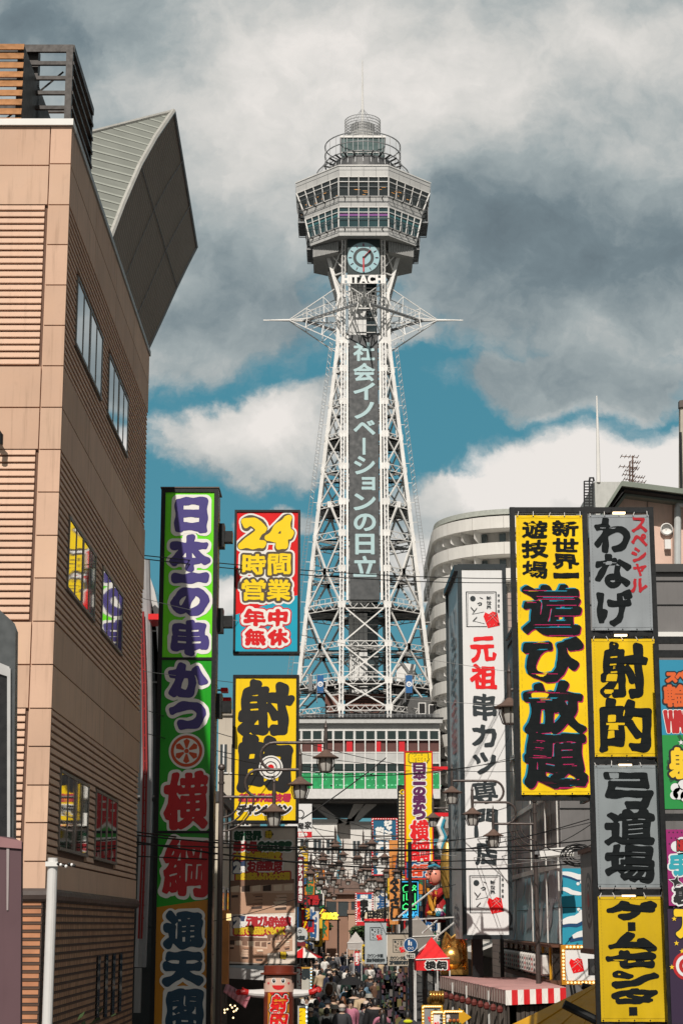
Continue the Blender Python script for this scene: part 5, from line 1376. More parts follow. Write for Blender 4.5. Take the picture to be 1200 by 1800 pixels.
for k in range(13):
    z1 = zt-.8-k*FH; z0 = z1-1.3
    if z0 < 6: break
    m = MB(); hsolid(m, 0, z0, z1, cpal); m.build('balcony', ho)
    for j in range(0, 11, 2):
        a = hplan(.15)[j]; b = hplan(2.02)[j]
        d = Vector((b[0]-a[0], b[1]-a[1], 0)); c = Vector((*a, 0))+d*.1
        m3 = MB(); m3.slab([(c.x, c.y, z0-.9), (*b, z0-1.5), (*b, z0+.0), (c.x, c.y, z0+.0)], (0.06, .06, 0), fin); m3.build('balcony_fin', ho)
    for x in (hx0+11, hx0+15, hx0+19): m2.lathe([(.5, z0-1.5), (.5, z0)], (x, HY+1.7, 0), fin, 12)
    wm = MB()
    for j in (10, 13):
        a, b = hplan(1.95)[j], hplan(1.95)[j+1]; wm.slab([(*a, z0-1.5), (*b, z0-1.5), (*b, z0-.2), (*a, z0-.2)], (-.02, -.02, 0), hw_)
    wm.build('window', ho)
    for x in (hx0+9.6, hx0+13, hx0+17):
        wm = MB(); wm.box((x, HY+2.2, z0-1.5), (x+1.6, HY+2.29, z0-.2), hw_)
        for xx in (x-.06, x+.77, x+1.6): wm.box((xx, HY+2.16, z0-1.5), (xx+.06, HY+2.2, z0-.2), STEELW)
        wm.build('window', ho)
    for x in (hx0+9.0, hx0+12.3, hx0+16.4):
        if (k+int(x)) % 3: wm = MB(); wm.box((x-.9, HY+1.6, z0-.0), (x-.2, HY+1.9, z0+.0-.62), fin); wm.disc((x-.55, HY+1.59, z0-.31), .24, DARK, 14); wm.build('cooling_unit', ho)
    jm = MB()
    for j in (2, 6, 10, 14):
        a = hplan(-.01)[j]; jm.box((a[0]-.02, a[1]-.02, z0+.02), (a[0]+.02, a[1]+.02, z1-.02), cin)
    for x in (hx0+11.5, hx0+15, hx0+18.5): jm.box((x, HY-.015, z0+.02), (x+.05, HY, z1-.02), cin)
    jm.build('panel_joint', ho)
m2.build('round_column', ho)

# tiled building just left of the frame, behind the white box sign
m = MB(); tb = thing('tiled_building', 'pinkish tiled building showing as a narrow strip right of the white box sign', 'building', (6.9, 73, 0))
pk = brickmat('pinkish wall tile', srgb(178, 160, 150), srgb(164, 146, 138), srgb(104, 96, 92), 0, .6, .3)
m.box((6.75, 73, 0), (15, 84, ZP(1042, 73)), pk); m.build('wall', tb)
m = MB(); m.box((6.74, 72.95, ZP(1300, 73)), (7.5, 72.99, ZP(1195, 73)), glass('dark shop glass', (.03, .03, .033))); m.build('window', tb)

# ------------------------------------------------------------------ grey panelled building with steel posts and a wave mural
gb = thing('grey_panel_building', 'dark grey panelled building with white steel posts and a blue wave mural on its corner', 'building', (6.6, 55.5, 0))
GX, GY0, GY1, GZ = 6.6, 55.5, 72.0, ZP(1006, 55.5)
gp = mat('dark grey panel', srgb(112, 110, 110), .55, .15, var=.14, vscale=.7, streak=.3)
gsd = mat('grey street side panel', srgb(132, 130, 130), .55, .1, var=.14, vscale=.6, streak=.25)
m = MB(); m.box((GX, GY0+.05, 0), (GX+14, GY1, GZ), gp); m.box((GX-.02, GY0+.05, 0), (GX, GY1, GZ), gsd)
for py in (1020, 1062, 1112, 1180, 1250, 1330, 1420): m.box((GX-.03, GY0+.02, ZP(py, GY0)-.03), (GX+14, GY0+.05, ZP(py, GY0)), BLACK)
m.box((GX+1, GY0-.15, ZP(1120, GY0)), (GX+14, GY0+.05, ZP(1112, GY0)), WHITE)
m.box((GX-.1, GY0-.1, GZ), (GX+14, GY1, GZ+.25), mat('dark coping', (.05, .05, .05)))
for y in (58, 61, 64, 67, 70): m.box((GX-.025, y, 0), (GX-.02, y+.03, GZ), BLACK)
m.build('wall', gb)
m = MB(); wps = mat('weathered white steel', (.62, .60, .57), .5, .2, var=.2, vscale=3, dirt=.6)
for y in (55.3, 58.6, 63.1, 69.0): m.box((GX-.16, y, 3.3), (GX-.12, y+.12, 11.5), wps)
for z in (5.5, 7.7, 9.9, 11.4):
    m.box((GX-.19, 55.2, z), (GX-.11, 72, z+.16), wps)
m.build('steel_post', gb)
m = MB(); mt1 = paint(34, 150, 178, 'mural turquoise', .5); mt2 = paint(166, 204, 216, 'dusty blue mural', .45, dirt=.2); mwh = paint(232, 234, 234, 'mural white', .5); mnv = paint(16, 66, 110, 'mural deep blue', .5); mgr = paint(178, 180, 186, 'mural pale grey', .5)
m.box((GX-.05, GY0+.05, 3.3), (GX-.02, GY1, 5.45), mt2); m.box((GX-.05, GY0-.02, 3.25), (GX+1.6, GY0+.05, 5.5), mt1)
for z in (4.35,): m.box((GX-.06, GY0-.025, z), (GX+1.6, GY0-.02, z+.02), BLACK); m.box((GX-.06, GY0, z), (GX-.05, GY1, z+.02), BLACK)
def swoosh(m, pl, pts, w, mt, h):
    """tapering brush stroke on a wall"""
    n = len(pts); L, R_ = [], []
    for i, (a, b) in enumerate(pts):
        p0, p1 = pts[max(0, i-1)], pts[min(n-1, i+1)]; d = Vector((p1[0]-p0[0], p1[1]-p0[1], 0)).normalized(); nn = Vector((-d.y, d.x, 0)); t = i/(n-1); ww = w*(math.sin(math.pi*min(1, .15+t*.85))**.8)
        L.append((a+nn.x*ww, b+nn.y*ww)); R_.append((a-nn.x*ww, b-nn.y*ww))
    for i in range(n-1): m.add([pl.at(*L[i], h), pl.at(*R_[i], h), pl.at(*R_[i+1], h), pl.at(*L[i+1], h)], [(0, 1, 2, 3)], mt)
plF = Plane((GX-.05, GY0-.02, 3.3)); plS = Plane((GX-.05, GY1, 3.3), (0, -1, 0), (0, 0, 1))
for (pts, w, mt) in (([(0, .55), (.4, .62), (.8, .9), (1.2, 1.3), (1.6, 1.5)], .16, mnv), ([(0, .62), (.4, .70), (.8, 1.0), (1.2, 1.4), (1.6, 1.6)], .13, mwh), ([(.2, .1), (.7, .22), (1.1, .5), (1.6, .8)], .12, mnv), ([(.3, .2), (.7, .3), (1.2, .55), (1.6, .85)], .10, mwh),
                     ([(0, 2.0), (.5, 1.9), (1.0, 1.95), (1.5, 1.8)], .09, mnv), ([(0, 2.06), (.5, 1.95), (1.0, 2.0), (1.5, 1.88)], .08, mwh), ([(0, 1.6), (.3, 1.5), (.8, 1.48)], .07, mwh)):
    pp = []
    for i in range(len(pts)-1):
        for k in range(5): t = k/5; pp.append((pts[i][0]+(pts[i+1][0]-pts[i][0])*t, pts[i][1]+(pts[i+1][1]-pts[i][1])*t+.03*math.sin(3*(i+t))))
    swoosh(m, plF, pp+[pts[-1]], w, mt, .006 if mt is mnv else .010)
for (x, z) in ((.5, 1.75), (.6, 1.8), (.55, .95), (.65, 1.0), (.5, 1.0)): c = plF.at(x, z, .012); m.disc(c, .05, mwh, 10)
rr = random.Random(9)
for k in range(46):
    x = rr.uniform(.3, 16); z = rr.choice((.25, .4, 1.2, 1.35, 1.5))+rr.uniform(-.1, .2); s = rr.uniform(.9, 1.7)
    swoosh(m, plS, [(x+s*.5*math.sin(t*.5)+.1*t*s, z+s*.14*t) for t in range(6)], .22*s, mgr if k % 3 else mwh, .006+.0004*k)
m.build('wave_mural', gb)
m = MB(); glz = mat('band dark glazing', srgb(52, 48, 46), .25, var=.3); yfr = paint(206, 150, 26, 'amber frame', .45); brd = mat('rust brown board', srgb(96, 60, 42), .6, var=.2); ltn = mat('paper lantern', (.62, .60, .57), .6, var=.12)
m.box((GX-.35, GY0+.1, 2.25), (GX-.03, GY1, 3.2), glz)
m.box((GX-.45, GY0-.1, 3.2), (GX, GY1, 3.28), brd); m.box((GX-.45, GY0-.1, 2.12), (GX, GY1, 2.25), brd)
for y in np.arange(56, 72, 2.0): m.box((GX-.40, y, 2.25), (GX-.35, y+.09, 3.2), yfr if y < 62 else brd)
m.build('sign_band', gb)
for k in range(20):
    y = 56.6+k*.75; lm = MB(); c = (GX-.45, y, 2.35); lm.lathe([(.10, 0), (.17, .06), (.19, .3), (.17, .56), (.10, .62)], c, ltn, 10); lm.lathe([(.11, -.03), (.11, 0)], c, BLACK, 10); lm.lathe([(.11, .62), (.11, .66)], c, BLACK, 10)
    ct = lambda a: (c[0]-.19, y, 2.35+a)
    for a in (.15, .3, .45): lm.box((c[0]-.20, y-.05, c[2]+a-.04), (c[0]-.185, y+.05, c[2]+a+.04), BLACK if k % 3 else paint(190, 30, 36, 'lantern red'))
    lm.build('lantern', gb)
# bulb-framed seal sign
Y = 53.5
sg_ = thing('seal_sign', 'white square sign with a red seal inside a yellow frame of bulbs, below the mural', 'sign', (P(1015, 1700, Y)[0], Y, 0))
x0, x1, z0, z1 = boxsign(sg_, 986, 1661, 1058, 1731, Y, .3, paint(196, 132, 18, 'ochre frame'), acr, 7)
m = MB(); seal(m, Y+.03, 1013, 1697, 24); m.build('lettering', sg_)
for zz in (z0+.1, z1-.1): m = MB(); m.box((x0+.3, Y+.3, zz-.03), (x0+.36, 55.6, zz+.03), BLACK); m.build('bracket', sg_)
m = MB(); bulb = mat('warm bulb', (.9, .75, .45), .3, emit=(1.0, .7, .3), estr=1.2, var=0)
for k in range(9):
    t = (k+.5)/9; m.ball((x0+(x1-x0)*t, Y-.02, z1+.06), .035, bulb, 8, 5); m.ball((x0+(x1-x0)*t, Y-.02, z0-.06), .035, bulb, 8, 5); m.ball((x0-.06, Y-.02, z0+(z1-z0)*t), .035, bulb, 8, 5)
m.build('bulb', sg_)
# bullseye board
tb_ = thing('target_board', 'grey board with a black and red bullseye turned edge-on beside the lower banners', 'board', (6.0, 45, 0))
m = MB(); bgm = mat('grey target board', srgb(150, 144, 142), .6, var=.1); zb0, zb1 = ZP(1668, 45), ZP(1498, 45)
m.box((6.0, 43.6, zb0), (6.9, 46.6, zb1), bgm); m.box((5.95, 43.5, zb1), (7, 46.7, zb1+.1), brd); m.box((5.95, 43.5, zb0-.12), (7, 46.7, zb0), brd); m.box((6.2, 44.5, 0), (6.4, 44.8, zb0), BLACK); m.build('board', tb_)
m = MB()
for k, (r, mt) in enumerate(((.66, blk), (.54, bgm), (.42, blk), (.33, bgm), (.24, blk), (.17, paint(150, 30, 34, 'target red')))):
    m.add([(5.996-.003*k, 45.2+r*math.cos(t*math.pi/16), (zb0+zb1)/2+r*math.sin(t*math.pi/16)) for t in range(32)], [list(range(32))], mt)
m.build('bullseye', tb_)
m = MB(); c = P(1044, 1700, 42); m.box((c[0]-.12, 41.9, c[2]-.18), (c[0]+.14, 42.2, c[2]+.18), mat('black speaker', (.02, .02, .022), .5)); m.box((c[0]+.05, 42, c[2]+.18), (c[0]+.09, 42.1, c[2]+.5), BLACK); m.disc((c[0], 41.89, c[2]-.05), .09, mat('speaker cone', (.05, .05, .05)), 16)
tag(m.build('loudspeaker'), 'small black loudspeaker hanging beside the bulb-framed seal sign', 'loudspeaker')

# ------------------------------------------------------------------ stall with striped awning and slatted wooden wall
st_ = thing('awning_stall', 'stall with faded pink roof, red and white striped valance and dark slatted wall', 'stall', (5.3, 50, 0))
zn, zr_ = ZP(1741, 50), ZP(1736, 50)
A_, B_ = Vector((P(888, 1752, 50)[0], 50, zn)), Vector((P(994, 1745, 50)[0], 50, zr_))
C_, D_ = Vector((6.3, 63, ZP(1719, 63))), Vector((P(772, 1716, 58)[0], 58, ZP(1716, 58)))
m = MB(); fpk = mat('faded pink canvas', srgb(192, 150, 146), .75, var=.12, vscale=2, dirt=.25); fpk2 = mat('faded rose canvas', srgb(176, 128, 125), .75, var=.12, vscale=2, dirt=.25)
n = 44
for k in range(n):
    t0, t1 = k/n, (k+1)/n; up = Vector((0, 0, .012*(k % 2)))
    m.slab([D_.lerp(A_, t0)+up, D_.lerp(A_, t1)+up, C_.lerp(B_, t1)+up, C_.lerp(B_, t0)+up], (0, 0, -.03), fpk if k % 2 else fpk2)
m.build('roof', st_)
m = MB(); rs = paint(214, 22, 30, 'stripe red', .65, dirt=.2); wsx = paint(236, 232, 226, 'stripe white', .65, dirt=.2)
for k in range(10):
    a, b = A_.lerp(B_, k/10)+Vector((0, -.02, 0)), A_.lerp(B_, (k+1)/10)+Vector((0, -.02, 0))
    low = [b.lerp(a, j/5)+Vector((0, -.02*math.sin(k*2+j), -.38)) for j in range(6)]
    m.slab([a, b]+low, (0, .008, 0), wsx if k % 2 == 0 else rs)
n = 56; crv = mat('faded cream canvas', srgb(204, 186, 176), .75, var=.1)
for k in range(n):
    a, b = A_.lerp(D_, k/n), A_.lerp(D_, (k+1)/n); dn = Vector((.02*(k % 2), 0, -.36)); m.slab([b, a, a+dn, b+dn], (.006, .006, 0), fpk2 if k % 2 else crv)
m.build('valance', st_)
m = MB(); wd = mat('weathered grey wood', srgb(120, 110, 102), .85, var=.3, vscale=2, streak=.4); wd2 = mat('dark weathered wood', srgb(78, 70, 64), .85, var=.3, vscale=2, streak=.4)
n = 40; ins = Vector((.05, .02, 0)); ab = (D_-A_)
for k in range(n):
    a, b = A_.lerp(D_, k/n)+ins, A_.lerp(D_, (k+.86)/n)+ins
    m.slab([(a.x, a.y, 0), (b.x, b.y, 0), (b.x, b.y, b.z-.2), (a.x, a.y, a.z-.2)][::-1], (.05, .03, 0), wd if (k*7) % 5 else wd2)
for k in (9, 22, 31): a = A_.lerp(D_, k/n)+ins+Vector((-.06, -.03, 0)); m.tube([(a.x, a.y, 0), (a.x, a.y, a.z-.1)], .03, mat('pale pipe', (.55, .54, .52), .5), 7)
for k in range(12): x = A_.x+.3+k*.12; m.box((x, 50.2, 0), (x+.1, 50.25, zn-.4), wd2)
m.prism([(A_.x+.5, 50.4), (B_.x, 50.4), (6.2, 62), (D_.x+.6, 58.2)], 0, zn-.25, DARK)
m.build('slatted_wall', st_)
for k in range(10):
    a = A_.lerp(D_, .03+k*.09)+Vector((-.10, -.03, -.60)); lm = MB(); lm.lathe([(.04, 0), (.08, .04), (.09, .12), (.04, .20)], a, mat('small red lantern', srgb(104, 44, 38), .6), 8); lm.build('lantern', st_)
# yellow canopy in the corner
cn = thing('yellow_canopy', 'sloping yellow canopy with a dark gutter in the lower right corner', 'canopy', (4.6, 38, 0))
m = MB(); yc = mat('yellow canopy sheet', srgb(216, 160, 30), .55, var=.12, vscale=1.5, dirt=.35)
A = [P(876, 1812, 36.5), P(1052, 1830, 36.5), P(1075, 1742, 40.5), P(1046, 1729, 40.5)]
m.slab(A, (0, 0, -.04), yc); m.slab([P(1050, 1745, 39.5), P(1085, 1768, 37), P(1200, 1800, 37), P(1200, 1740, 40)], (0, 0, -.04), yc)
for t in (.25, .5, .75): m.tube([Vector(A[0]).lerp(Vector(A[1]), t)+Vector((0, 0, .02)), Vector(A[3]).lerp(Vector(A[2]), t)+Vector((0, 0, .02))], .02, yc, 6)
m.build('sheet', cn)
m = MB(); m.tube([P(990, 1765, 36.2), P(1040, 1790, 36.2), P(1070, 1805, 36.2)], .09, BLACK, 10); m.build('gutter', cn); m = MB(); m.tube([P(1022, 1733, 40.6), P(1060, 1742, 40.6)], .07, BLACK, 8); m.build('gutter', cn)
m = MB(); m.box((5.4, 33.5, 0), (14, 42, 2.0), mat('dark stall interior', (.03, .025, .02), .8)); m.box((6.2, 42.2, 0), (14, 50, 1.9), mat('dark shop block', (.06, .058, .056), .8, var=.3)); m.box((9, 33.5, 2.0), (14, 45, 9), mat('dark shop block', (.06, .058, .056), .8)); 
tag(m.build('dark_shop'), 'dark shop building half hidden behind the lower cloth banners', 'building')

# ------------------------------------------------------------------ pink gabled house, grey block with mast, aerials, pale wall at the edge
ph = thing('gabled_building', 'weathered pink building with grey green eaves and a downpipe behind the grey banner', 'building', (P(1130, 900, 66)[0], 66, 0))
Y = 66.0; m = MB(); pkm = mat('stained pink render', srgb(222, 190, 174), .85, var=.14, vscale=.8, streak=.4, bump=.1)
m.slab([P(x, y, Y) for x, y in ((1072, 1040), (1290, 1040), (1290, 872), (1200, 876), (1104, 866), (1072, 900))], (0, 12, 0), pkm)
for (a, b) in (((1137, 870), (1137, 1010)), ((1182, 876), (1182, 1010))): m.beam(P(*a, Y-.02), P(*b, Y-.02), .04, mat('pink joint', (.25, .18, .15)))
m.build('wall', ph)
m = MB(); ev = mat('grey green eaves', srgb(122, 130, 120), .5, .2, var=.1)
def strip(m, pts, w, mt, y0, dy):
    for (a, b) in zip(pts, pts[1:]): m.slab([P(a[0], a[1]+w, y0), P(b[0], b[1]+w, y0), P(b[0], b[1], y0), P(a[0], a[1], y0)], (0, dy, 0), mt)
strip(m, [(1058, 898), (1092, 845), (1110, 847), (1300, 872)], 9, ev, Y-1.2, 14); strip(m, [(1066, 900), (1098, 858), (1300, 884)], 3, DARK, Y-1.0, 1); strip(m, [(1072, 902), (1100, 863), (1300, 890)], 8, ev, Y-.5, .5)
m.build('roof', ph)
m = MB(); q = [P(1206, 885, Y-.3), P(1191, 887, Y-.3), P(1190, 895, Y-.3), P(1190, 1008, Y-.3)]; m.tube(q, .13, mat('pale downpipe', (.50, .52, .52), .4), 10); m.build('downpipe', ph)
m = MB(); c = P(1171, 930, Y-.2); m.lathe([(.02, 0), (.22, .02), (.24, .12), (.2, .16)], (c[0], Y-.05, c[2]), WHITE, 18, axis='y'); m.box((c[0]-.1, Y-.25, c[2]-.75), (c[0]+.12, Y, c[2]-.4), WHITE); m.build('wall_lamp', ph)
Y = 82.0; rb = thing('rooftop_block', 'grey rooftop block with a ladder cage and white mast behind the banner frame', 'building', (P(1060, 870, Y)[0], Y, 0))
m = MB(); m.slab([P(1037, 1000, Y+2), P(1046, 1000, Y), P(1046, 846, Y), P(1037, 853, Y+2)], (.05, 1, 0), mat('dark side render', (.18, .19, .20), .8)); m.box((P(1046, 900, Y)[0], Y, 15), (P(1110, 900, Y)[0], Y+8, ZP(847, Y)), mat('pale grey render', (.50, .51, .49), .8, streak=.3)); m.build('wall', rb)
m = MB(); 
for py in range(846, 900, 5): m.beam(P(1026, py, Y), P(1040, py, Y), .05, BLACK)
for px in (1026, 1035, 1041): m.beam(P(px, 846, Y), P(px, 900, Y), .06, BLACK)
m.tube([P(1035, 846, Y), P(1036, 840, Y), P(1042, 840, Y), P(1043, 846, Y)], .05, BLACK, 6); m.build('ladder', rb)
m = MB(); m.tube([P(1051, 848, Y), P(1050, 780, Y), P(1048, 696, Y)], .05, WHITE, 8, rs=[.10, .075, .03]); m.build('mast', rb)
Y = 70.0
for k, (bx, by, ty, els) in enumerate(((1111, 848, 801, ((802, -20, 9), (812, -4, 12), (823, -4, 10), (838, 2, 20), (846, -2, 22))), (1106, 848, 811, ((820, -18, 12), (827, -8, 8), (834, -12, 8), (842, -10, 8))))):
    m = MB(); rust = mat('rusty aerial', srgb(110, 86, 76), .6, .3); m.tube([P(bx, by, Y), P(bx, ty, Y)], .03, rust, 6)
    for (py, a, b) in els:
        m.beam(P(bx+a, py, Y), P(bx+b, py+2, Y), .025, rust)
        for j in range(5):
            c = Vector(P(bx+a+(b-a)*j/4, py+1*j/4, Y)); m.beam(c+Vector((0, -.25, 0)), c+Vector((0, .25, 0)), .02, rust)
    tag(m.build('aerial'), ('taller rusty television aerial on the pink gabled roof', 'shorter rusty television aerial on the pink gabled roof')[k], 'aerial')
Y = 78.0; m = MB(); m.slab([P(1194, 1010, Y), P(1290, 1010, Y), P(1290, 690, Y), P(1195, 706, Y)], (0, .4, 0), mat('pale cream render', srgb(176, 170, 158), .8, streak=.4)); m.slab([P(1193, 716, Y-.1), P(1292, 700, Y-.1), P(1292, 684, Y-.1), P(1193, 704, Y-.1)], (0, .3, 0), mat('brown flashing', (.10, .08, .07)))
m.tube([P(1195, 760, Y-.2), P(1197, 850, Y-.2), P(1196, 870, Y-.2)], .06, BLACK, 6)
tag(m.build('pale_building'), 'edge of a pale rendered building against the clouds at the right border', 'building')
# ------------------------------------------------------------------ street lamps with three hanging lanterns
LPM = mat('brown grey lamp paint', srgb(80, 71, 68), .5, .3, var=.15, dirt=.2); LGL = mat('frosted lantern glass', (.46, .44, .41), .35, var=.08); LCAP = mat('brown lantern cap', srgb(112, 90, 80), .55, .2, var=.1)
ZA3 = ZP(1401, 42.5); ST_ = .625
def make_lamp(sgn, label):
    t = thing('street_lamp', label, 'street lamp', (0, 0, 0), 'triple lantern street lamps along the arcade street')
    m = MB(); m.tube([(0, 0, 0), (0, 0, 1.2), (0, 0, 1.25), (0, 0, ZA3+.6)], .07, LPM, 12, rs=[.11, .10, .075, .055]); m.lathe([(.075, 0), (.075, .05)], (0, 0, ZA3+.3), LPM, 12); m.ball((0, 0, ZA3+.68), .085, LPM, 10, 6); m.build('pole', t)
    m = MB()
    def arc(cx_, z0, z1, n=10): # bulge towards the pole
        r = (z1-z0)/2
        return [(sgn*(cx_-r*math.sin(math.pi*k/n)), 0, z0+r-r*math.cos(math.pi*k/n)) for k in range(n+1)]
    m.tube([(0, 0, ZA3), (sgn*1.22, 0, ZA3)], .035, LPM, 8)
    m.tube(arc(.86, ZA3, ZA3+ST_)+[(sgn*1.82, 0, ZA3+ST_)], .035, LPM, 8)
    m.tube(arc(1.21, ZA3+ST_, ZA3+2*ST_)+[(sgn*2.41, 0, ZA3+2*ST_)], .035, LPM, 8)
    for k, xx in enumerate((.45, .6, .75)): m.tube([(sgn*xx*math.sin(math.pi/2*j/8), 0, ZA3-xx*1.05+xx*1.05*(1-math.cos(math.pi/2*j/8))) for j in range(9)], .022, LPM, 6)
    m.build('arm', t)
    for k, xx in enumerate((1.22, 1.82, 2.41)):
        z = ZA3+k*ST_; c = (sgn*xx, 0, z); m = MB()
        m.lathe([(.04, -.17), (.045, .0), (.05, .1), (.035, .32), (.045, .36), (.03, .40), (0, .56)], c, LPM, 10)
        m.lathe([(.05, -.16), (.09, -.20), (.16, -.26), (.31, -.34), (.30, -.36), (.18, -.355)], c, LCAP, 18)
        for j in range(8): a = j*math.pi/4; m.tube([(c[0]+.19*math.cos(a), .19*math.sin(a), z-.355), (c[0]+.20*math.cos(a), .20*math.sin(a), z-.48), (c[0]+.14*math.cos(a), .14*math.sin(a), z-.66)], .012, LPM, 4)
        m.lathe([(.14, -.655), (.14, -.675), (0, -.68)], c, LPM, 14)
        lo_ = m.build('lantern', t)
        m = MB(); m.lathe([(.165, -.355), (.175, -.47), (.125, -.655)], c, LGL, 14); m.smooth = True; m.build('lantern_glass', lo_)
    return t
lampL = make_lamp(1, 'triple lantern street lamp on the left, arms crossing the yellow bullseye sign')
lampR = make_lamp(-1, 'triple lantern street lamp on the right, in front of the wave mural')
lampL.location = ((20*42.5-9732)/3200, 42.5, 0); lampR.location = ((20*54+17010)/3200, 54, 0)
rowL = [85, 93, 101, 109, 118, 127, 136, 146, 157]; rowR = [67, 85, 93, 101, 109, 118, 127, 136, 146, 157]
jr = random.Random(8)
ordw = ['second', 'third', 'fourth', 'fifth', 'sixth', 'seventh', 'eighth', 'ninth', 'tenth', 'eleventh']
for k, d in enumerate(rowL):
    o = copy_tree(lampL); o.location = ((20*d-9732)/3200+jr.uniform(-.3, .3), d+jr.uniform(-2, 2), jr.uniform(-.25, .15)); o.rotation_euler = (0, 0, jr.uniform(-.2, .2)); o['label'] = f'triple lantern street lamp, {ordw[k]} down the left kerb from the bullseye sign'
for k, d in enumerate(rowR):
    o = copy_tree(lampR); o.location = ((20*d+17010)/3200 if d < 80 else 3.3+(d-85)*20/3200+jr.uniform(-.3, .5), d+(jr.uniform(-3, 3) if d > 80 else 0), jr.uniform(-.25, .15) if d > 80 else 0); o.rotation_euler = (0, 0, jr.uniform(-.2, .2) if d > 80 else 0); o['label'] = f'triple lantern street lamp, {ordw[k]} down the right kerb from the wave mural'
# big lantern whose post is hidden behind the yellow banner
o = copy_tree(lampR); o.location = (P(895, 1243, 35.5)[0]+2.41, 35.5, ZP(1243, 35.5)-ZA3-.91); o['label'] = 'street lamp with a large lantern beside the left post of the banner frame'
# floodlight on the right lamp pole
fl_ = thing('floodlight', 'long white floodlight fixed to the right lamp pole above the mural', 'floodlight', (P(975, 1497, 53.8)[0], 53.8, 0))
m = MB(); a, b = P(946, 1508, 53.8), P(1007, 1488, 53.8)
m.slab([(a[0], 53.7, a[2]+.02), (b[0], 53.7, a[2]+.12), (b[0], 53.7, b[2]), (a[0]+.05, 53.7, b[2]-.08)], (0, .28, 0), WHITE); m.slab([(a[0]+.02, 53.72, a[2]-.04), (b[0], 53.72, a[2]+.06), (b[0], 53.72, a[2]+.12), (a[0], 53.72, a[2]+.02)], (0, .24, 0), mat('floodlight lens', (.5, .49, .45), .2)); m.build('housing', fl_)
m = MB(); m.box((P(938, 1500, 54)[0], 53.8, a[2]+.1), (a[0]+.05, 53.9, a[2]+.2), GREYP); m.build('bracket', fl_)
# ------------------------------------------------------------------ cables
def cable(p, q, sag, r, mt, label):
    p, q = Vector(p), Vector(q); m = MB(); n = 14
    m.tube([p.lerp(q, k/n)+Vector((0, 0, -sag*4*(k/n)*(1-k/n))) for k in range(n+1)], r, mt, 5)
    tag(m.build('overhead_cable'), label, 'cable', 'overhead cables across the street')
cb1 = 'thin black overhead cable sagging across the street between the signs'; cb2 = 'pale overhead cable stretched across the street'
PALE = mat('pale cable', (.42, .41, .40), .5)
for (x0, y0, x1, y1, Y0, Y1, sg, r, w) in (
    (240, 975, 1060, 1014, 41.5, 60, .25, .018, 0), (240, 981, 1060, 1019, 41.5, 60, .3, .018, 0), (252, 1052, 905, 1182, 41.5, 57, .15, .010, 1), (252, 1180, 905, 1240, 42, 57.5, .12, .010, 1),
    (238, 1462, 560, 1478, 41, 52, .12, .025, 0), (238, 1468, 1045, 1476, 41.2, 50, .3, .025, 0), (238, 1484, 1045, 1492, 41.3, 50, .1, .022, 0), (240, 1480, 1010, 1518, 41.4, 53, .35, .03, 0), (240, 1505, 1000, 1505, 41.5, 53, .15, .02, 0),
    (260, 1290, 720, 1355, 42, 66, .3, .014, 0), (262, 1250, 700, 1345, 42, 70, .3, .014, 0), (390, 1360, 1010, 1310, 43, 55, .4, .015, 0), (520, 1300, 905, 1356, 55, 57, .3, .014, 0), (390, 1330, 905, 1330, 43, 56, .5, .012, 0),
    (530, 1440, 678, 1332, 60, 62, .05, .03, 0), (525, 1450, 905, 1470, 70, 56, .3, .018, 0), (520, 1475, 910, 1460, 65, 56, .3, .018, 0), (520, 1500, 1035, 1440, 66, 50, .5, .02, 0), (525, 1540, 905, 1500, 80, 57, .3, .016, 0),
    (530, 1520, 770, 1535, 90, 80, .3, .02, 0), (530, 1508, 770, 1520, 95, 85, .2, .02, 0), (535, 1555, 760, 1548, 110, 95, .3, .02, 0), (540, 1580, 740, 1575, 120, 110, .3, .02, 0), (535, 1535, 745, 1500, 100, 78, .2, .02, 0),
    (690, 1490, 1050, 1512, 70, 46, .15, .014, 1), (690, 1520, 1050, 1500, 72, 46, .2, .012, 1), (720, 1480, 1040, 1445, 75, 48, .25, .015, 0), (905, 1500, 1050, 1440, 54, 45, .2, .015, 0), (940, 1478, 1050, 1478, 54, 45, .3, .02, 0),
    (545, 1415, 700, 1470, 75, 90, .15, .018, 0), (525, 1425, 600, 1500, 72, 95, .1, .018, 0), (260, 1630, 520, 1580, 43, 46, .15, .012, 0), (640, 1560, 800, 1555, 85, 60, .2, .016, 0)):
    cable(P(x0, y0, Y0), P(x1, y1, Y1), sg, r*.72, PALE if w else RUBBER, cb2 if w else cb1)
m = MB(); rr = random.Random(21); c0 = Vector(P(1014, 1494, 52))
for k in range(14):
    r = rr.uniform(.15, .4); ph = rr.uniform(0, 6); m.tube([c0+Vector((r*math.cos(t*.5+ph)*1.2, .1*math.sin(t+ph), -.15+r*math.sin(t*.5+ph)*.8)) for t in range(13)], .012, RUBBER, 4)
tag(m.build('cable_coil'), 'tangled coil of black cable hanging beside the white floodlight', 'cable')

# ------------------------------------------------------------------ hanging signs further down the street
Y = 78.0
s = thing('hanging_sign', 'yellow vertical sign with red border, purple and red characters and blue foot', 'sign', (P(736, 1430, Y)[0], Y, 0))
boxsign(s, 711, 1320, 761, 1546, Y, .5, paint(208, 18, 34, 'bright red frame'), paint(250, 214, 20, 'bright yellow face', .35), 2.2)
m = MB(); r = rect(713, 1515, 759, 1543, Y); m.box((r[0], Y+.015, r[2]), (r[1], Y+.03, r[3]), paint(20, 88, 140, 'blue foot panel')); yl = Y+.015
pur = paint(92, 24, 84, 'purple print'); olv = paint(120, 110, 20, 'olive print'); rdd = paint(228, 20, 28, 'vivid red print')
ROW(m, yl, '新世界', 719, 1326, 752, 1339, [(.07, olv, .004), (.03, yel, .008)]); COLM(m, yl, '日本一の串かつ', 727, 1342, 746, 1440, [(.09, wht, .004), (.045, pur, .008)], 0, 36, .04)
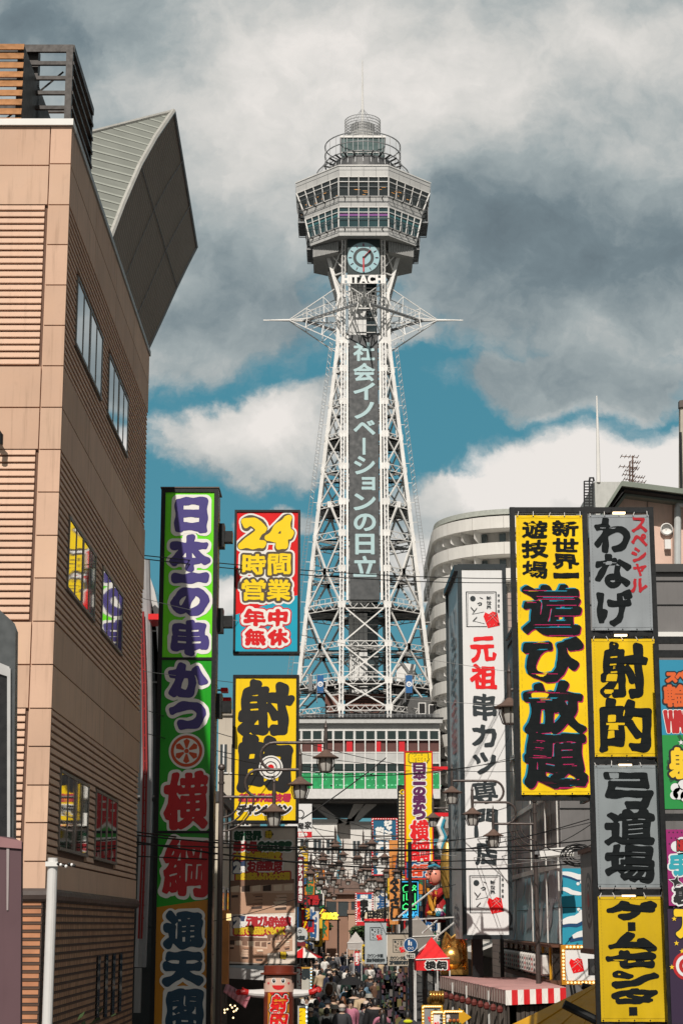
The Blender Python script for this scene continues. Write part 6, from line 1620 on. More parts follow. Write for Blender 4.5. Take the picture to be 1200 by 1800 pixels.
for ch, a, b, c, d in (('横', 722, 1444, 752, 1477), ('綱', 721, 1480, 753, 1513)): G(m, yl, ch, a, b, c, d, [(.09, wht, .004), (.05, rdd, .008)], .02, 52)
for ch, a, c in (('名', 722, 736), ('門', 739, 753)): G(m, yl, ch, a, 1521, c, 1539, [(.07, wht, .004), (.04, paint(222, 70, 30, 'orange red print'), .008)], 0, 40)
m.build('lettering', s)
m = MB()
for py in (1351, 1432, 1515): c = P(768, py, Y+.2); d = P(800, py, Y+.2); m.box((P(760, py, Y)[0], Y+.1, c[2]-.08), (d[0], Y+.3, c[2]+.08), paint(220, 20, 34, 'red bracket'))
m.build('bracket', s)
Y = 80.0
s = thing('lattice_sign', 'narrow black and cream vertical sign beside the yellow and red one', 'sign', (P(706, 1450, Y)[0], Y, 0))
boxsign(s, 699, 1380, 712, 1530, Y, .4, BLACK, paint(44, 40, 34, 'dark sign face'), 1.2)
m = MB(); crm = paint(226, 216, 180, 'cream print')
for k in range(24):
    py = 1392+k*5.6
    if 1415 < py < 1420: continue
    for px in (702.5, 708.5): c = P(px, py, Y+.01); m.box((c[0]-.04, Y+.01, c[2]-.05), (c[0]+.04, Y+.02, c[2]+.03), crm)
m.disc(P(707, 1392, Y-.0), .11, yel, 16, .07); m.build('lettering', s)  # cream lattice blocks and a ring, a pattern without characters
Y = 98.0
s = thing('fishing_sign', 'blue vertical sign with white brush writing inside a red dotted border', 'sign', (P(675, 1490, Y)[0], Y, 0))
x0, x1, z0, z1 = boxsign(s, 653, 1438, 699, 1540, Y, .5, paint(206, 26, 36, 'red border'), paint(30, 98, 132, 'sea blue face'), 3)
m = MB(); yl = Y+.02
COLM(m, yl, 'ジャンボ', 676, 1443, 687, 1477, [(.05, wht, .005)], .03, 30); COLM(m, yl, '釣船', 661, 1454, 673, 1477, [(.045, wht, .005)], .03, 36); G(m, yl, 'つ', 662, 1483, 684, 1499, [(.12, wht, .005)], .05, 40); G(m, yl, 'り', 665, 1502, 681, 1517, [(.1, wht, .005)], .04, 36); G(m, yl, '吉', 664, 1519, 684, 1536, [(.1, wht, .005)], .04, 36)
m.build('lettering', s)
m = MB()
for k in range(20):
    for xx in (x0-.04, x1+.04): m.ball((xx, Y-.02, z0+(z1-z0)*k/19), .035, wht, 6, 4)
for k in range(10): m.ball((x0+(x1-x0)*k/9, Y-.02, z1+.04), .035, wht, 6, 4)
m.build('bulb', s)
Y = 92.0
s = thing('wooden_sign', 'tall orange wooden board sign with black brush strokes behind the lamps', 'sign', (P(693, 1540, Y)[0], Y, 0))
m = MB(); r = rect(684, 1477, 702, 1625, Y); m.box((r[0], Y, r[2]), (r[1], Y+.15, r[3]), mat('orange varnished board', srgb(216, 142, 70), .5, var=.15, streak=.15)); m.build('board', s)
m = MB(); COLM(m, Y, 'ふぐさし', 687, 1535, 699, 1618, [(.05, blk, .005)], .05, 36); m.build('lettering', s)
Y = 82.0
s = thing('neon_sign', 'black neon sign with green outlines and blue letters on the right', 'sign', (P(720, 1582, Y)[0], Y, 0))
x0, x1, z0, z1 = boxsign(s, 703, 1547, 736, 1616, Y, .3, BLACK, paint(14, 18, 20, 'black neon board'), 1.2)
m = MB(); ng = mat('green neon', (.1, .9, .3), .4, emit=(.08, 1, .25), estr=1.3, var=0); nb_ = mat('blue neon', (.1, .6, .9), .4, emit=(.06, .5, 1), estr=1.0, var=0)
def npoly(pts, mt): m.tube([P(a, b, Y-.01) for a, b in pts], .022, mt, 5)
npoly([(705, 1550), (734, 1550), (734, 1613), (705, 1613), (705, 1550)], nb_)
npoly([(709, 1568), (708, 1560), (712, 1556), (718, 1556), (722, 1559), (722, 1566), (709, 1568)], ng); npoly([(714, 1570), (714, 1582), (719, 1582), (719, 1569)], ng); npoly([(724, 1566), (728, 1562), (731, 1558), (727, 1556), (725, 1560), (728, 1562), (731, 1566)], ng)
npoly([(708, 1598), (708, 1592), (713, 1588), (719, 1592), (719, 1598), (708, 1598)], ng); npoly([(722, 1598), (722, 1592), (726, 1588), (731, 1592), (731, 1598), (722, 1598)], ng); npoly([(729, 1570), (729, 1588)], ng); npoly([(709, 1572), (709, 1584)], ng)
for ch, a in (('G', 707), ('A', 713.5), ('N', 720.5), ('G', 727)): G(m, Y, ch, a, 1602, a+5.5, 1611, [(.012, nb_, .02)], 0, 20)
m.build('neon_tube', s)
Y = 130.0
s = thing('price_sign', 'white skewer price sign with blue top and red dotted border hanging mid street', 'sign', (P(640, 1597, Y)[0], Y, 0))
x0, x1, z0, z1 = boxsign(s, 624, 1569, 656, 1627, Y, .4, paint(196, 40, 50, 'red dotted frame'), acr, 2.5)
m = MB(); yl = Y+.02; r = rect(627, 1572, 653, 1580, Y); m.box((r[0], Y+.01, r[2]), (r[1], Y+.028, r[3]), paint(24, 100, 150, 'brewery blue')); r = rect(627, 1620, 653, 1625, Y); m.box((r[0], Y+.01, r[2]), (r[1], Y+.028, r[3]), paint(210, 30, 40, 'red strip'))
ROW(m, Y, 'Asahi', 633, 1573, 646, 1579, [(.02, wht, .006)], 0, 18); COLM(m, yl, '串カツ', 634, 1582, 645, 1618, [(.08, blk, .005)], .02, 36); COLM(m, yl, '120円', 628, 1584, 633, 1618, [(.03, rdd, .005)], 0, 20)
m.build('lettering', s)
m = MB()
for k in range(14):
    for xx in (x0-.05, x1+.05): m.ball((xx, Y-.02, z0+(z1-z0)*k/13), .05, wht, 6, 4)
m.build('bulb', s)
s = thing('cloth_sign', 'slanting cream cloth sign with brush writing under the price sign', 'sign', (P(665, 1605, 100)[0], 100, 0))
Y = 100.0; m = MB(); crc = mat('cream cloth', srgb(222, 208, 180), .8, var=.1); m.slab([P(642, 1604, Y), P(684, 1593, Y), P(684, 1617, Y), P(648, 1617, Y), P(640, 1614, Y)][::-1], (0, .06, 0), crc); m.slab([P(640, 1619, Y-.05), P(686, 1619, Y-.05), P(686, 1615, Y-.05), P(640, 1615, Y-.05)], (0, .06, 0), rs); m.build('cloth', s)
m = MB(); ROW(m, Y-.0, '田串揚', 645, 1601, 680, 1614, [(.03, blk, .008)], .05, 30); m.build('lettering', s)
for (a, b, c, d, Y, colr, label, foot) in ((641, 1622, 679, 1694, 72.0, (172, 180, 184), 'pale grey cloth banner with a square logo, left of the blue road sign', '宴会予約受付中'), (681, 1643, 720, 1698, 70.0, (178, 166, 150), 'beige board with a square brush logo, behind the blue road sign', '2F座敷あります')):
    s = thing('logo_banner', label, 'banner', (P((a+c)/2, (b+d)/2, Y)[0], Y, 0)); m = MB(); r = rect(a, b, c, d, Y); m.box((r[0], Y, r[2]), (r[1], Y+.12, r[3]), mat('banner ground %d' % a, srgb(*colr), .7, var=.12, vscale=2)); m.box((r[0]-.05, Y+.02, r[3]), (r[1]+.05, Y+.1, r[3]+.06), BLACK); m.build('panel', s)
    m = MB(); logo(m, Y, a+9, b+8, a+9+(c-a)*.5, b+8+(c-a)*.58); ROW(m, Y, foot, a+3, d-9, c-3, d-3, [(.012, ink, .008)], 0, 20); ROW(m, Y, 'カウンター', a+4, d-17, c-6, d-11, [(.006, ink, .008)], 0, 20); m.build('lettering', s)
# road sign on a black pole
Y = 52.0; s = thing('road_sign', 'round blue pedestrian road sign with a 9-22 plate on a tall black pole', 'road sign', (P(719.5, 1700, Y)[0], Y, 0))
m = MB(); c = P(719.5, 1480, Y); m.tube([(c[0], Y, 0), (c[0], Y, c[2])], .055, BLACK, 10); m.build('pole', s)
m = MB(); q = P(721, 1661, Y-.08); m.lathe([(.2, -.01), (.2, .01), (0, .012)], (q[0], Y-.07, q[2]), paint(16, 74, 124, 'road sign blue'), 28, axis='y'); m.disc((q[0], Y-.085, q[2]), .195, wht, 28, .18)
m.ball((q[0]-.04, Y-.09, q[2]+.11), .022, wht, 8, 5, (1, .2, 1)); m.beam((q[0]-.04, Y-.09, q[2]+.09), (q[0]-.04, Y-.09, q[2]-.01), .045, wht, .01); m.ball((q[0]+.02, Y-.09, q[2]+.07), .016, wht, 8, 5, (1, .2, 1)); m.beam((q[0]+.02, Y-.09, q[2]+.055), (q[0]+.02, Y-.09, q[2]-.02), .03, wht, .01)
for dx in (-.04, .05): m.disc((q[0]+dx, Y-.09, q[2]-.09), .035, wht, 14, .025)
m.build('sign_disc', s)
m = MB(); r = rect(712, 1676, 729, 1685, Y-.08); m.box((r[0], Y-.09, r[2]), (r[1], Y-.06, r[3]), mat('pale plate', (.6, .58, .53), .5)); ROW(m, Y-.09, '9-22', 713.5, 1678, 727.5, 1683.5, [(.004, blk, .004)], 0, 24, 0, .14); m.build('hours_plate', s)
# white shop board and narrow red sign on the left
Y = 70.0; s = thing('shop_board', 'white shop board with a black name and red open strip beyond the yellow sign', 'sign', (P(534, 1440, Y)[0], Y, 0))
m = MB(); r = rect(505, 1413, 548, 1474, Y); m.box((r[0], Y, r[2]), (r[1], Y+.4, r[3]), acr); r = rect(505, 1462, 548, 1472, Y); m.box((r[0], Y-.01, r[2]), (r[1], Y, r[3]), paint(206, 26, 38, 'open red')); m.build('panel', s)
m = MB(); G(m, Y, '竜', 523, 1446, 534, 1457, [(.01, blk, .006)], .03, 30); G(m, Y, '家', 536, 1444, 547, 1457, [(.01, blk, .006)], .03, 30); m.disc(P(527, 1431, Y-.005), .17, blk, 20, .13); ROW(m, Y-.01, '営業中', 524, 1463.5, 540, 1470.5, [(.01, wht, .006)], 0, 22); m.build('lettering', s)
Y = 76.0; s = thing('narrow_sign', 'narrow dark red vertical sign with pale writing among the left lamp posts', 'sign', (P(528, 1545, Y)[0], Y, 0))
boxsign(s, 522, 1505, 534, 1588, Y, .3, BLACK, paint(112, 26, 40, 'dark red face'), 1); m = MB(); COLM(m, Y+.02, '串かつ串焼き', 525, 1510, 531, 1584, [(.01, wht, .006)], 0, 22); m.build('lettering', s)
Y = 95.0; s = thing('red_box_sign', 'small red sign with blue and yellow panels above the left crowd', 'sign', (P(541, 1628, Y)[0], Y, 0))
boxsign(s, 532, 1616, 552, 1639, Y, .3, paint(150, 20, 26, 'deep red frame'), paint(206, 28, 34, 'red lit face'), 1); m = MB(); r = rect(541, 1619, 549, 1629, Y); m.box((r[0], Y+.01, r[2]), (r[1], Y+.025, r[3]), pb); COLM(m, Y+.02, 'すし', 534, 1619, 539, 1636, [(.02, yel, .006)], 0, 20); m.build('lettering', s)
Y = 62.0; s = thing('round_sign', 'round pale sign with black writing and a dark red foot, left of the crowd', 'sign', (P(528, 1642, Y)[0], Y, 0))
m = MB(); c = P(528, 1643, Y); m.lathe([(.24, -.06), (.24, .06), (0, .065)], (c[0], Y, c[2]), mat('pale round face', (.55, .56, .56), .4), 28, axis='y'); r = rect(521, 1656, 537, 1663, Y); m.box((r[0], Y-.05, r[2]), (r[1], Y+.05, r[3]), paint(120, 30, 38, 'dark red foot')); m.tube([(c[0]-.3, Y+.1, 0), (c[0]-.3, Y+.1, c[2])], .03, BLACK, 6); m.build('panel', s)
m = MB(); ROW(m, Y-.066, '大喜家', 520.5, 1645, 536, 1652, [(.012, ink, .006)], 0, 22); m.disc(P(527, 1637, Y-.07), .06, ink, 16, .035); m.build('lettering', s)
# yellow neon roof letters far away
Y = 150.0; s = thing('neon_sign', 'yellow neon word on a wire frame above the far crowd', 'sign', (P(577, 1608, Y)[0], Y, 0))
m = MB(); ny = mat('yellow neon', (.9, .8, .1), .4, emit=(1, .8, .05), estr=1.2, var=0); ROW(m, Y, 'Snack', 566, 1605, 594, 1615, [(.05, ny, .02)], 0, 20, .3, .02); m.tube([P(568, 1598, Y), P(562, 1606, Y), P(570, 1607, Y), P(563, 1616, Y)], .06, ny, 5); m.build('neon_tube', s)
m = MB(); m.tube([P(558, 1616, Y+.1), P(568, 1594, Y+.1), P(580, 1606, Y+.1)], .06, BLACK, 5); m.tube([P(556, 1617, Y+.1), P(598, 1617, Y+.1)], .06, BLACK, 5)
for px in (560, 594): m.tube([P(px, 1617, Y+.1), (P(px, 1617, Y)[0], Y+.1, 0)], .08, BLACK, 5)
m.build('frame', s)

# ------------------------------------------------------------------ shop rows and end-of-street buildings
rr = random.Random(12)
wallc = [('cream', (204, 194, 176)), ('brown', (112, 84, 66)), ('grey', (138, 138, 138)), ('dark', (60, 56, 54)), ('tan', (176, 146, 118)), ('white', (214, 212, 206)), ('brick red', (132, 70, 56)), ('ochre', (188, 140, 70)), ('olive', (108, 104, 78)), ('blue grey', (104, 116, 128))]
awc = [('red', (186, 26, 34)), ('blue', (34, 88, 140)), ('green', (30, 110, 70)), ('white', (216, 212, 206)), ('orange', (212, 120, 36)), ('black', (34, 34, 36)), ('yellow', (222, 180, 40))]
def shop(side, y0, y1, h, k):
    cn_, cc = wallc[(k*3+ (0 if side < 0 else 5)) % len(wallc)]; an, ac = awc[(k*2+(1 if side < 0 else 3)) % len(awc)]
    X = (-3.55 if side < 0 else 7.0)+((y0-50)*20/3200)
    t = thing('shop_house', f'{cn_} shop house with {an} awning on the {"left" if side < 0 else "right"} of the street', 'shop', (X, y0, 0), 'small shop houses lining the street')
    wm = mat('wall '+cn_, srgb(*cc), .8, var=.15, vscale=.8, streak=.35); xo = X+side*9
    m = MB(); m.box((X, y0+.05, 0), (xo, y1-.05, h), wm); m.box((X-side*.12, y0, h), (xo, y1, h+.3), mat('dark coping', (.05, .05, .05))); m.build('wall', t)
    for z in np.arange(3.6, h-1, 2.7):
        for j in range(max(1, int((y1-y0)/3))):
            yy = y0+1+j*3
            if yy+1.5 > y1: break
            w = MB(); w.box((X-side*.04, yy, z), (X+side*.05, yy+1.4, z+1.3), glass('dark shop glass', (.03, .03, .033))); 
            for (a, b, c, d) in ((yy-.06, yy+1.46, z-.06, z), (yy-.06, yy+1.46, z+1.3, z+1.36)): w.box((X-side*.06, a, c), (X+side*.05, b, d), STEELW)
            w.build('window', t)
        fw = MB(); fw.box((X+side*1.2, y0+.0, z), (X+side*2.6, y0+.06, z+1.3), glass('dark shop glass', (.03, .03, .033))); fw.build('window', t)
    m = MB(); m.box((X-side*.03, y0+.4, .1), (X+side*.04, y1-.4, 2.3), mat('shop interior', (.035, .028, .022), .6, var=.5, vscale=3)); m.build('shop_front', t)
    m = MB(); am = paint(*ac, 'awning '+an, .7); m.slab([(X, y0+.2, 3.0), (X-side*1.1, y0+.2, 2.55), (X-side*1.1, y1-.2, 2.55), (X, y1-.2, 3.0)], (0, 0, .04), am); m.slab([(X-side*1.1, y0+.2, 2.55), (X-side*1.1, y1-.2, 2.55), (X-side*1.1, y1-.2, 2.25), (X-side*1.1, y0+.2, 2.25)], (.02, 0, 0), am); m.build('awning', t)
    return X
y = 53.0; k = 0
while y < 178:
    w = rr.uniform(8, 12); shop(-1, y, min(y+w, 182), rr.uniform(6.0, 8.0), k); y += w; k += 1
y = 86.0; k = 0
while y < 176:
    w = rr.uniform(9, 13); shop(1, y, min(y+w, 182), rr.uniform(6.0, 8.5), k); y += w; k += 1
# projecting signboards along both shop rows
fx = ['焼肉', 'たこ焼', '寿司', '酒場', 'カラオケ', '串かつ', 'うどん', '喫茶', '将棋', 'ふぐ', '居酒屋', 'お好み焼']
for k in range(22):
    side = -1 if k % 2 else 1; d = 88+k*4.2 if side > 0 else 64+k*5.0
    X = (-3.5 if side < 0 else 6.9)+((d-50)*20/3200); an, ac = awc[(k*3+1) % len(awc)]; bn, bc = awc[(k*3+3) % len(awc)]
    z0 = rr.uniform(2.7, 3.4); hh = rr.uniform(1.4, 2.6); w = rr.uniform(.6, .9)
    s = thing('projecting_sign', f'{an} projecting signboard lettered in {bn} over the {"left" if side < 0 else "right"} shops, {("nearer", "farther")[d > 120]} half of the street', 'sign', (X, d, 0), 'projecting signboards over the shops')
    m = MB(); xa, xb = X-side*.15, X-side*(.15+w); m.box((xa, d, z0), (xb, d+.2, z0+hh), paint(*ac, rough=.4)); m.box((min(xa, xb)-.03, d+.02, z0-.03), (max(xa, xb)+.03, d+.18, z0+hh+.03), BLACK); m.box((X, d+.06, z0+hh*.7), (xa, d+.12, z0+hh*.7+.08), BLACK); m.build('panel', s)
    m = MB(); txt = fx[k % len(fx)]; n = len(txt); bm = paint(*bc, rough=.4) if bn != an else wht; c0 = (xa+xb)/2
    for j, ch in enumerate(txt):
        ch2 = 'I' if ch == 'ー' else ch
        glyph(m, front(d), ch2, c0-w*.34, c0+w*.34, z0+hh*(1-(j+.9)/n), z0+hh*(1-(j+.1)/n), [(.03, bm, .01)], True, .02, 26)
    m.build('lettering', s)
# more small signs crowding the far half of the street
fr2 = random.Random(77); seen_ = set()
fx2 = ['酒', '麺', '串', '鮨', '薬', '茶', '碁', '湯', '肉', '本店', '食堂', '立呑', '二階', '名物', '新世界', '通り', '土産', '射的', '激安', '元祖']
for k in range(46):
    side = -1 if k % 2 else 1; d = fr2.uniform(84, 176); X = (fr2.uniform(-3.5, -2.1) if side < 0 else fr2.uniform(2.7, 4.4))+d*20/3200-.3
    z0 = fr2.choice((2.6, 3.4, 4.4, 5.4, 6.4))+fr2.uniform(-.3, .4); w = fr2.uniform(.5, 1.3); hh = fr2.uniform(.7, 2.4)
    an, ac = awc[(k*5+fr2.randrange(7)) % 7]; bn, bc = [q for q in awc if q[0] != an][fr2.randrange(6)]; txt = fx2[k % 20]; sh_ = 'tall' if hh > 1.6*w else ('wide' if hh < .8*w else 'squarish')
    lab = f'{sh_} {an} shop sign lettered in {bn}, {["low", "halfway up", "high"][0 if z0 < 3.6 else (1 if z0 < 5.2 else 2)]} on the {"left" if side < 0 else "right"} of the far street'
    s = thing('shop_sign', lab, 'sign', (X, d, z0), 'small signs crowding the far street'); m = MB(); m.box((X-w/2, d, z0), (X+w/2, d+.15, z0+hh), paint(*ac, rough=.45, dirt=.2, name='far sign '+an)); m.box((X-w/2-.03, d+.02, z0-.03), (X+w/2+.03, d+.13, z0+hh+.03), BLACK)
    m.beam((X-side*-w/2, d+.1, z0+hh*.8), (X+side*(w/2+.9), d+.1, z0+hh*.8), .05, BLACK); m.box((X+side*(w/2+.85)-.04, d+.06, 0), (X+side*(w/2+.85)+.04, d+.14, z0+hh*.85), BLACK); m.build('panel', s)
    m = MB(); n = len(txt); bm = paint(*bc, rough=.45, name='far ink '+bn)
    for j, ch in enumerate(txt):
        if sh_ == 'wide': glyph(m, front(d), ch, X-w*.44+w*.88*j/n, X-w*.44+w*.88*(j+.9)/n, z0+hh*.12, z0+hh*.88, [(.03, bm, .01)], True, .02, 24)
        else: glyph(m, front(d), ch, X-w*.36, X+w*.36, z0+hh*(1-(j+.92)/n), z0+hh*(1-(j+.08)/n), [(.03, bm, .01)], True, .02, 24)
    m.build('lettering', s)
def farblock(name, label, px0, px1, py, Y, col, rows, cols, dep=12, cat='building'):
    t = thing(name, label, cat, (P((px0+px1)/2, py, Y)[0], Y, 0)); x0, x1 = P(px0, 1550, Y)[0], P(px1, 1550, Y)[0]; z1 = ZP(py, Y)
    m = MB(); m.box((x0, Y, 0), (x1, Y+dep, z1), mat('render '+name+str(px0), srgb(*col), .8, var=.12, vscale=.4, streak=.3)); m.box((x0-.1, Y-.15, z1), (x1+.1, Y+dep, z1+.35), mat('coping '+name+str(px0), srgb(*[int(c*.8) for c in col]), .7)); m.build('wall', t)
    for i in range(rows):
        for j in range(cols):
            a = x0+(x1-x0)*(j+.2)/cols; b = x0+(x1-x0)*(j+.8)/cols; za_ = z1-1.0-(i+.75)*3; zb_2 = za_+1.6
            w = MB(); w.box((a, Y-.03, za_), (b, Y+.04, zb_2), glass('far window glass', (.05, .06, .065))); w.box((a-.08, Y-.06, za_-.1), (b+.08, Y+.02, za_), STEELW); w.box(((a+b)/2-.04, Y-.05, za_), ((a+b)/2+.04, Y+.02, zb_2), STEELW); w.build('window', t)
    return t, x0, x1, z1
farblock('far_apartment', 'white far building with dark strip windows seen through the tower legs', 500, 592, 1446, 192.5, (222, 219, 215), 2, 4, 6)
farblock('far_shop', 'pale grey far building right of the pillar under the tower', 616, 720, 1450, 193, (216, 213, 209), 2, 5, 6)
farblock('concrete_block', 'stained concrete block between the green column and the yellow sign', 380, 440, 1258, 105, (190, 180, 166), 5, 3)
t, x0, x1, z1 = farblock('brown_house', 'brown far house with arched window and tiled roof at the street end', 572, 640, 1572, 184, (150, 116, 98), 0, 0, 10)
m = MB(); tl_ = mat('brown roof tile', srgb(104, 84, 76), .8, var=.25); m.slab([(x0-.3, 183.5, z1), (x1+.3, 183.5, z1), (x1-1, 187, z1+1.5), (x0+1, 187, z1+1.5)], (0, .3, .1), tl_); m.build('roof', t)
for px in (582, 603, 626):
    m = MB(); c = P(px, 1590, 183.9); m.box((c[0]-.5, 183.9, c[2]-1.1), (c[0]+.5, 184, c[2]+.3), glass('far window glass', (.05, .06, .065))); m.build('window', t)
farblock('tan_house', 'tan far house beside the brown one at the street end', 612, 640, 1606, 179, (186, 150, 128), 2, 2, 8)
farblock('narrow_block', 'light narrow far block left of the street end', 540, 566, 1540, 186, (210, 206, 198), 6, 2, 8)
def small_tree(px, py0, py1, Y, w, label, seed):
    t = thing('street_tree', label, 'tree', (P(px, py1, Y)[0], Y, 0)); r_ = random.Random(seed); x = P(px, py1, Y)[0]; zt_ = ZP(py0, Y); zb_3 = ZP(py1, Y)
    m = MB(); m.tube([(x, Y, 0), (x+.1, Y, zb_3), (x, Y, (zt_+zb_3)/2)], .12, mat('bark', (.08, .06, .045), .9), 7, rs=[.16, .11, .05])
    for k in range(6): a = k*1.05; m.tube([(x, Y, zb_3), (x+w*.35*math.cos(a), Y+w*.35*math.sin(a), (zt_+zb_3)/2+.4)], .04, mat('bark', (.08, .06, .045), .9), 5)
    m.build('trunk', t); m = MB()
    gm = [mat('leaf green %d' % j, c, .6, var=.3) for j, c in enumerate(((.045, .085, .03), (.06, .11, .035), (.035, .065, .03)))]
    for k in range(900):
        u = Vector((r_.gauss(0, 1), r_.gauss(0, 1), r_.gauss(0, 1))).normalized()*(r_.random()**.4); c = Vector((x+u.x*w/2, Y+u.y*w/2, (zt_+zb_3)/2+u.z*(zt_-zb_3)/2)); a = Vector((r_.uniform(-1, 1), r_.uniform(-1, 1), r_.uniform(-1, 1))).normalized()*.16; b = a.cross(Vector((r_.uniform(-1, 1), r_.uniform(-1, 1), 1))).normalized()*.10
        m.add([c-a, c+b, c+a, c-b], [(0, 1, 2, 3)], gm[k % 3])
    m.build('crown', t)
small_tree(560, 1618, 1640, 175, 2.6, 'small green tree behind the yellow neon word', 1); small_tree(637, 1626, 1648, 170, 2.4, 'small green tree right of the far tan house', 2)
# posts that carry the free-standing signs
for nm, px, py, Y in (('fishing_sign', 676, 1520, 98), ('lattice_sign', 705, 1500, 80), ('wooden_sign', 693, 1600, 92), ('price_sign', 640, 1610, 130), ('cloth_sign', 683, 1605, 100), ('shop_board', 512, 1440, 70), ('narrow_sign', 528, 1560, 76), ('red_box_sign', 542, 1630, 95)):
    s = next(o for o in COL.objects if o.name == nm); x = P(px, py, Y)[0]; m = MB(); m.tube([(x, Y+.35, 0), (x, Y+.35, ZP(py, Y))], .035, BLACK, 6); m.beam((x, Y+.35, ZP(py, Y)-.1), (x, Y+.05, ZP(py, Y)-.1), .05, BLACK); m.build('post', s)
for s in [o for o in COL.objects if o.name.startswith('logo_banner')]:
    m = MB(); x, Y = s.location.x, s.location.y; m.tube([(x, Y+.2, 0), (x, Y+.2, s.location.z)], .035, BLACK, 6); m.build('post', s)
s = next(o for o in COL.objects if o.name.startswith('neon_sign')); m = MB(); x, Y = s.location.x+.2, s.location.y; m.tube([(x, Y+.35, 0), (x, Y+.35, s.location.z)], .035, BLACK, 6); m.beam((x, Y+.35, s.location.z), (x, Y+.2, s.location.z), .05, BLACK); m.build('post', s)
# ------------------------------------------------------------------ market things at street level
def tent(label, px0, px1, py0, py1, Y, col, txt=None):
    t = thing('market_tent', label, 'tent', (P((px0+px1)/2, py1, Y)[0], Y, 0)); x0, x1 = P(px0, py1, Y)[0], P(px1, py1, Y)[0]; z0, z1 = ZP(py1, Y), ZP(py0, Y); cm = mat('tent '+label[:14], srgb(*col), .7, var=.1)
    m = MB(); d = x1-x0; zm = z0+(z1-z0)*.45
    m.slab([(x0, Y, z0), (x1, Y, z0), (x1, Y, zm), (x0, Y, zm)], (0, .02, 0), cm); m.slab([(x0, Y, z0), (x0, Y+d, z0), (x0, Y+d, zm), (x0, Y, zm)], (.02, 0, 0), cm)
    ap = ((x0+x1)/2, Y+d/2, z1+.3)
    for a, b in (((x0, Y), (x1, Y)), ((x1, Y), (x1, Y+d)), ((x1, Y+d), (x0, Y+d)), ((x0, Y+d), (x0, Y))): m.add([(*a, zm), (*b, zm), ap], [(0, 1, 2)], cm)
    m.build('canopy', t); m = MB()
    for a in ((x0, Y), (x1, Y), (x0, Y+d), (x1, Y+d)): m = MB(); m.tube([(*a, 0), (*a, z0)], .025, STEELW, 6); m.build('pole', t)
    m = MB(); m.tube([(x0, Y-.02, zm), (x1, Y-.02, zm+.05)], .02, wht, 5)
    if txt:
        c = (x0+x1)/2
        for j, ch in enumerate(txt): glyph(m, front(Y), ch, x0+d*(.3+.32*j), x0+d*(.58+.32*j), z0+.06, zm-.06, [(.05, wht, .01), (.02, blk, .015)], True, .02, 40)
    m.build('trim', t)
    return t
tent('red market tent lettered in black and white beside the gold throne', 730, 790, 1664, 1706, 60.0, (218, 16, 26), '横綱')
tent('pale grey market tent at the far end of the crowd', 610, 640, 1645, 1668, 135.0, (176, 170, 166))
tent('grey canvas market tent behind the beige logo board', 700, 768, 1622, 1668, 74.0, (128, 122, 116))
Y = 60
for k, (a, b, c, d) in enumerate(((735, 1672, 800, 1620), (700, 1612, 765, 1560), (690, 1618, 800, 1612), (742, 1640, 768, 1618))):
    m = MB(); m.beam(P(a, b, Y), P(c, d, Y+2), .04, WHITE); tag(m.build('white_stay'), ('lower long white stay rising from the red tent', 'upper long white stay under the festival figure', 'level white stay beneath the festival figure', 'short white stay behind the red tent')[k], 'stay')
# festival figure: seated papier-mache fisherman
ff = thing('festival_figure', 'colourful seated festival figure with topknot and red and green robe above the tents', 'statue', (P(765, 1600, 66)[0], 66, 0))
Y = 66.0; c = Vector(P(764, 1560, Y)); pf = .0206*1.0
def fp(px, py, dy=0): return Vector(P(px, py, Y+dy))
sk = paint(232, 150, 128, 'figure pink skin', .4); rb_ = paint(168, 34, 38, 'figure red robe', .5, dirt=.3); gb_ = paint(20, 100, 84, 'figure green robe', .4); bk_ = paint(24, 24, 30, 'figure black', .4); yo = paint(214, 150, 50, 'figure ochre', .4); wf_ = paint(232, 230, 226, 'figure white', .4); bf_ = paint(60, 150, 176, 'figure blue', .4)
m = MB(); m.ball(fp(763, 1540), .30, sk, 16, 10, (.9, .9, 1.1)); m.ball(fp(751, 1543, -.2), .07, sk, 8, 6); m.ball(fp(757, 1552, -.22), .06, rb_, 8, 5, (1.3, .6, .5)); m.ball(fp(756, 1536, -.22), .04, bk_, 8, 5); m.ball(fp(765, 1536, -.24), .04, bk_, 8, 5); m.ball(fp(773, 1543, .05), .08, sk, 8, 6); m.tube([fp(754, 1532, -.24), fp(760, 1530, -.26)], .02, bk_, 5); m.smooth = True; m.build('head', ff)
m = MB(); m.ball(fp(764, 1528, .05), .26, bk_, 14, 8, (1, .9, .6)); m.ball(fp(760, 1518, 0), .12, bk_, 10, 6, (1.5, 1, .8)); m.tube([fp(752, 1524, -.1), fp(764, 1520, -.2), fp(775, 1526, -.1)], .05, bf_, 7); m.ball(fp(772, 1519, 0), .08, rb_, 8, 5); m.build('headband', ff)
m = MB(); m.lathe([(.0, -.8), (.40, -.75), (.45, -.45), (.38, -.1), (.26, .2), (.16, .35)], fp(768, 1582, .2), rb_, 20); m.ball(fp(780, 1572, .1), .22, gb_, 12, 8, (.8, .8, 1.6)); m.ball(fp(781, 1600, 0), .25, gb_, 12, 8, (1.1, .8, .9)); m.ball(fp(768, 1603, -.25), .2, wf_, 10, 6, (1.2, .8, .7)); m.smooth = True; m.build('robe', ff)
m = MB(); m.tube([fp(775, 1566, -.1), fp(766, 1576, -.35), fp(758, 1572, -.45)], .09, rb_, 9, rs=[.14, .11, .08]); m.ball(fp(756, 1571, -.47), .07, sk, 8, 6); m.tube([fp(760, 1572, -.3), fp(752, 1562, -.4), fp(756, 1590, -.4), fp(762, 1604, -.35)], .06, yo, 8); m.build('arm', ff)
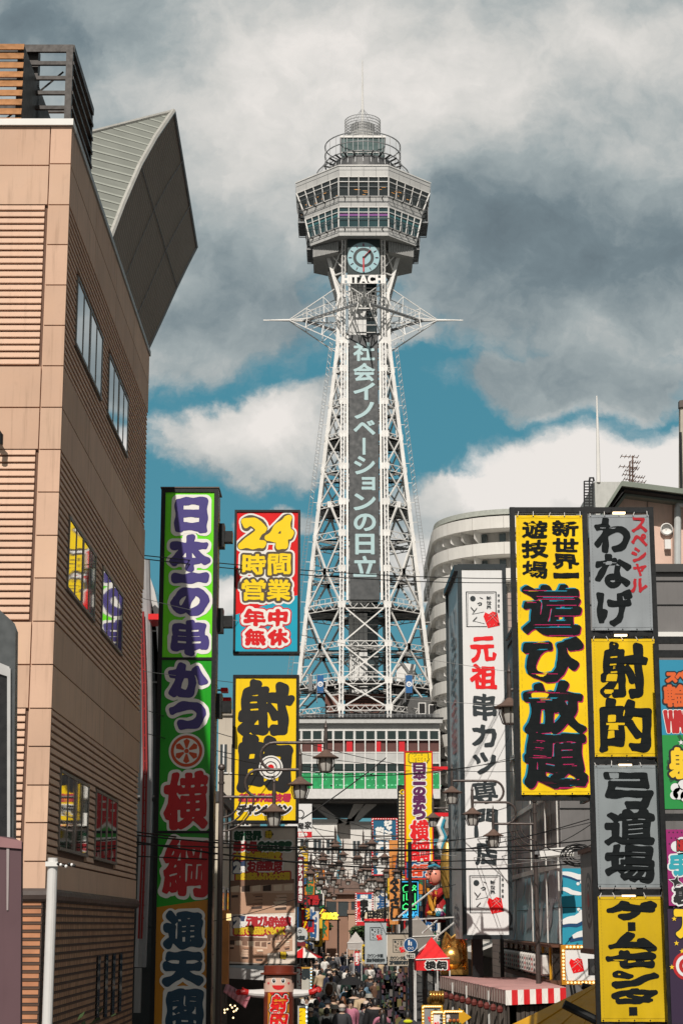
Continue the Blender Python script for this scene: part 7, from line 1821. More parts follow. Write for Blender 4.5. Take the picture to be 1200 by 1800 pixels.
m = MB(); m.slab([fp(752, 1566, -.5), fp(756, 1564, -.5), fp(764, 1600, -.5), fp(759, 1602, -.5)], (0, .08, 0), yo); m.slab([fp(764, 1566, -.45), fp(768, 1566, -.45), fp(764, 1596, -.45), fp(761, 1596, -.45)], (0, .08, 0), yo); m.build('oar', ff)
m = MB(); m.ball(fp(764, 1605, -.2), .2, yo, 12, 6, (1.5, 1, .6)); m.ball(fp(770, 1606, -.3), .14, bf_, 10, 6); m.ball(fp(775, 1607, -.3), .12, pur, 10, 6); m.box(fp(750, 1616, -.3), tuple(fp(790, 1609, .6)), mat('dark shelf', (.05, .045, .04))); m.box((fp(776, 1616)[0], Y+.3, 0), (fp(784, 1616)[0], Y+.6, fp(0, 1616)[2]), BLACK); m.build('base', ff)
m = MB(); m.tube([P(779, y_, 64)+(0,) if False else P(x_, y_, 64.5) for x_, y_ in ((778, 1436), (772, 1452), (779, 1470), (773, 1486), (780, 1505), (783, 1540))], .1, wf_, 8, rs=[.06, .13, .14, .13, .12, .05]); m.tube([P(x_, y_, 64.4) for x_, y_ in ((781, 1440), (776, 1455), (783, 1472), (777, 1490), (785, 1510))], .06, bf_, 7)
tag(m.build('wave_ornament'), 'white and blue modelled wave ornament rising beside the white box sign', 'ornament')
m = MB(); gdn = mat('gold ornament', (.55, .33, .08), .35, .6, var=.15); m.ball(P(786, 1530, 63.5), .5, gdn, 14, 8, (.5, .5, 2.0)); c = P(786, 1530, 63.5); m.tube([(c[0], 63.5, 0), c], .08, BLACK, 8); tag(m.build('gold_ornament'), 'tall dull gold bulging ornament at the left flank of the box sign', 'ornament')
# plain gold throne standing in for the gold statue
gt = thing('statue_stand_in', 'shiny gold throne in place of a statue, pointed arched back before the sign band', 'throne', (P(800, 1690, 57)[0], 57, 0))
Y = 61.0; gold = mat('polished gold', (.72, .42, .12), .28, .85, var=.12)
m = MB(); pts = [(777, 1712), (778, 1676), (780, 1655), (784, 1640), (792, 1650), (800, 1644), (812, 1648), (817, 1660), (819, 1712)]
m.slab([P(a, b, Y+.4) for a, b in pts], (0, .25, 0), gold); m.tube([P(a, b, Y+.35) for a, b in pts], .07, gold, 8)
for px in (788, 808): m.tube([P(px-7, 1700, Y+.35), P(px-7, 1668, Y+.35), P(px, 1652, Y+.35), P(px+7, 1668, Y+.35), P(px+7, 1700, Y+.35)], .05, gold, 8)
m.build('backrest', gt)
m = MB(); m.ball(P(794, 1684, Y+.1), .36, gold, 20, 12, (1, .6, 1)); m.smooth = True; m.build('round_cushion', gt)
m = MB(); m.box((P(774, 1710, Y)[0], Y-.2, ZP(1713, Y)), (P(822, 1710, Y)[0], Y+.65, ZP(1704, Y)), gold); m.box((P(776, 1710, Y)[0], Y, 0), (P(820, 1710, Y)[0], Y+.6, ZP(1713, Y)), mat('dark plinth', (.05, .045, .04))); m.build('seat', gt)
m = MB(); q = Vector(P(766, 1750, 54));  # five toes and ball of the gold statue's foot, figure left out
for k in range(5): m.tube([q+Vector((-.16+k*.085, -.1, .12)), q+Vector((-.16+k*.085, -.18, -.02)), q+Vector((-.15+k*.08, 0, -.2))], .045, gold, 8)
m.ball(q+Vector((.0, .15, -.15)), .26, gold, 14, 8, (1, .9, .8)); m.lathe([(.2, -.6), (.22, -.3)], q, mat('dark plinth', (.05, .045, .04)), 12); m.smooth = True
tag(m.build('gold_foot'), 'small gold statue foot with toes at the front of the crowd on the right', 'ornament')
# yellow framed menu boards with bulbs
for k, (a, b, c, d, Y, label) in enumerate(((741, 1767, 778, 1830, 50, 'yellow bulb-framed menu board with a grey panel, leftmost of three'), (757, 1777, 784, 1830, 48, 'yellow bulb-framed menu board with a white menu, middle of three'), (778, 1776, 826, 1830, 47, 'yellow bulb-framed arrow board pointing right with food pictures'))):
    t = thing('menu_board', label, 'sign', (P((a+c)/2, d, Y)[0], Y, 0)); x0, x1, z0, z1 = boxsign(t, a, b, c if k < 2 else 815, d, Y, .15, paint(212, 158, 24, 'yellow bulb frame'), (mat('grey menu', (.25, .26, .27), .5), acr, mat('dark menu', (.06, .05, .045), .5))[k], 4)
    m = MB()
    for j in range(10): m.ball((x0+(x1-x0)*j/9, Y-.02, z1+.03), .022, bulb, 6, 4); m.ball((x0-.03, Y-.02, z0+(z1-z0)*j/9), .022, bulb, 6, 4)
    m.build('bulb', t); m = MB()
    if k < 2:
        COLM(m, Y+.03, '名物串かつ', (a+c)/2+2, b+6, (a+c)/2+9, b+40, [(.004, ink, .006)], .02, 20); seal(m, Y+.03, (a+c)/2-3, b+24, 9)
    else:
        m.slab([P(806, 1779, Y-.02), P(806, 1772, Y-.02), P(828, 1788, Y-.02), P(806, 1804, Y-.02), P(806, 1797, Y-.02)][::-1], (0, .1, 0), paint(212, 158, 24, 'yellow bulb frame'))
        for j in range(7): m.ball(P(787+j*3.5, 1800-(j % 2)*6, Y+.0), .045, paint(176, 96, 40, 'fried food') if j % 2 else lf, 8, 5)
        COLM(m, Y+.03, '串揚', 784, 1783, 790, 1797, [(.004, wht, .006)], .02, 20)
    m.build('lettering', t)
    m = MB()
    for xx in (x0, x1-.05): m.box((xx, Y+.02, 0), (xx+.05, Y+.08, z0), BLACK)
    m.build('leg', t)
# small signs and stands at street level on the left
Y = 47.5
for k, (a, b, c, d, Yk, colr, txt, label) in enumerate(((523, 1768, 540, 1830, 47, (208, 120, 24), '24時', 'orange all-hours sign with pale bulb frame beside the barrel mascot'), (527, 1700, 548, 1745, 58, (190, 186, 176), 'うまい', 'pale lit menu sign with orange edge left of the crowd'))):
    t = thing('pavement_sign', label, 'sign', (P((a+c)/2, d, Yk)[0], Yk, 0)); x0, x1, z0, z1 = boxsign(t, a, b, c, d, Yk, .2, mat('pale frame %d' % k, ((.45, .45, .43), (.6, .32, .05))[k], .4), paint(*colr, rough=.4), 2.5); m = MB(); COLM(m, Yk+.03, txt, a+4, b+5, c-4, d-24, [(.03, yel if k == 0 else ink, .006)], 0, 26); m.build('lettering', t)
    m = MB()
    for j in range(8): m.ball((x1+.02, Yk-.02, z0+(z1-z0)*j/7), .025, mat('cool bulb', (.6, .85, .95), .3, emit=(.5, .85, 1), estr=1.2, var=0), 6, 4)
    m.build('bulb', t)
# barrel mascot
bm_ = thing('barrel_mascot', 'tall cylindrical shop mascot with smiling face, brown hat and outstretched inflatable arms', 'mascot', (P(490, 1760, 45)[0], 45, 0))
Y = 45.0; x = P(490, 1760, Y)[0]; rad = .36; zf_ = lambda py: ZP(py, Y-rad)
bsk = mat('mascot pale face', srgb(226, 190, 172), .35, var=.04); bbr = mat('mascot brown', srgb(120, 50, 34), .35, var=.1); bor = mat('mascot orange', srgb(216, 140, 40), .35)
m = MB(); m.lathe([(rad, zf_(1744)), (rad, zf_(1716))], (x, Y, 0), bsk, 40); m.smooth = True; m.build('face', bm_)
def onb(a, zz, r=rad): return (x+r*math.sin(a), Y-r*math.cos(a), zz)
def patch(m, a0, a1, z0, z1, mt, r, nx=10, shape='rect'):
    ac, zc2 = (a0+a1)/2, (z0+z1)/2
    if shape == 'rect':
        for i in range(nx): u, v = a0+(a1-a0)*i/nx, a0+(a1-a0)*(i+1)/nx; m.add([onb(u, z0, r), onb(v, z0, r), onb(v, z1, r), onb(u, z1, r)], [(0, 1, 2, 3)], mt)
    elif shape == 'oval': m.add([onb(ac+(a1-a0)/2*math.cos(t*math.pi/12), zc2+(z1-z0)/2*math.sin(t*math.pi/12), r) for t in range(24)], [list(range(24))], mt)
    elif shape == 'smile':
        lo = lambda t: z1-(z1-z0)*math.sqrt(max(0, 1-(2*t-1)**2))
        for i in range(16):
            t0, t1 = i/16, (i+1)/16; u, v = a0+(a1-a0)*t0, a0+(a1-a0)*t1; m.add([onb(u, lo(t0), r), onb(v, lo(t1), r), onb(v, z1, r), onb(u, z1, r)], [(0, 1, 2, 3)], mt)
m = MB()
for s_ in (-1, 1):
    patch(m, s_*.32-.16, s_*.32+.16, zf_(1729), zf_(1719), wht, rad+.004, shape='oval'); patch(m, s_*.30-.10, s_*.30+.10, zf_(1727.5), zf_(1720.5), blk, rad+.008, shape='oval'); patch(m, s_*.28-.03, s_*.28+.05, zf_(1723.5), zf_(1721.5), wht, rad+.012, shape='oval'); patch(m, s_*.72-.09, s_*.72+.09, zf_(1730.5), zf_(1726.5), paint(214, 90, 90, 'cheek pink'), rad+.005, shape='oval')
patch(m, -.42, .42, zf_(1740), zf_(1732), paint(216, 34, 34, 'mouth red'), rad+.005, shape='smile'); m.build('facial_feature', bm_)
m = MB(); 
for a0, a1 in ((-1.75, -1.05), (1.05, 1.75)): patch(m, a0, a1, zf_(1728), zf_(1716), mat('mascot dark hair', (.03, .02, .018)), rad+.006)
m.build('hair', bm_)
m = MB(); m.lathe([(rad*1.02, zf_(1714)), (rad*1.22, zf_(1713.5)), (rad*1.24, zf_(1711)), (rad*1.02, zf_(1710)), (rad*1.0, zf_(1698)), (0, zf_(1697))], (x, Y, 0), bbr, 40); m.build('hat', bm_)
m = MB(); m.lathe([(rad, 0.1), (rad, zf_(1744))], (x, Y, 0), bbr, 40); patch(m, -.75, .75, .3, zf_(1745), bor, rad+.004); patch(m, -.62, .62, zf_(1752), zf_(1744), paint(210, 26, 30, 'collar red'), rad+.008, shape='smile'); m.build('body', bm_)
class Drum(Plane):
    def __init__(s): pass
    def at(s, u, z, h=0): a = u/rad; return Vector(onb(a, z, rad+h))
m = MB()
for ch, a, b in (('射', 1750, 1778), ('的', 1779, 1807)): glyph(m, Drum(), ch, -.17, .21, zf_(b), zf_(a), [(.065, blk, .012), (.04, wht, .016), (.022, rdd, .02)], True, .02, 50, .12)
m.build('lettering', bm_)
for s_ in (-1, 1):
    m = MB(); z = zf_(1748); tip = Vector((x+s_*1.0, Y-.1, z+.10 if s_ > 0 else z+.04))
    m.tube([(x+s_*rad*.9, Y, z), (x+s_*.6, Y-.03, z+.01), (x+s_*.74, Y-.06, z+.03)], .1, mat('inflatable white sleeve', (.6, .58, .57), .45), 12, rs=[.115, .09, .07]); ar = m.build('arm', bm_)
    m = MB(); rg = paint(190, 30, 28, 'red glove'); m.tube([(x+s_*.73, Y-.06, z+.03), (x+s_*.82, Y-.08, z+.05), (x+s_*.92, Y-.1, tip.z)], .07, rg, 10, rs=[.072, .078, .06])
    for j, (dx, dz, ln) in enumerate(((.0, .05, .09), (.01, .02, .12), (.01, -.015, .12), (.0, -.045, .09))): p0 = Vector((x+s_*.9, Y-.1, tip.z+dz*.8)); m.tube([p0, p0+Vector((s_*ln*.6, -.01, dz*.3)), p0+Vector((s_*ln, -.03, dz*.2))], .02, rg, 6)
    p0 = Vector((x+s_*.82, Y-.1, tip.z+.03)); m.tube([p0, p0+Vector((s_*.04, -.03, .08))], .022, rg, 6); m.build('glove', ar)
# left shops under the poster: canopy, pink awning, bulbs, boards
m = MB(); m.slab([P(403, 1718, 46.3), P(463, 1722, 46.3), P(466, 1701, 47.5), P(404, 1692, 47.5)], (0, 0, .06), mat('pale canopy', (.42, .41, .40), .5)); m.slab([P(403, 1720, 46.2), P(464, 1723, 46.2), P(464, 1706, 46.25), P(403, 1700, 46.25)], (0, .05, 0), mat('pale canopy', (.42, .41, .40), .5)); tag(m.build('white_canopy'), 'pale rigid canopy under the restaurant poster', 'canopy')
m = MB()
for k in range(12):
    t0, t1 = k/12, (k+1)/12; A0, A1 = Vector(P(393, 1742, 46)), Vector(P(432, 1770, 44)); B0, B1 = Vector(P(398, 1728, 48)), Vector(P(440, 1752, 46))
    m.slab([A0.lerp(A1, t0), A0.lerp(A1, t1), B0.lerp(B1, t1), B0.lerp(B1, t0)], (0, 0, -.03), paint(206, 128, 140, 'pink stripe', .7) if k % 2 else paint(178, 92, 106, 'rose stripe', .7))
tag(m.build('pink_awning'), 'pink striped awning at the lower left beside the barrel mascot', 'awning')
m = MB(); r = rect(385, 1600, 402, 1730, 45.5); m.box((r[0], 45.5, r[2]), (r[1], 45.8, r[3]), mat('orange shop panel', srgb(196, 130, 70), .5, var=.2)); r = rect(398, 1606, 406, 1618, 45); m.box((r[0], 45, r[2]), (r[1], 45.1, r[3]), bulb); tag(m.build('orange_panel'), 'narrow orange shop panel beside the lamp post', 'panel')
m = MB(); m.box((P(400, 1750, 49)[0], 49, 0), (P(520, 1750, 49)[0], 53, ZP(1700, 49)), mat('dark brown shop', (.04, .03, .025), .7, var=.4))
for k in range(5): m.box((P(470+k*10, 1750, 48.9)[0], 48.9, .4), (P(478+k*10, 1750, 48.9)[0], 49, 1.9), (brd, paint(150, 40, 36), paint(120, 96, 70), paint(160, 120, 50), brd)[k])
tag(m.build('dark_shop'), 'dark shop front with small posters behind the barrel mascot', 'shop')
for k, (px, py) in enumerate(((405, 1767), (413, 1768), (408, 1771), (417, 1773), (395, 1775), (400, 1774), (411, 1778), (395, 1780), (415, 1776), (410, 1789))):
    m = MB(); m.ball(P(px, py, 45), .022, mat('lit bulb', (1, .8, .5), .3, emit=(1, .75, .4), estr=2.5, var=0), 8, 5); m.tube([P(px, py-1.5, 45), P(px, py-30, 45)], .004, RUBBER, 4); tag(m.build('hanging_bulb'), 'small warm bulb hanging under the pink striped awning', 'bulb', 'warm bulbs under the pink awning')
# parked van at the far end and a parasol
vn = thing('parked_van', 'white van parked at the left far end of the crowd', 'van', (P(548, 1672, 128)[0], 128, 0)); Y = 128.0; x = P(545, 1672, Y)[0]
m = MB(); vw = mat('white van paint', (.6, .6, .6), .3); m.slab([(x-1.2, Y, .4), (x+.9, Y, .4), (x+.9, Y, 1.1), (x+.6, Y, 1.2), (x+.3, Y, 2.0), (x-1.2, Y, 2.0)], (0, 3.6, 0), vw); m.build('body', vn)
m = MB(); m.slab([(x-1.0, Y-.02, 1.2), (x+.5, Y-.02, 1.2), (x+.25, Y-.02, 1.85), (x-1.0, Y-.02, 1.85)], (0, .01, 0), dkgl); m.build('windscreen', vn)
for dx in (-.9, .55):
    m = MB(); m.lathe([(.3, 0), (.3, .2), (0, .2)], (x+dx, Y+.1, .32), RUBBER, 16, axis='y'); m.build('wheel', vn)
Y = 75; m = MB(); c = P(533, 1683, Y); 
for k in range(8):
    t0, t1 = k*math.pi/4, (k+1)*math.pi/4; m.add([(c[0], Y, c[2]+.4), (c[0]+.8*math.cos(t0), Y+.8*math.sin(t0), c[2]), (c[0]+.8*math.cos(t1), Y+.8*math.sin(t1), c[2])], [(0, 1, 2)], rs if k % 2 else wsx)
m.tube([(c[0], Y, 0), (c[0], Y, c[2]+.4)], .02, STEELW, 6); tag(m.build('striped_parasol'), 'small red and white striped parasol left of the crowd', 'parasol')
for k, (px, py0, py1, Y, colr, txt, label) in enumerate(((524, 1700, 1745, 50, (160, 24, 34), 'うまい酒', 'red upright flag banner with white writing beside the barrel mascot'), (627, 1672, 1697, 90, (196, 26, 34), '串かつ', 'small red flag banner standing in the crowd'), (640, 1660, 1690, 88, (214, 178, 30), '酒場', 'small yellow flag banner beside the pale logo banner'))):
    t = thing('flag_banner', label, 'banner', (P(px, py1, Y)[0], Y, 0)); m = MB(); w = 6 if k == 0 else 4; r = rect(px-w, py0, px+w, py1, Y); m.box((r[0], Y, r[2]), (r[1], Y+.02, r[3]), paint(*colr, rough=.7)); m.build('cloth', t); m = MB(); COLM(m, Y, txt, px-w*.6, py0+3, px+w*.6, py1-2, [(.02, wht if k < 2 else blk, .006)], 0, 24); m.build('lettering', t); m = MB(); m.tube([(r[0]-.02, Y, 0), (r[0]-.02, Y, r[3]+.05)], .015, WHITE, 6); m.build('pole', t)
# merchandise racks on the right of the crowd
m = MB(); rr = random.Random(31); t = thing('goods_rack', 'crowded rack of small colourful goods beneath the logo banners', 'rack', (P(690, 1740, 66)[0], 66, 0)); Y = 66.0
x0, x1 = P(668, 1740, Y)[0], P(714, 1740, Y)[0]
for xx in (x0, (x0+x1)/2, x1): m.box((xx-.03, Y, 0), (xx+.03, Y+.6, 2.1), BLACK)
for z in (.5, 1.0, 1.5, 2.05): m.box((x0, Y+.25, z), (x1, Y+.6, z+.03), DARK)
m.box((x0, Y+.6, 0), (x1, Y+.65, 2.1), DARK); m.build('shelf', t); m = MB()
gc = [paint(*c, rough=.5) for c in ((92, 36, 42), (44, 54, 76), (104, 96, 56), (44, 66, 52), (98, 74, 84), (104, 100, 96), (40, 34, 42), (98, 70, 46))]
for k in range(170):
    xx = rr.uniform(x0-.15, x1+.1); z = rr.uniform(.1, 2.25); s = rr.uniform(.05, .16); m.box((xx, Y+.05+rr.uniform(0, .2), z), (xx+s, Y+.5, z+s*rr.uniform(.9, 1.9)), rr.choice(gc))
g_ = m.build('goods', t); g_['kind'] = 'stuff'
# ------------------------------------------------------------------ people
def skin_mesh(name, verts, edges, radii, sub=1):
    me = bpy.data.meshes.new(name); me.from_pydata(verts, edges, []); o = bpy.data.objects.new(name, me); COL.objects.link(o)
    md = o.modifiers.new('s', 'SKIN'); me.skin_vertices.new(name='') if not me.skin_vertices else None
    for i, r in enumerate(radii):
        sv = me.skin_vertices[0].data[i]; sv.radius = r if isinstance(r, tuple) else (r, r); sv.use_root = (i == 0)
    md.use_smooth_shade = True
    s2 = o.modifiers.new('u', 'SUBSURF'); s2.levels = sub; s2.render_levels = sub
    dg = bpy.context.evaluated_depsgraph_get(); out = bpy.data.meshes.new_from_object(o.evaluated_get(dg)); out.name = name
    bpy.data.objects.remove(o); bpy.data.meshes.remove(me)
    return out
def figure(kind, pose):
    """joint tables for one pose, facing -Y"""
    s = {'stand': 0.0, 'walk': .24, 'walk2': -.24, 'phone': 0.0}[pose]
    J = {'pelvis': (0, 0, .95), 'waist': (0, .0, 1.08), 'chest': (0, -.01, 1.30), 'neck0': (0, 0, 1.45), 'neck': (0, -.01, 1.50), 'head': (0, -.025, 1.60), 'top': (0, -.015, 1.69)}
    for sg, n in ((-1, 'l'), (1, 'r')):
        k = s*sg
        J['hip'+n] = (sg*.10, 0, .90); J['knee'+n] = (sg*.11, -k*.75-.02*abs(s)*4, .49); J['ank'+n] = (sg*.11, -k*1.5+(.08 if k < 0 else 0), .09); J['toe'+n] = (sg*.12, -k*1.5-.15, .035)
        J['sh'+n] = (sg*.185, 0, 1.41)
        if pose == 'phone': J['el'+n] = (sg*.22, -.10, 1.16); J['wr'+n] = (sg*.09, -.32, 1.27); J['ha'+n] = (sg*.05, -.37, 1.33)
        else: J['el'+n] = (sg*.235, k*.4+.02, 1.14); J['wr'+n] = (sg*.245, k*.9-.05, .91); J['ha'+n] = (sg*.24, k*1.0-.07, .81)
    return J
def body_mesh(J):
    names = ['pelvis', 'waist', 'chest', 'neck0', 'neck', 'head', 'top']; rad = [(.155, .115), (.135, .10), (.165, .115), (.085, .08), (.055, .06), (.078, .095), (.06, .075)]
    ed = [('pelvis', 'waist'), ('waist', 'chest'), ('chest', 'neck0'), ('neck0', 'neck'), ('neck', 'head'), ('head', 'top')]
    for n in 'lr':
        for a, r in (('hip', .095), ('knee', .058), ('ank', .042), ('toe', .035), ('sh', .062), ('el', .043), ('wr', .030), ('ha', .032)): names.append(a+n); rad.append(r)
        ed += [('pelvis', 'hip'+n), ('hip'+n, 'knee'+n), ('knee'+n, 'ank'+n), ('ank'+n, 'toe'+n), ('neck0', 'sh'+n), ('sh'+n, 'el'+n), ('el'+n, 'wr'+n), ('wr'+n, 'ha'+n)]
        for k, (dx, ln, rr_) in enumerate(((-.026, .062, .0095), (-.009, .075, .010), (.009, .070, .0095), (.025, .055, .0085))):
            h = Vector(J['ha'+n]); d = (h-Vector(J['wr'+n])).normalized(); side = Vector((0, 1, 0)) if abs(d.z) > .6 else Vector((1, 0, 0))
            J[f'f{k}{n}'] = tuple(h+d*(.025+ln*.5)+side*dx); J[f'g{k}{n}'] = tuple(h+d*(.03+ln)+side*dx+Vector((0, -.012, 0)))
            names += [f'f{k}{n}', f'g{k}{n}']; rad += [rr_, rr_*.85]; ed += [('ha'+n, f'f{k}{n}'), (f'f{k}{n}', f'g{k}{n}')]
        J['th'+n] = tuple(Vector(J['wr'+n]).lerp(Vector(J['ha'+n]), .6)+Vector((0, -.045, -.02))); names.append('th'+n); rad.append(.011); ed.append(('wr'+n, 'th'+n))
    ix = {k: i for i, k in enumerate(names)}
    return skin_mesh('person', [J[k] for k in names], [(ix[a], ix[b]) for a, b in ed], rad)
def top_mesh(J, long, loose):
    names = ['waist', 'pelvis', 'chest', 'neck0']; g = loose; rad = [(.155+g, .125+g), (.165+g, .13+g), (.18+g, .135+g), (.10, .09)]; ed = [('waist', 'pelvis'), ('waist', 'chest'), ('chest', 'neck0')]; J = dict(J)
    if long: J['hem'] = (0, .0, .62); names.append('hem'); rad.append((.18+g, .15+g)); ed.append(('pelvis', 'hem'))
    else: J['pelvis'] = (0, 0, .90)
    for n in 'lr':
        w = Vector(J['el'+n]).lerp(Vector(J['wr'+n]), .92); J['cuff'+n] = tuple(w)
        for a, r in (('sh', .085+g*.5), ('el', .062+g*.5), ('cuff', .046+g*.4)): names.append(a+n); rad.append(r)
        ed += [('neck0', 'sh'+n), ('sh'+n, 'el'+n), ('el'+n, 'cuff'+n)]
    ix = {k: i for i, k in enumerate(names)}
    return skin_mesh('jacket', [J[k] for k in names], [(ix[a], ix[b]) for a, b in ed], rad)
def leg_mesh(J):
    J = dict(J); J['pelvis'] = (0, 0, .97); names = ['pelvis']; rad = [(.165, .125)]; ed = []
    for n in 'lr':
        J['cuffl'+n] = tuple(Vector(J['knee'+n]).lerp(Vector(J['ank'+n]), .92))
        for a, r in (('hip', .11), ('knee', .078), ('cuffl', .068)): names.append(a+n); rad.append(r)
        ed += [('pelvis', 'hip'+n), ('hip'+n, 'knee'+n), ('knee'+n, 'cuffl'+n)]
    ix = {k: i for i, k in enumerate(names)}
    return skin_mesh('trousers', [J[k] for k in names], [(ix[a], ix[b]) for a, b in ed], rad)
SK = [mat('skin %d' % k, c, .55, var=.06) for k, c in enumerate(((.52, .34, .25), (.46, .29, .20), (.58, .40, .30)))]
HAIR = {'black': mat('black hair', (.012, .011, .012), .45), 'brown': mat('brown hair', (.055, .03, .018), .45), 'grey': mat('grey hair', (.22, .21, .20), .5), 'auburn': mat('auburn hair', (.16, .06, .025), .45)}
SHOE = mat('dark shoe', (.03, .028, .027), .5)
def mb_mesh(mb, name):
    o = mb.build(name); me = o.data; bpy.data.objects.remove(o); return me
def head_extra(kind):
    m = MB(); hm = HAIR['black']; m.smooth = True
    def cap(r0, z0, z1, front, back, mt):
        # scalp shell, longer at the back
        n, k = 14, 7; vs, fs = [], []
        for i in range(k+1):
            ph = i/k
            for j in range(n):
                t = 2*math.pi*j/n; f = -math.sin(t)            # 1 at the front (-Y)
                low = front*(1+f)/2+back*(1-f)/2
                a = ph*math.pi/2*1.0; z = z1-(z1-low)*(1-math.cos(a)) if True else 0; r = r0*math.sin(a)**.8 if a > 0 else 0
                vs.append((r*.95*math.cos(t), -.015+r*1.1*math.sin(t), z))
        for i in range(k):
            for j in range(n): fs.append((i*n+j, (i+1)*n+j, (i+1)*n+(j+1) % n, i*n+(j+1) % n))
        m.add(vs, fs, mt)
    if kind == 'short': cap(.098, 0, 1.735, 1.66, 1.55, hm)
    elif kind == 'long': cap(.105, 0, 1.735, 1.66, 1.38, hm)
    elif kind == 'bun': cap(.098, 0, 1.735, 1.66, 1.56, hm); m.ball((0, .10, 1.70), .05, hm, 8, 6)
    elif kind == 'cap': cap(.098, 0, 1.70, 1.64, 1.56, hm); cap(.106, 0, 1.75, 1.665, 1.655, paint(206, 186, 172, 'beige cap', .8)); m.slab([(-.07, -.10, 1.665), (.07, -.10, 1.665), (.05, -.19, 1.65), (-.05, -.19, 1.65)], (0, 0, .012), paint(206, 186, 172, 'beige cap', .8))
    elif kind == 'bucket': cap(.100, 0, 1.70, 1.64, 1.50, hm); m.lathe([(.165, 1.635), (.115, 1.67), (.10, 1.75), (0, 1.76)], (0, -.015, 0), paint(150, 146, 138, 'grey hat', .8), 18)
    elif kind == 'beanie': cap(.108, 0, 1.76, 1.66, 1.62, paint(40, 44, 52, 'dark beanie', .9))
    return mb_mesh(m, 'hair')
def face_mesh():
    m = MB(); dk = mat('dark eye', (.02, .015, .012), .3); lip = mat('lip', (.30, .12, .10), .5); sk = SK[0]
    for sg in (-1, 1): m.ball((sg*.032, -.112, 1.605), .010, dk, 6, 4, (1.3, .5, .7)); m.beam((sg*.018, -.116, 1.628), (sg*.048, -.108, 1.630), .007, HAIR['black'], .006); m.ball((sg*.082, -.01, 1.595), .022, sk, 6, 4, (.5, .8, 1.3))
    m.ball((0, -.122, 1.58), .014, sk, 6, 4, (.8, 1, 1.5)); m.ball((0, -.112, 1.545), .016, lip, 6, 4, (1.5, .5, .4))
    return mb_mesh(m, 'face')
def bag_mesh(kind):
    m = MB()
    if kind == 'rucksack':
        mt = paint(60, 60, 66, 'bag dark', .8); m.ball((0, .22, 1.22), .17, mt, 12, 8, (.95, .6, 1.35)); m.ball((0, .30, 1.12), .10, mt, 10, 6, (1.1, .5, 1))
        for sg in (-1, 1): m.tube([(sg*.11, .16, 1.38), (sg*.12, .03, 1.485), (sg*.12, -.13, 1.40), (sg*.13, -.15, 1.2), (sg*.14, .08, 1.08)], .018, mt, 6)
    else:
        mt = paint(60, 60, 66, 'bag dark', .8); m.ball((.26, .02, .86), .12, mt, 10, 6, (.5, 1.1, 1)); m.tube([(.24, .02, .95), (.10, -.12, 1.25), (-.12, -.02, 1.47), (0, .16, 1.25), (.24, .06, .95)], .011, mt, 5)
    m.smooth = True
    return mb_mesh(m, kind)
def shoe_mesh(J):
    m = MB(); m.smooth = True
    for n in 'lr':
        a, t = Vector(J['ank'+n]), Vector(J['toe'+n]); m.tube([a+Vector((0, .05, -.045)), a+Vector((0, 0, -.03)), t+Vector((0, -.02, .01)), t+Vector((0, -.07, .0))], .045, SHOE, 8, rs=[.035, .05, .048, .02])
    return mb_mesh(m, 'shoe')
POSES = {}
for ps in ('stand', 'walk', 'walk2', 'phone'):
    J = figure('a', ps); b = body_mesh(dict(J))
    POSES[ps] = dict(body=b, jacket=top_mesh(J, False, .012), coat=top_mesh(J, True, .03), trousers=leg_mesh(J), shoe=shoe_mesh(J))
HAIRM = {k: head_extra(k) for k in ('short', 'long', 'bun', 'cap', 'bucket', 'beanie')}; FACE = face_mesh(); BAGS = {k: bag_mesh(k) for k in ('rucksack', 'shoulder_bag')}
CLO = {'black': (24, 24, 27), 'navy': (30, 36, 58), 'charcoal': (56, 57, 61), 'grey': (118, 117, 119), 'pale grey': (176, 174, 174), 'white': (222, 219, 214), 'beige': (186, 164, 134), 'brown': (94, 66, 50), 'olive': (82, 82, 58), 'dark green': (28, 58, 50), 'pale denim': (104, 132, 152), 'blue': (52, 78, 116), 'burgundy': (98, 34, 44), 'pink': (186, 116, 138), 'rust': (164, 88, 62)}
def clo(n): return mat('cloth '+n, srgb(*CLO[n]), .85, var=.12, vscale=6, bump=.2, bscale=120)
def setm(o, slot, m): o.material_slots[slot].link = 'OBJECT'; o.material_slots[slot].material = m
used_lab = set()
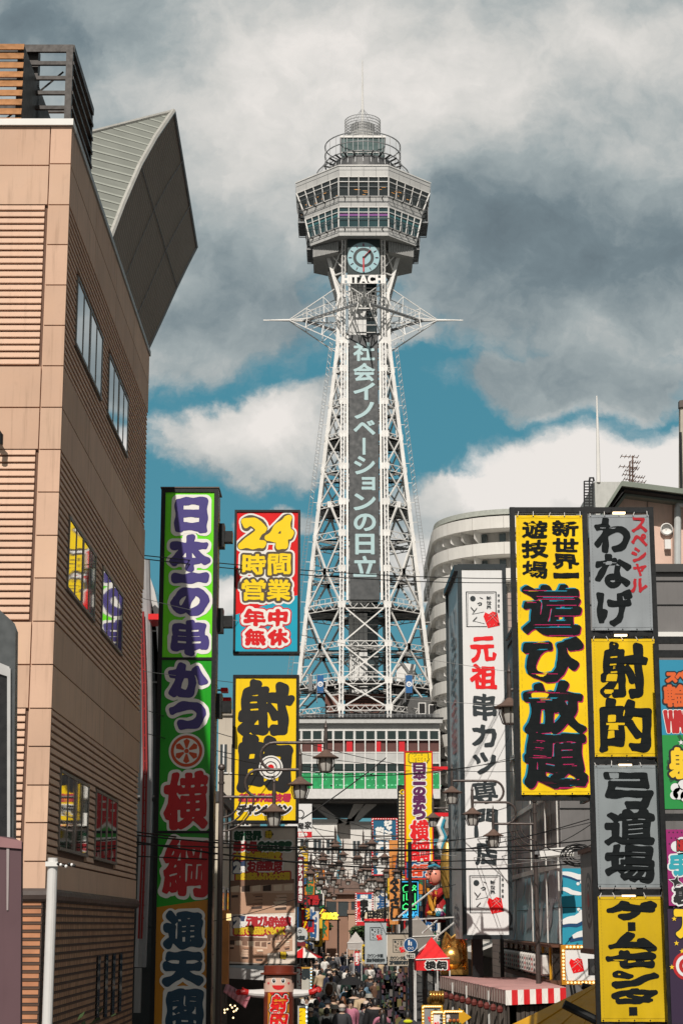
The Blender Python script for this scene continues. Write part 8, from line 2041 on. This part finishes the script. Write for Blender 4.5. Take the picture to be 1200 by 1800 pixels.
def person(X, Y, away, pose, coat, topc, legc, hair, hairc, bag=None, bagc='charcoal', sc=1.0, extra='', rot=0.0):
    ww = {'short': hairc+' hair', 'long': hairc+' long hair', 'bun': hairc+' tied hair', 'cap': 'beige cap', 'bucket': 'grey bucket hat', 'beanie': 'dark beanie'}[hair]
    base = f"person in {topc} {'coat' if coat else 'jacket'}, {legc} trousers, {ww}"
    if bag: base += f", {bagc} {'rucksack' if bag == 'rucksack' else 'shoulder bag'}"
    base += extra
    base += ', '+('walking away' if away else 'facing the camera') if pose != 'phone' else ', holding up a phone'
    if base in used_lab: return None
    used_lab.add(base)
    P0 = POSES[pose]; b = bpy.data.objects.new('person', P0['body']); COL.objects.link(b); b.location = (X, Y, 0); b.rotation_euler = (0, 0, (math.pi if away else 0)+rot); b.scale = (sc, sc, sc)
    if not b.data.materials: b.data.materials.append(SK[0])
    setm(b, 0, SK[int(abs(X*37+Y*11)) % 3]); tag(b, base, 'person', 'people walking in the crowded street')
    def ch(name, me, m=None):
        o = bpy.data.objects.new(name, me); COL.objects.link(o); o.parent = b
        if m is not None:
            if not me.materials: me.materials.append(m)
            setm(o, 0, m)
        return o
    ch('coat' if coat else 'jacket', P0['coat' if coat else 'jacket'], clo(topc)); ch('trousers', P0['trousers'], clo(legc)); ch('shoe', P0['shoe'])
    h = ch('hair' if hair in ('short', 'long', 'bun') else 'hat', HAIRM[hair])
    if hair != 'beanie': setm(h, 0, HAIR[hairc])
    ch('face', FACE)
    if bag: ch(bag, BAGS[bag], clo(bagc))
    if pose == 'phone':
        m = MB(); m.box((-.04, -.40, 1.34), (.04, -.39, 1.48), BLACK); me = mb_mesh(m, 'phone'); tag_ = ch('phone', me)
    return b
def PX(px, Y): return P(px, 1740, Y)[0]
# the nearest, one by one
person(PX(601, 51.5), 51.5, True, 'walk', False, 'charcoal', 'charcoal', 'cap', 'grey', None, sc=1.0)
person(PX(587, 53), 53, False, 'walk2', False, 'white', 'navy', 'bucket', 'brown', 'shoulder_bag', 'black', .95)
person(PX(574, 52), 52, True, 'stand', False, 'white', 'black', 'short', 'black', 'rucksack', 'black', .94)
person(PX(571, 58), 58, True, 'walk', False, 'pale denim', 'blue', 'short', 'black', None, sc=1.02)
person(PX(613, 57), 57, True, 'walk2', True, 'pale grey', 'charcoal', 'bun', 'black', 'rucksack', 'pink', .96)
person(PX(603, 60), 60, True, 'walk', False, 'brown', 'beige', 'long', 'auburn', None, sc=.94)
person(PX(622, 60.5), 60.5, True, 'stand', True, 'black', 'black', 'short', 'black', None, sc=1.06)
person(PX(637, 60), 60, True, 'walk', True, 'beige', 'navy', 'short', 'black', None, sc=1.04)
person(PX(659, 52), 52, True, 'stand', True, 'black', 'charcoal', 'short', 'black', None, sc=1.09)
person(PX(671, 51), 51, True, 'phone', False, 'pink', 'beige', 'short', 'brown', None, sc=.95, rot=.3)
person(PX(673, 47.5), 47.5, True, 'stand', False, 'black', 'black', 'long', 'black', None, sc=.97)
pl_ = person(PX(716, 48), 48, True, 'stand', False, 'charcoal', 'navy', 'short', 'black', None, sc=1.0, extra=', lime hood lining')
m = MB(); m.ball((0, .08, 1.46), .10, paint(208, 214, 30, 'lime hood', .8), 12, 6, (1.2, .8, .5)); hd = bpy.data.objects.new('hood', mb_mesh(m, 'hood')); COL.objects.link(hd); hd.parent = pl_
person(PX(545, 51), 51, False, 'stand', False, 'dark green', 'black', 'cap', 'black', 'shoulder_bag', 'brown', .96)
person(PX(533, 54), 54, False, 'walk', True, 'navy', 'charcoal', 'long', 'black', None, sc=.95)
person(PX(556, 55), 55, True, 'walk2', False, 'navy', 'navy', 'short', 'black', 'rucksack', 'navy', 1.0)
person(PX(600, 56.5), 56.5, False, 'walk', False, 'black', 'blue', 'long', 'brown', None, sc=.95)
um = thing('umbrella', 'open black umbrella held up in the middle of the crowd', 'umbrella', (PX(617, 70), 70, 0)); x = PX(617, 70)
m = MB()
for k in range(8):
    t0, t1 = k*math.pi/4, (k+1)*math.pi/4; pr_ = lambda t, q: (x+.55*q*math.cos(t), 70+.55*q*math.sin(t), 1.98-.30*q*q)
    for q0, q1 in ((0, .4), (.4, .75), (.75, 1)): m.add([pr_(t0, q0), pr_(t0, q1), pr_(t1, q1), pr_(t1, q0)], [(0, 1, 2, 3)], clo('black'))
m.build('canopy', um); m = MB(); m.tube([(x, 70, 1.2), (x, 70, 2.03)], .01, BLACK, 6); m.build('shaft', um)
person(x+.1, 70.15, True, 'phone', False, 'dark green', 'black', 'short', 'black', None, sc=1.0)
# the rest of the crowd, thinning with distance
pr = random.Random(44); tops = list(CLO); cum = [('black', 7), ('navy', 4), ('charcoal', 5), ('grey', 3), ('pale grey', 1.5), ('white', 2.8), ('beige', 2.2), ('brown', 1.8), ('olive', 1.2), ('dark green', 1), ('pale denim', 1), ('blue', 1.2), ('burgundy', .8), ('pink', .5), ('rust', .7)]
placed = [(o.location.x, o.location.y) for o in COL.objects if o.name.startswith('person')]
n = 0; tries = 0
while n < 118 and tries < 4000:
    tries += 1
    Y = 53+110*pr.random()**1.55; lo_, hi_ = (-1.7, 1.0) if Y < 66 else (-2.5, 2.6)
    if Y > 90: hi_ = 3.6
    X = pr.uniform(lo_, hi_)
    if any((X-a)**2+((Y-b)*.8)**2 < .36 for a, b in placed): continue
    if 64 < Y < 75 and X > 1.0: continue
    tc_ = pr.choices([c[0] for c in cum], [c[1] for c in cum])[0]; lc = pr.choices(['black', 'navy', 'charcoal', 'blue', 'beige', 'grey', 'olive'], [6, 4, 4, 3, 1.5, 2, 1])[0]
    hr_ = pr.choices(['short', 'long', 'bun', 'cap', 'bucket', 'beanie'], [6, 5, 2, 1, .7, 1])[0]; hc = pr.choices(['black', 'brown', 'grey', 'auburn'], [8, 3, .7, .6])[0]
    bg_ = pr.choices([None, 'rucksack', 'shoulder_bag'], [5, 2, 2])[0]
    if person(X, Y, pr.random() < .5, pr.choice(('walk', 'walk2', 'walk', 'stand')), pr.random() < .3, tc_, lc, hr_, hc, bg_, pr.choice(('black', 'navy', 'brown', 'olive', 'grey', 'burgundy')), pr.uniform(.9, 1.04), '', pr.uniform(-.4, .4)): n += 1; placed.append((X, Y))

# ------------------------------------------------------------------ tidy up the lettering helper
bpy.data.objects.remove(_fo); bpy.data.curves.remove(_fc)
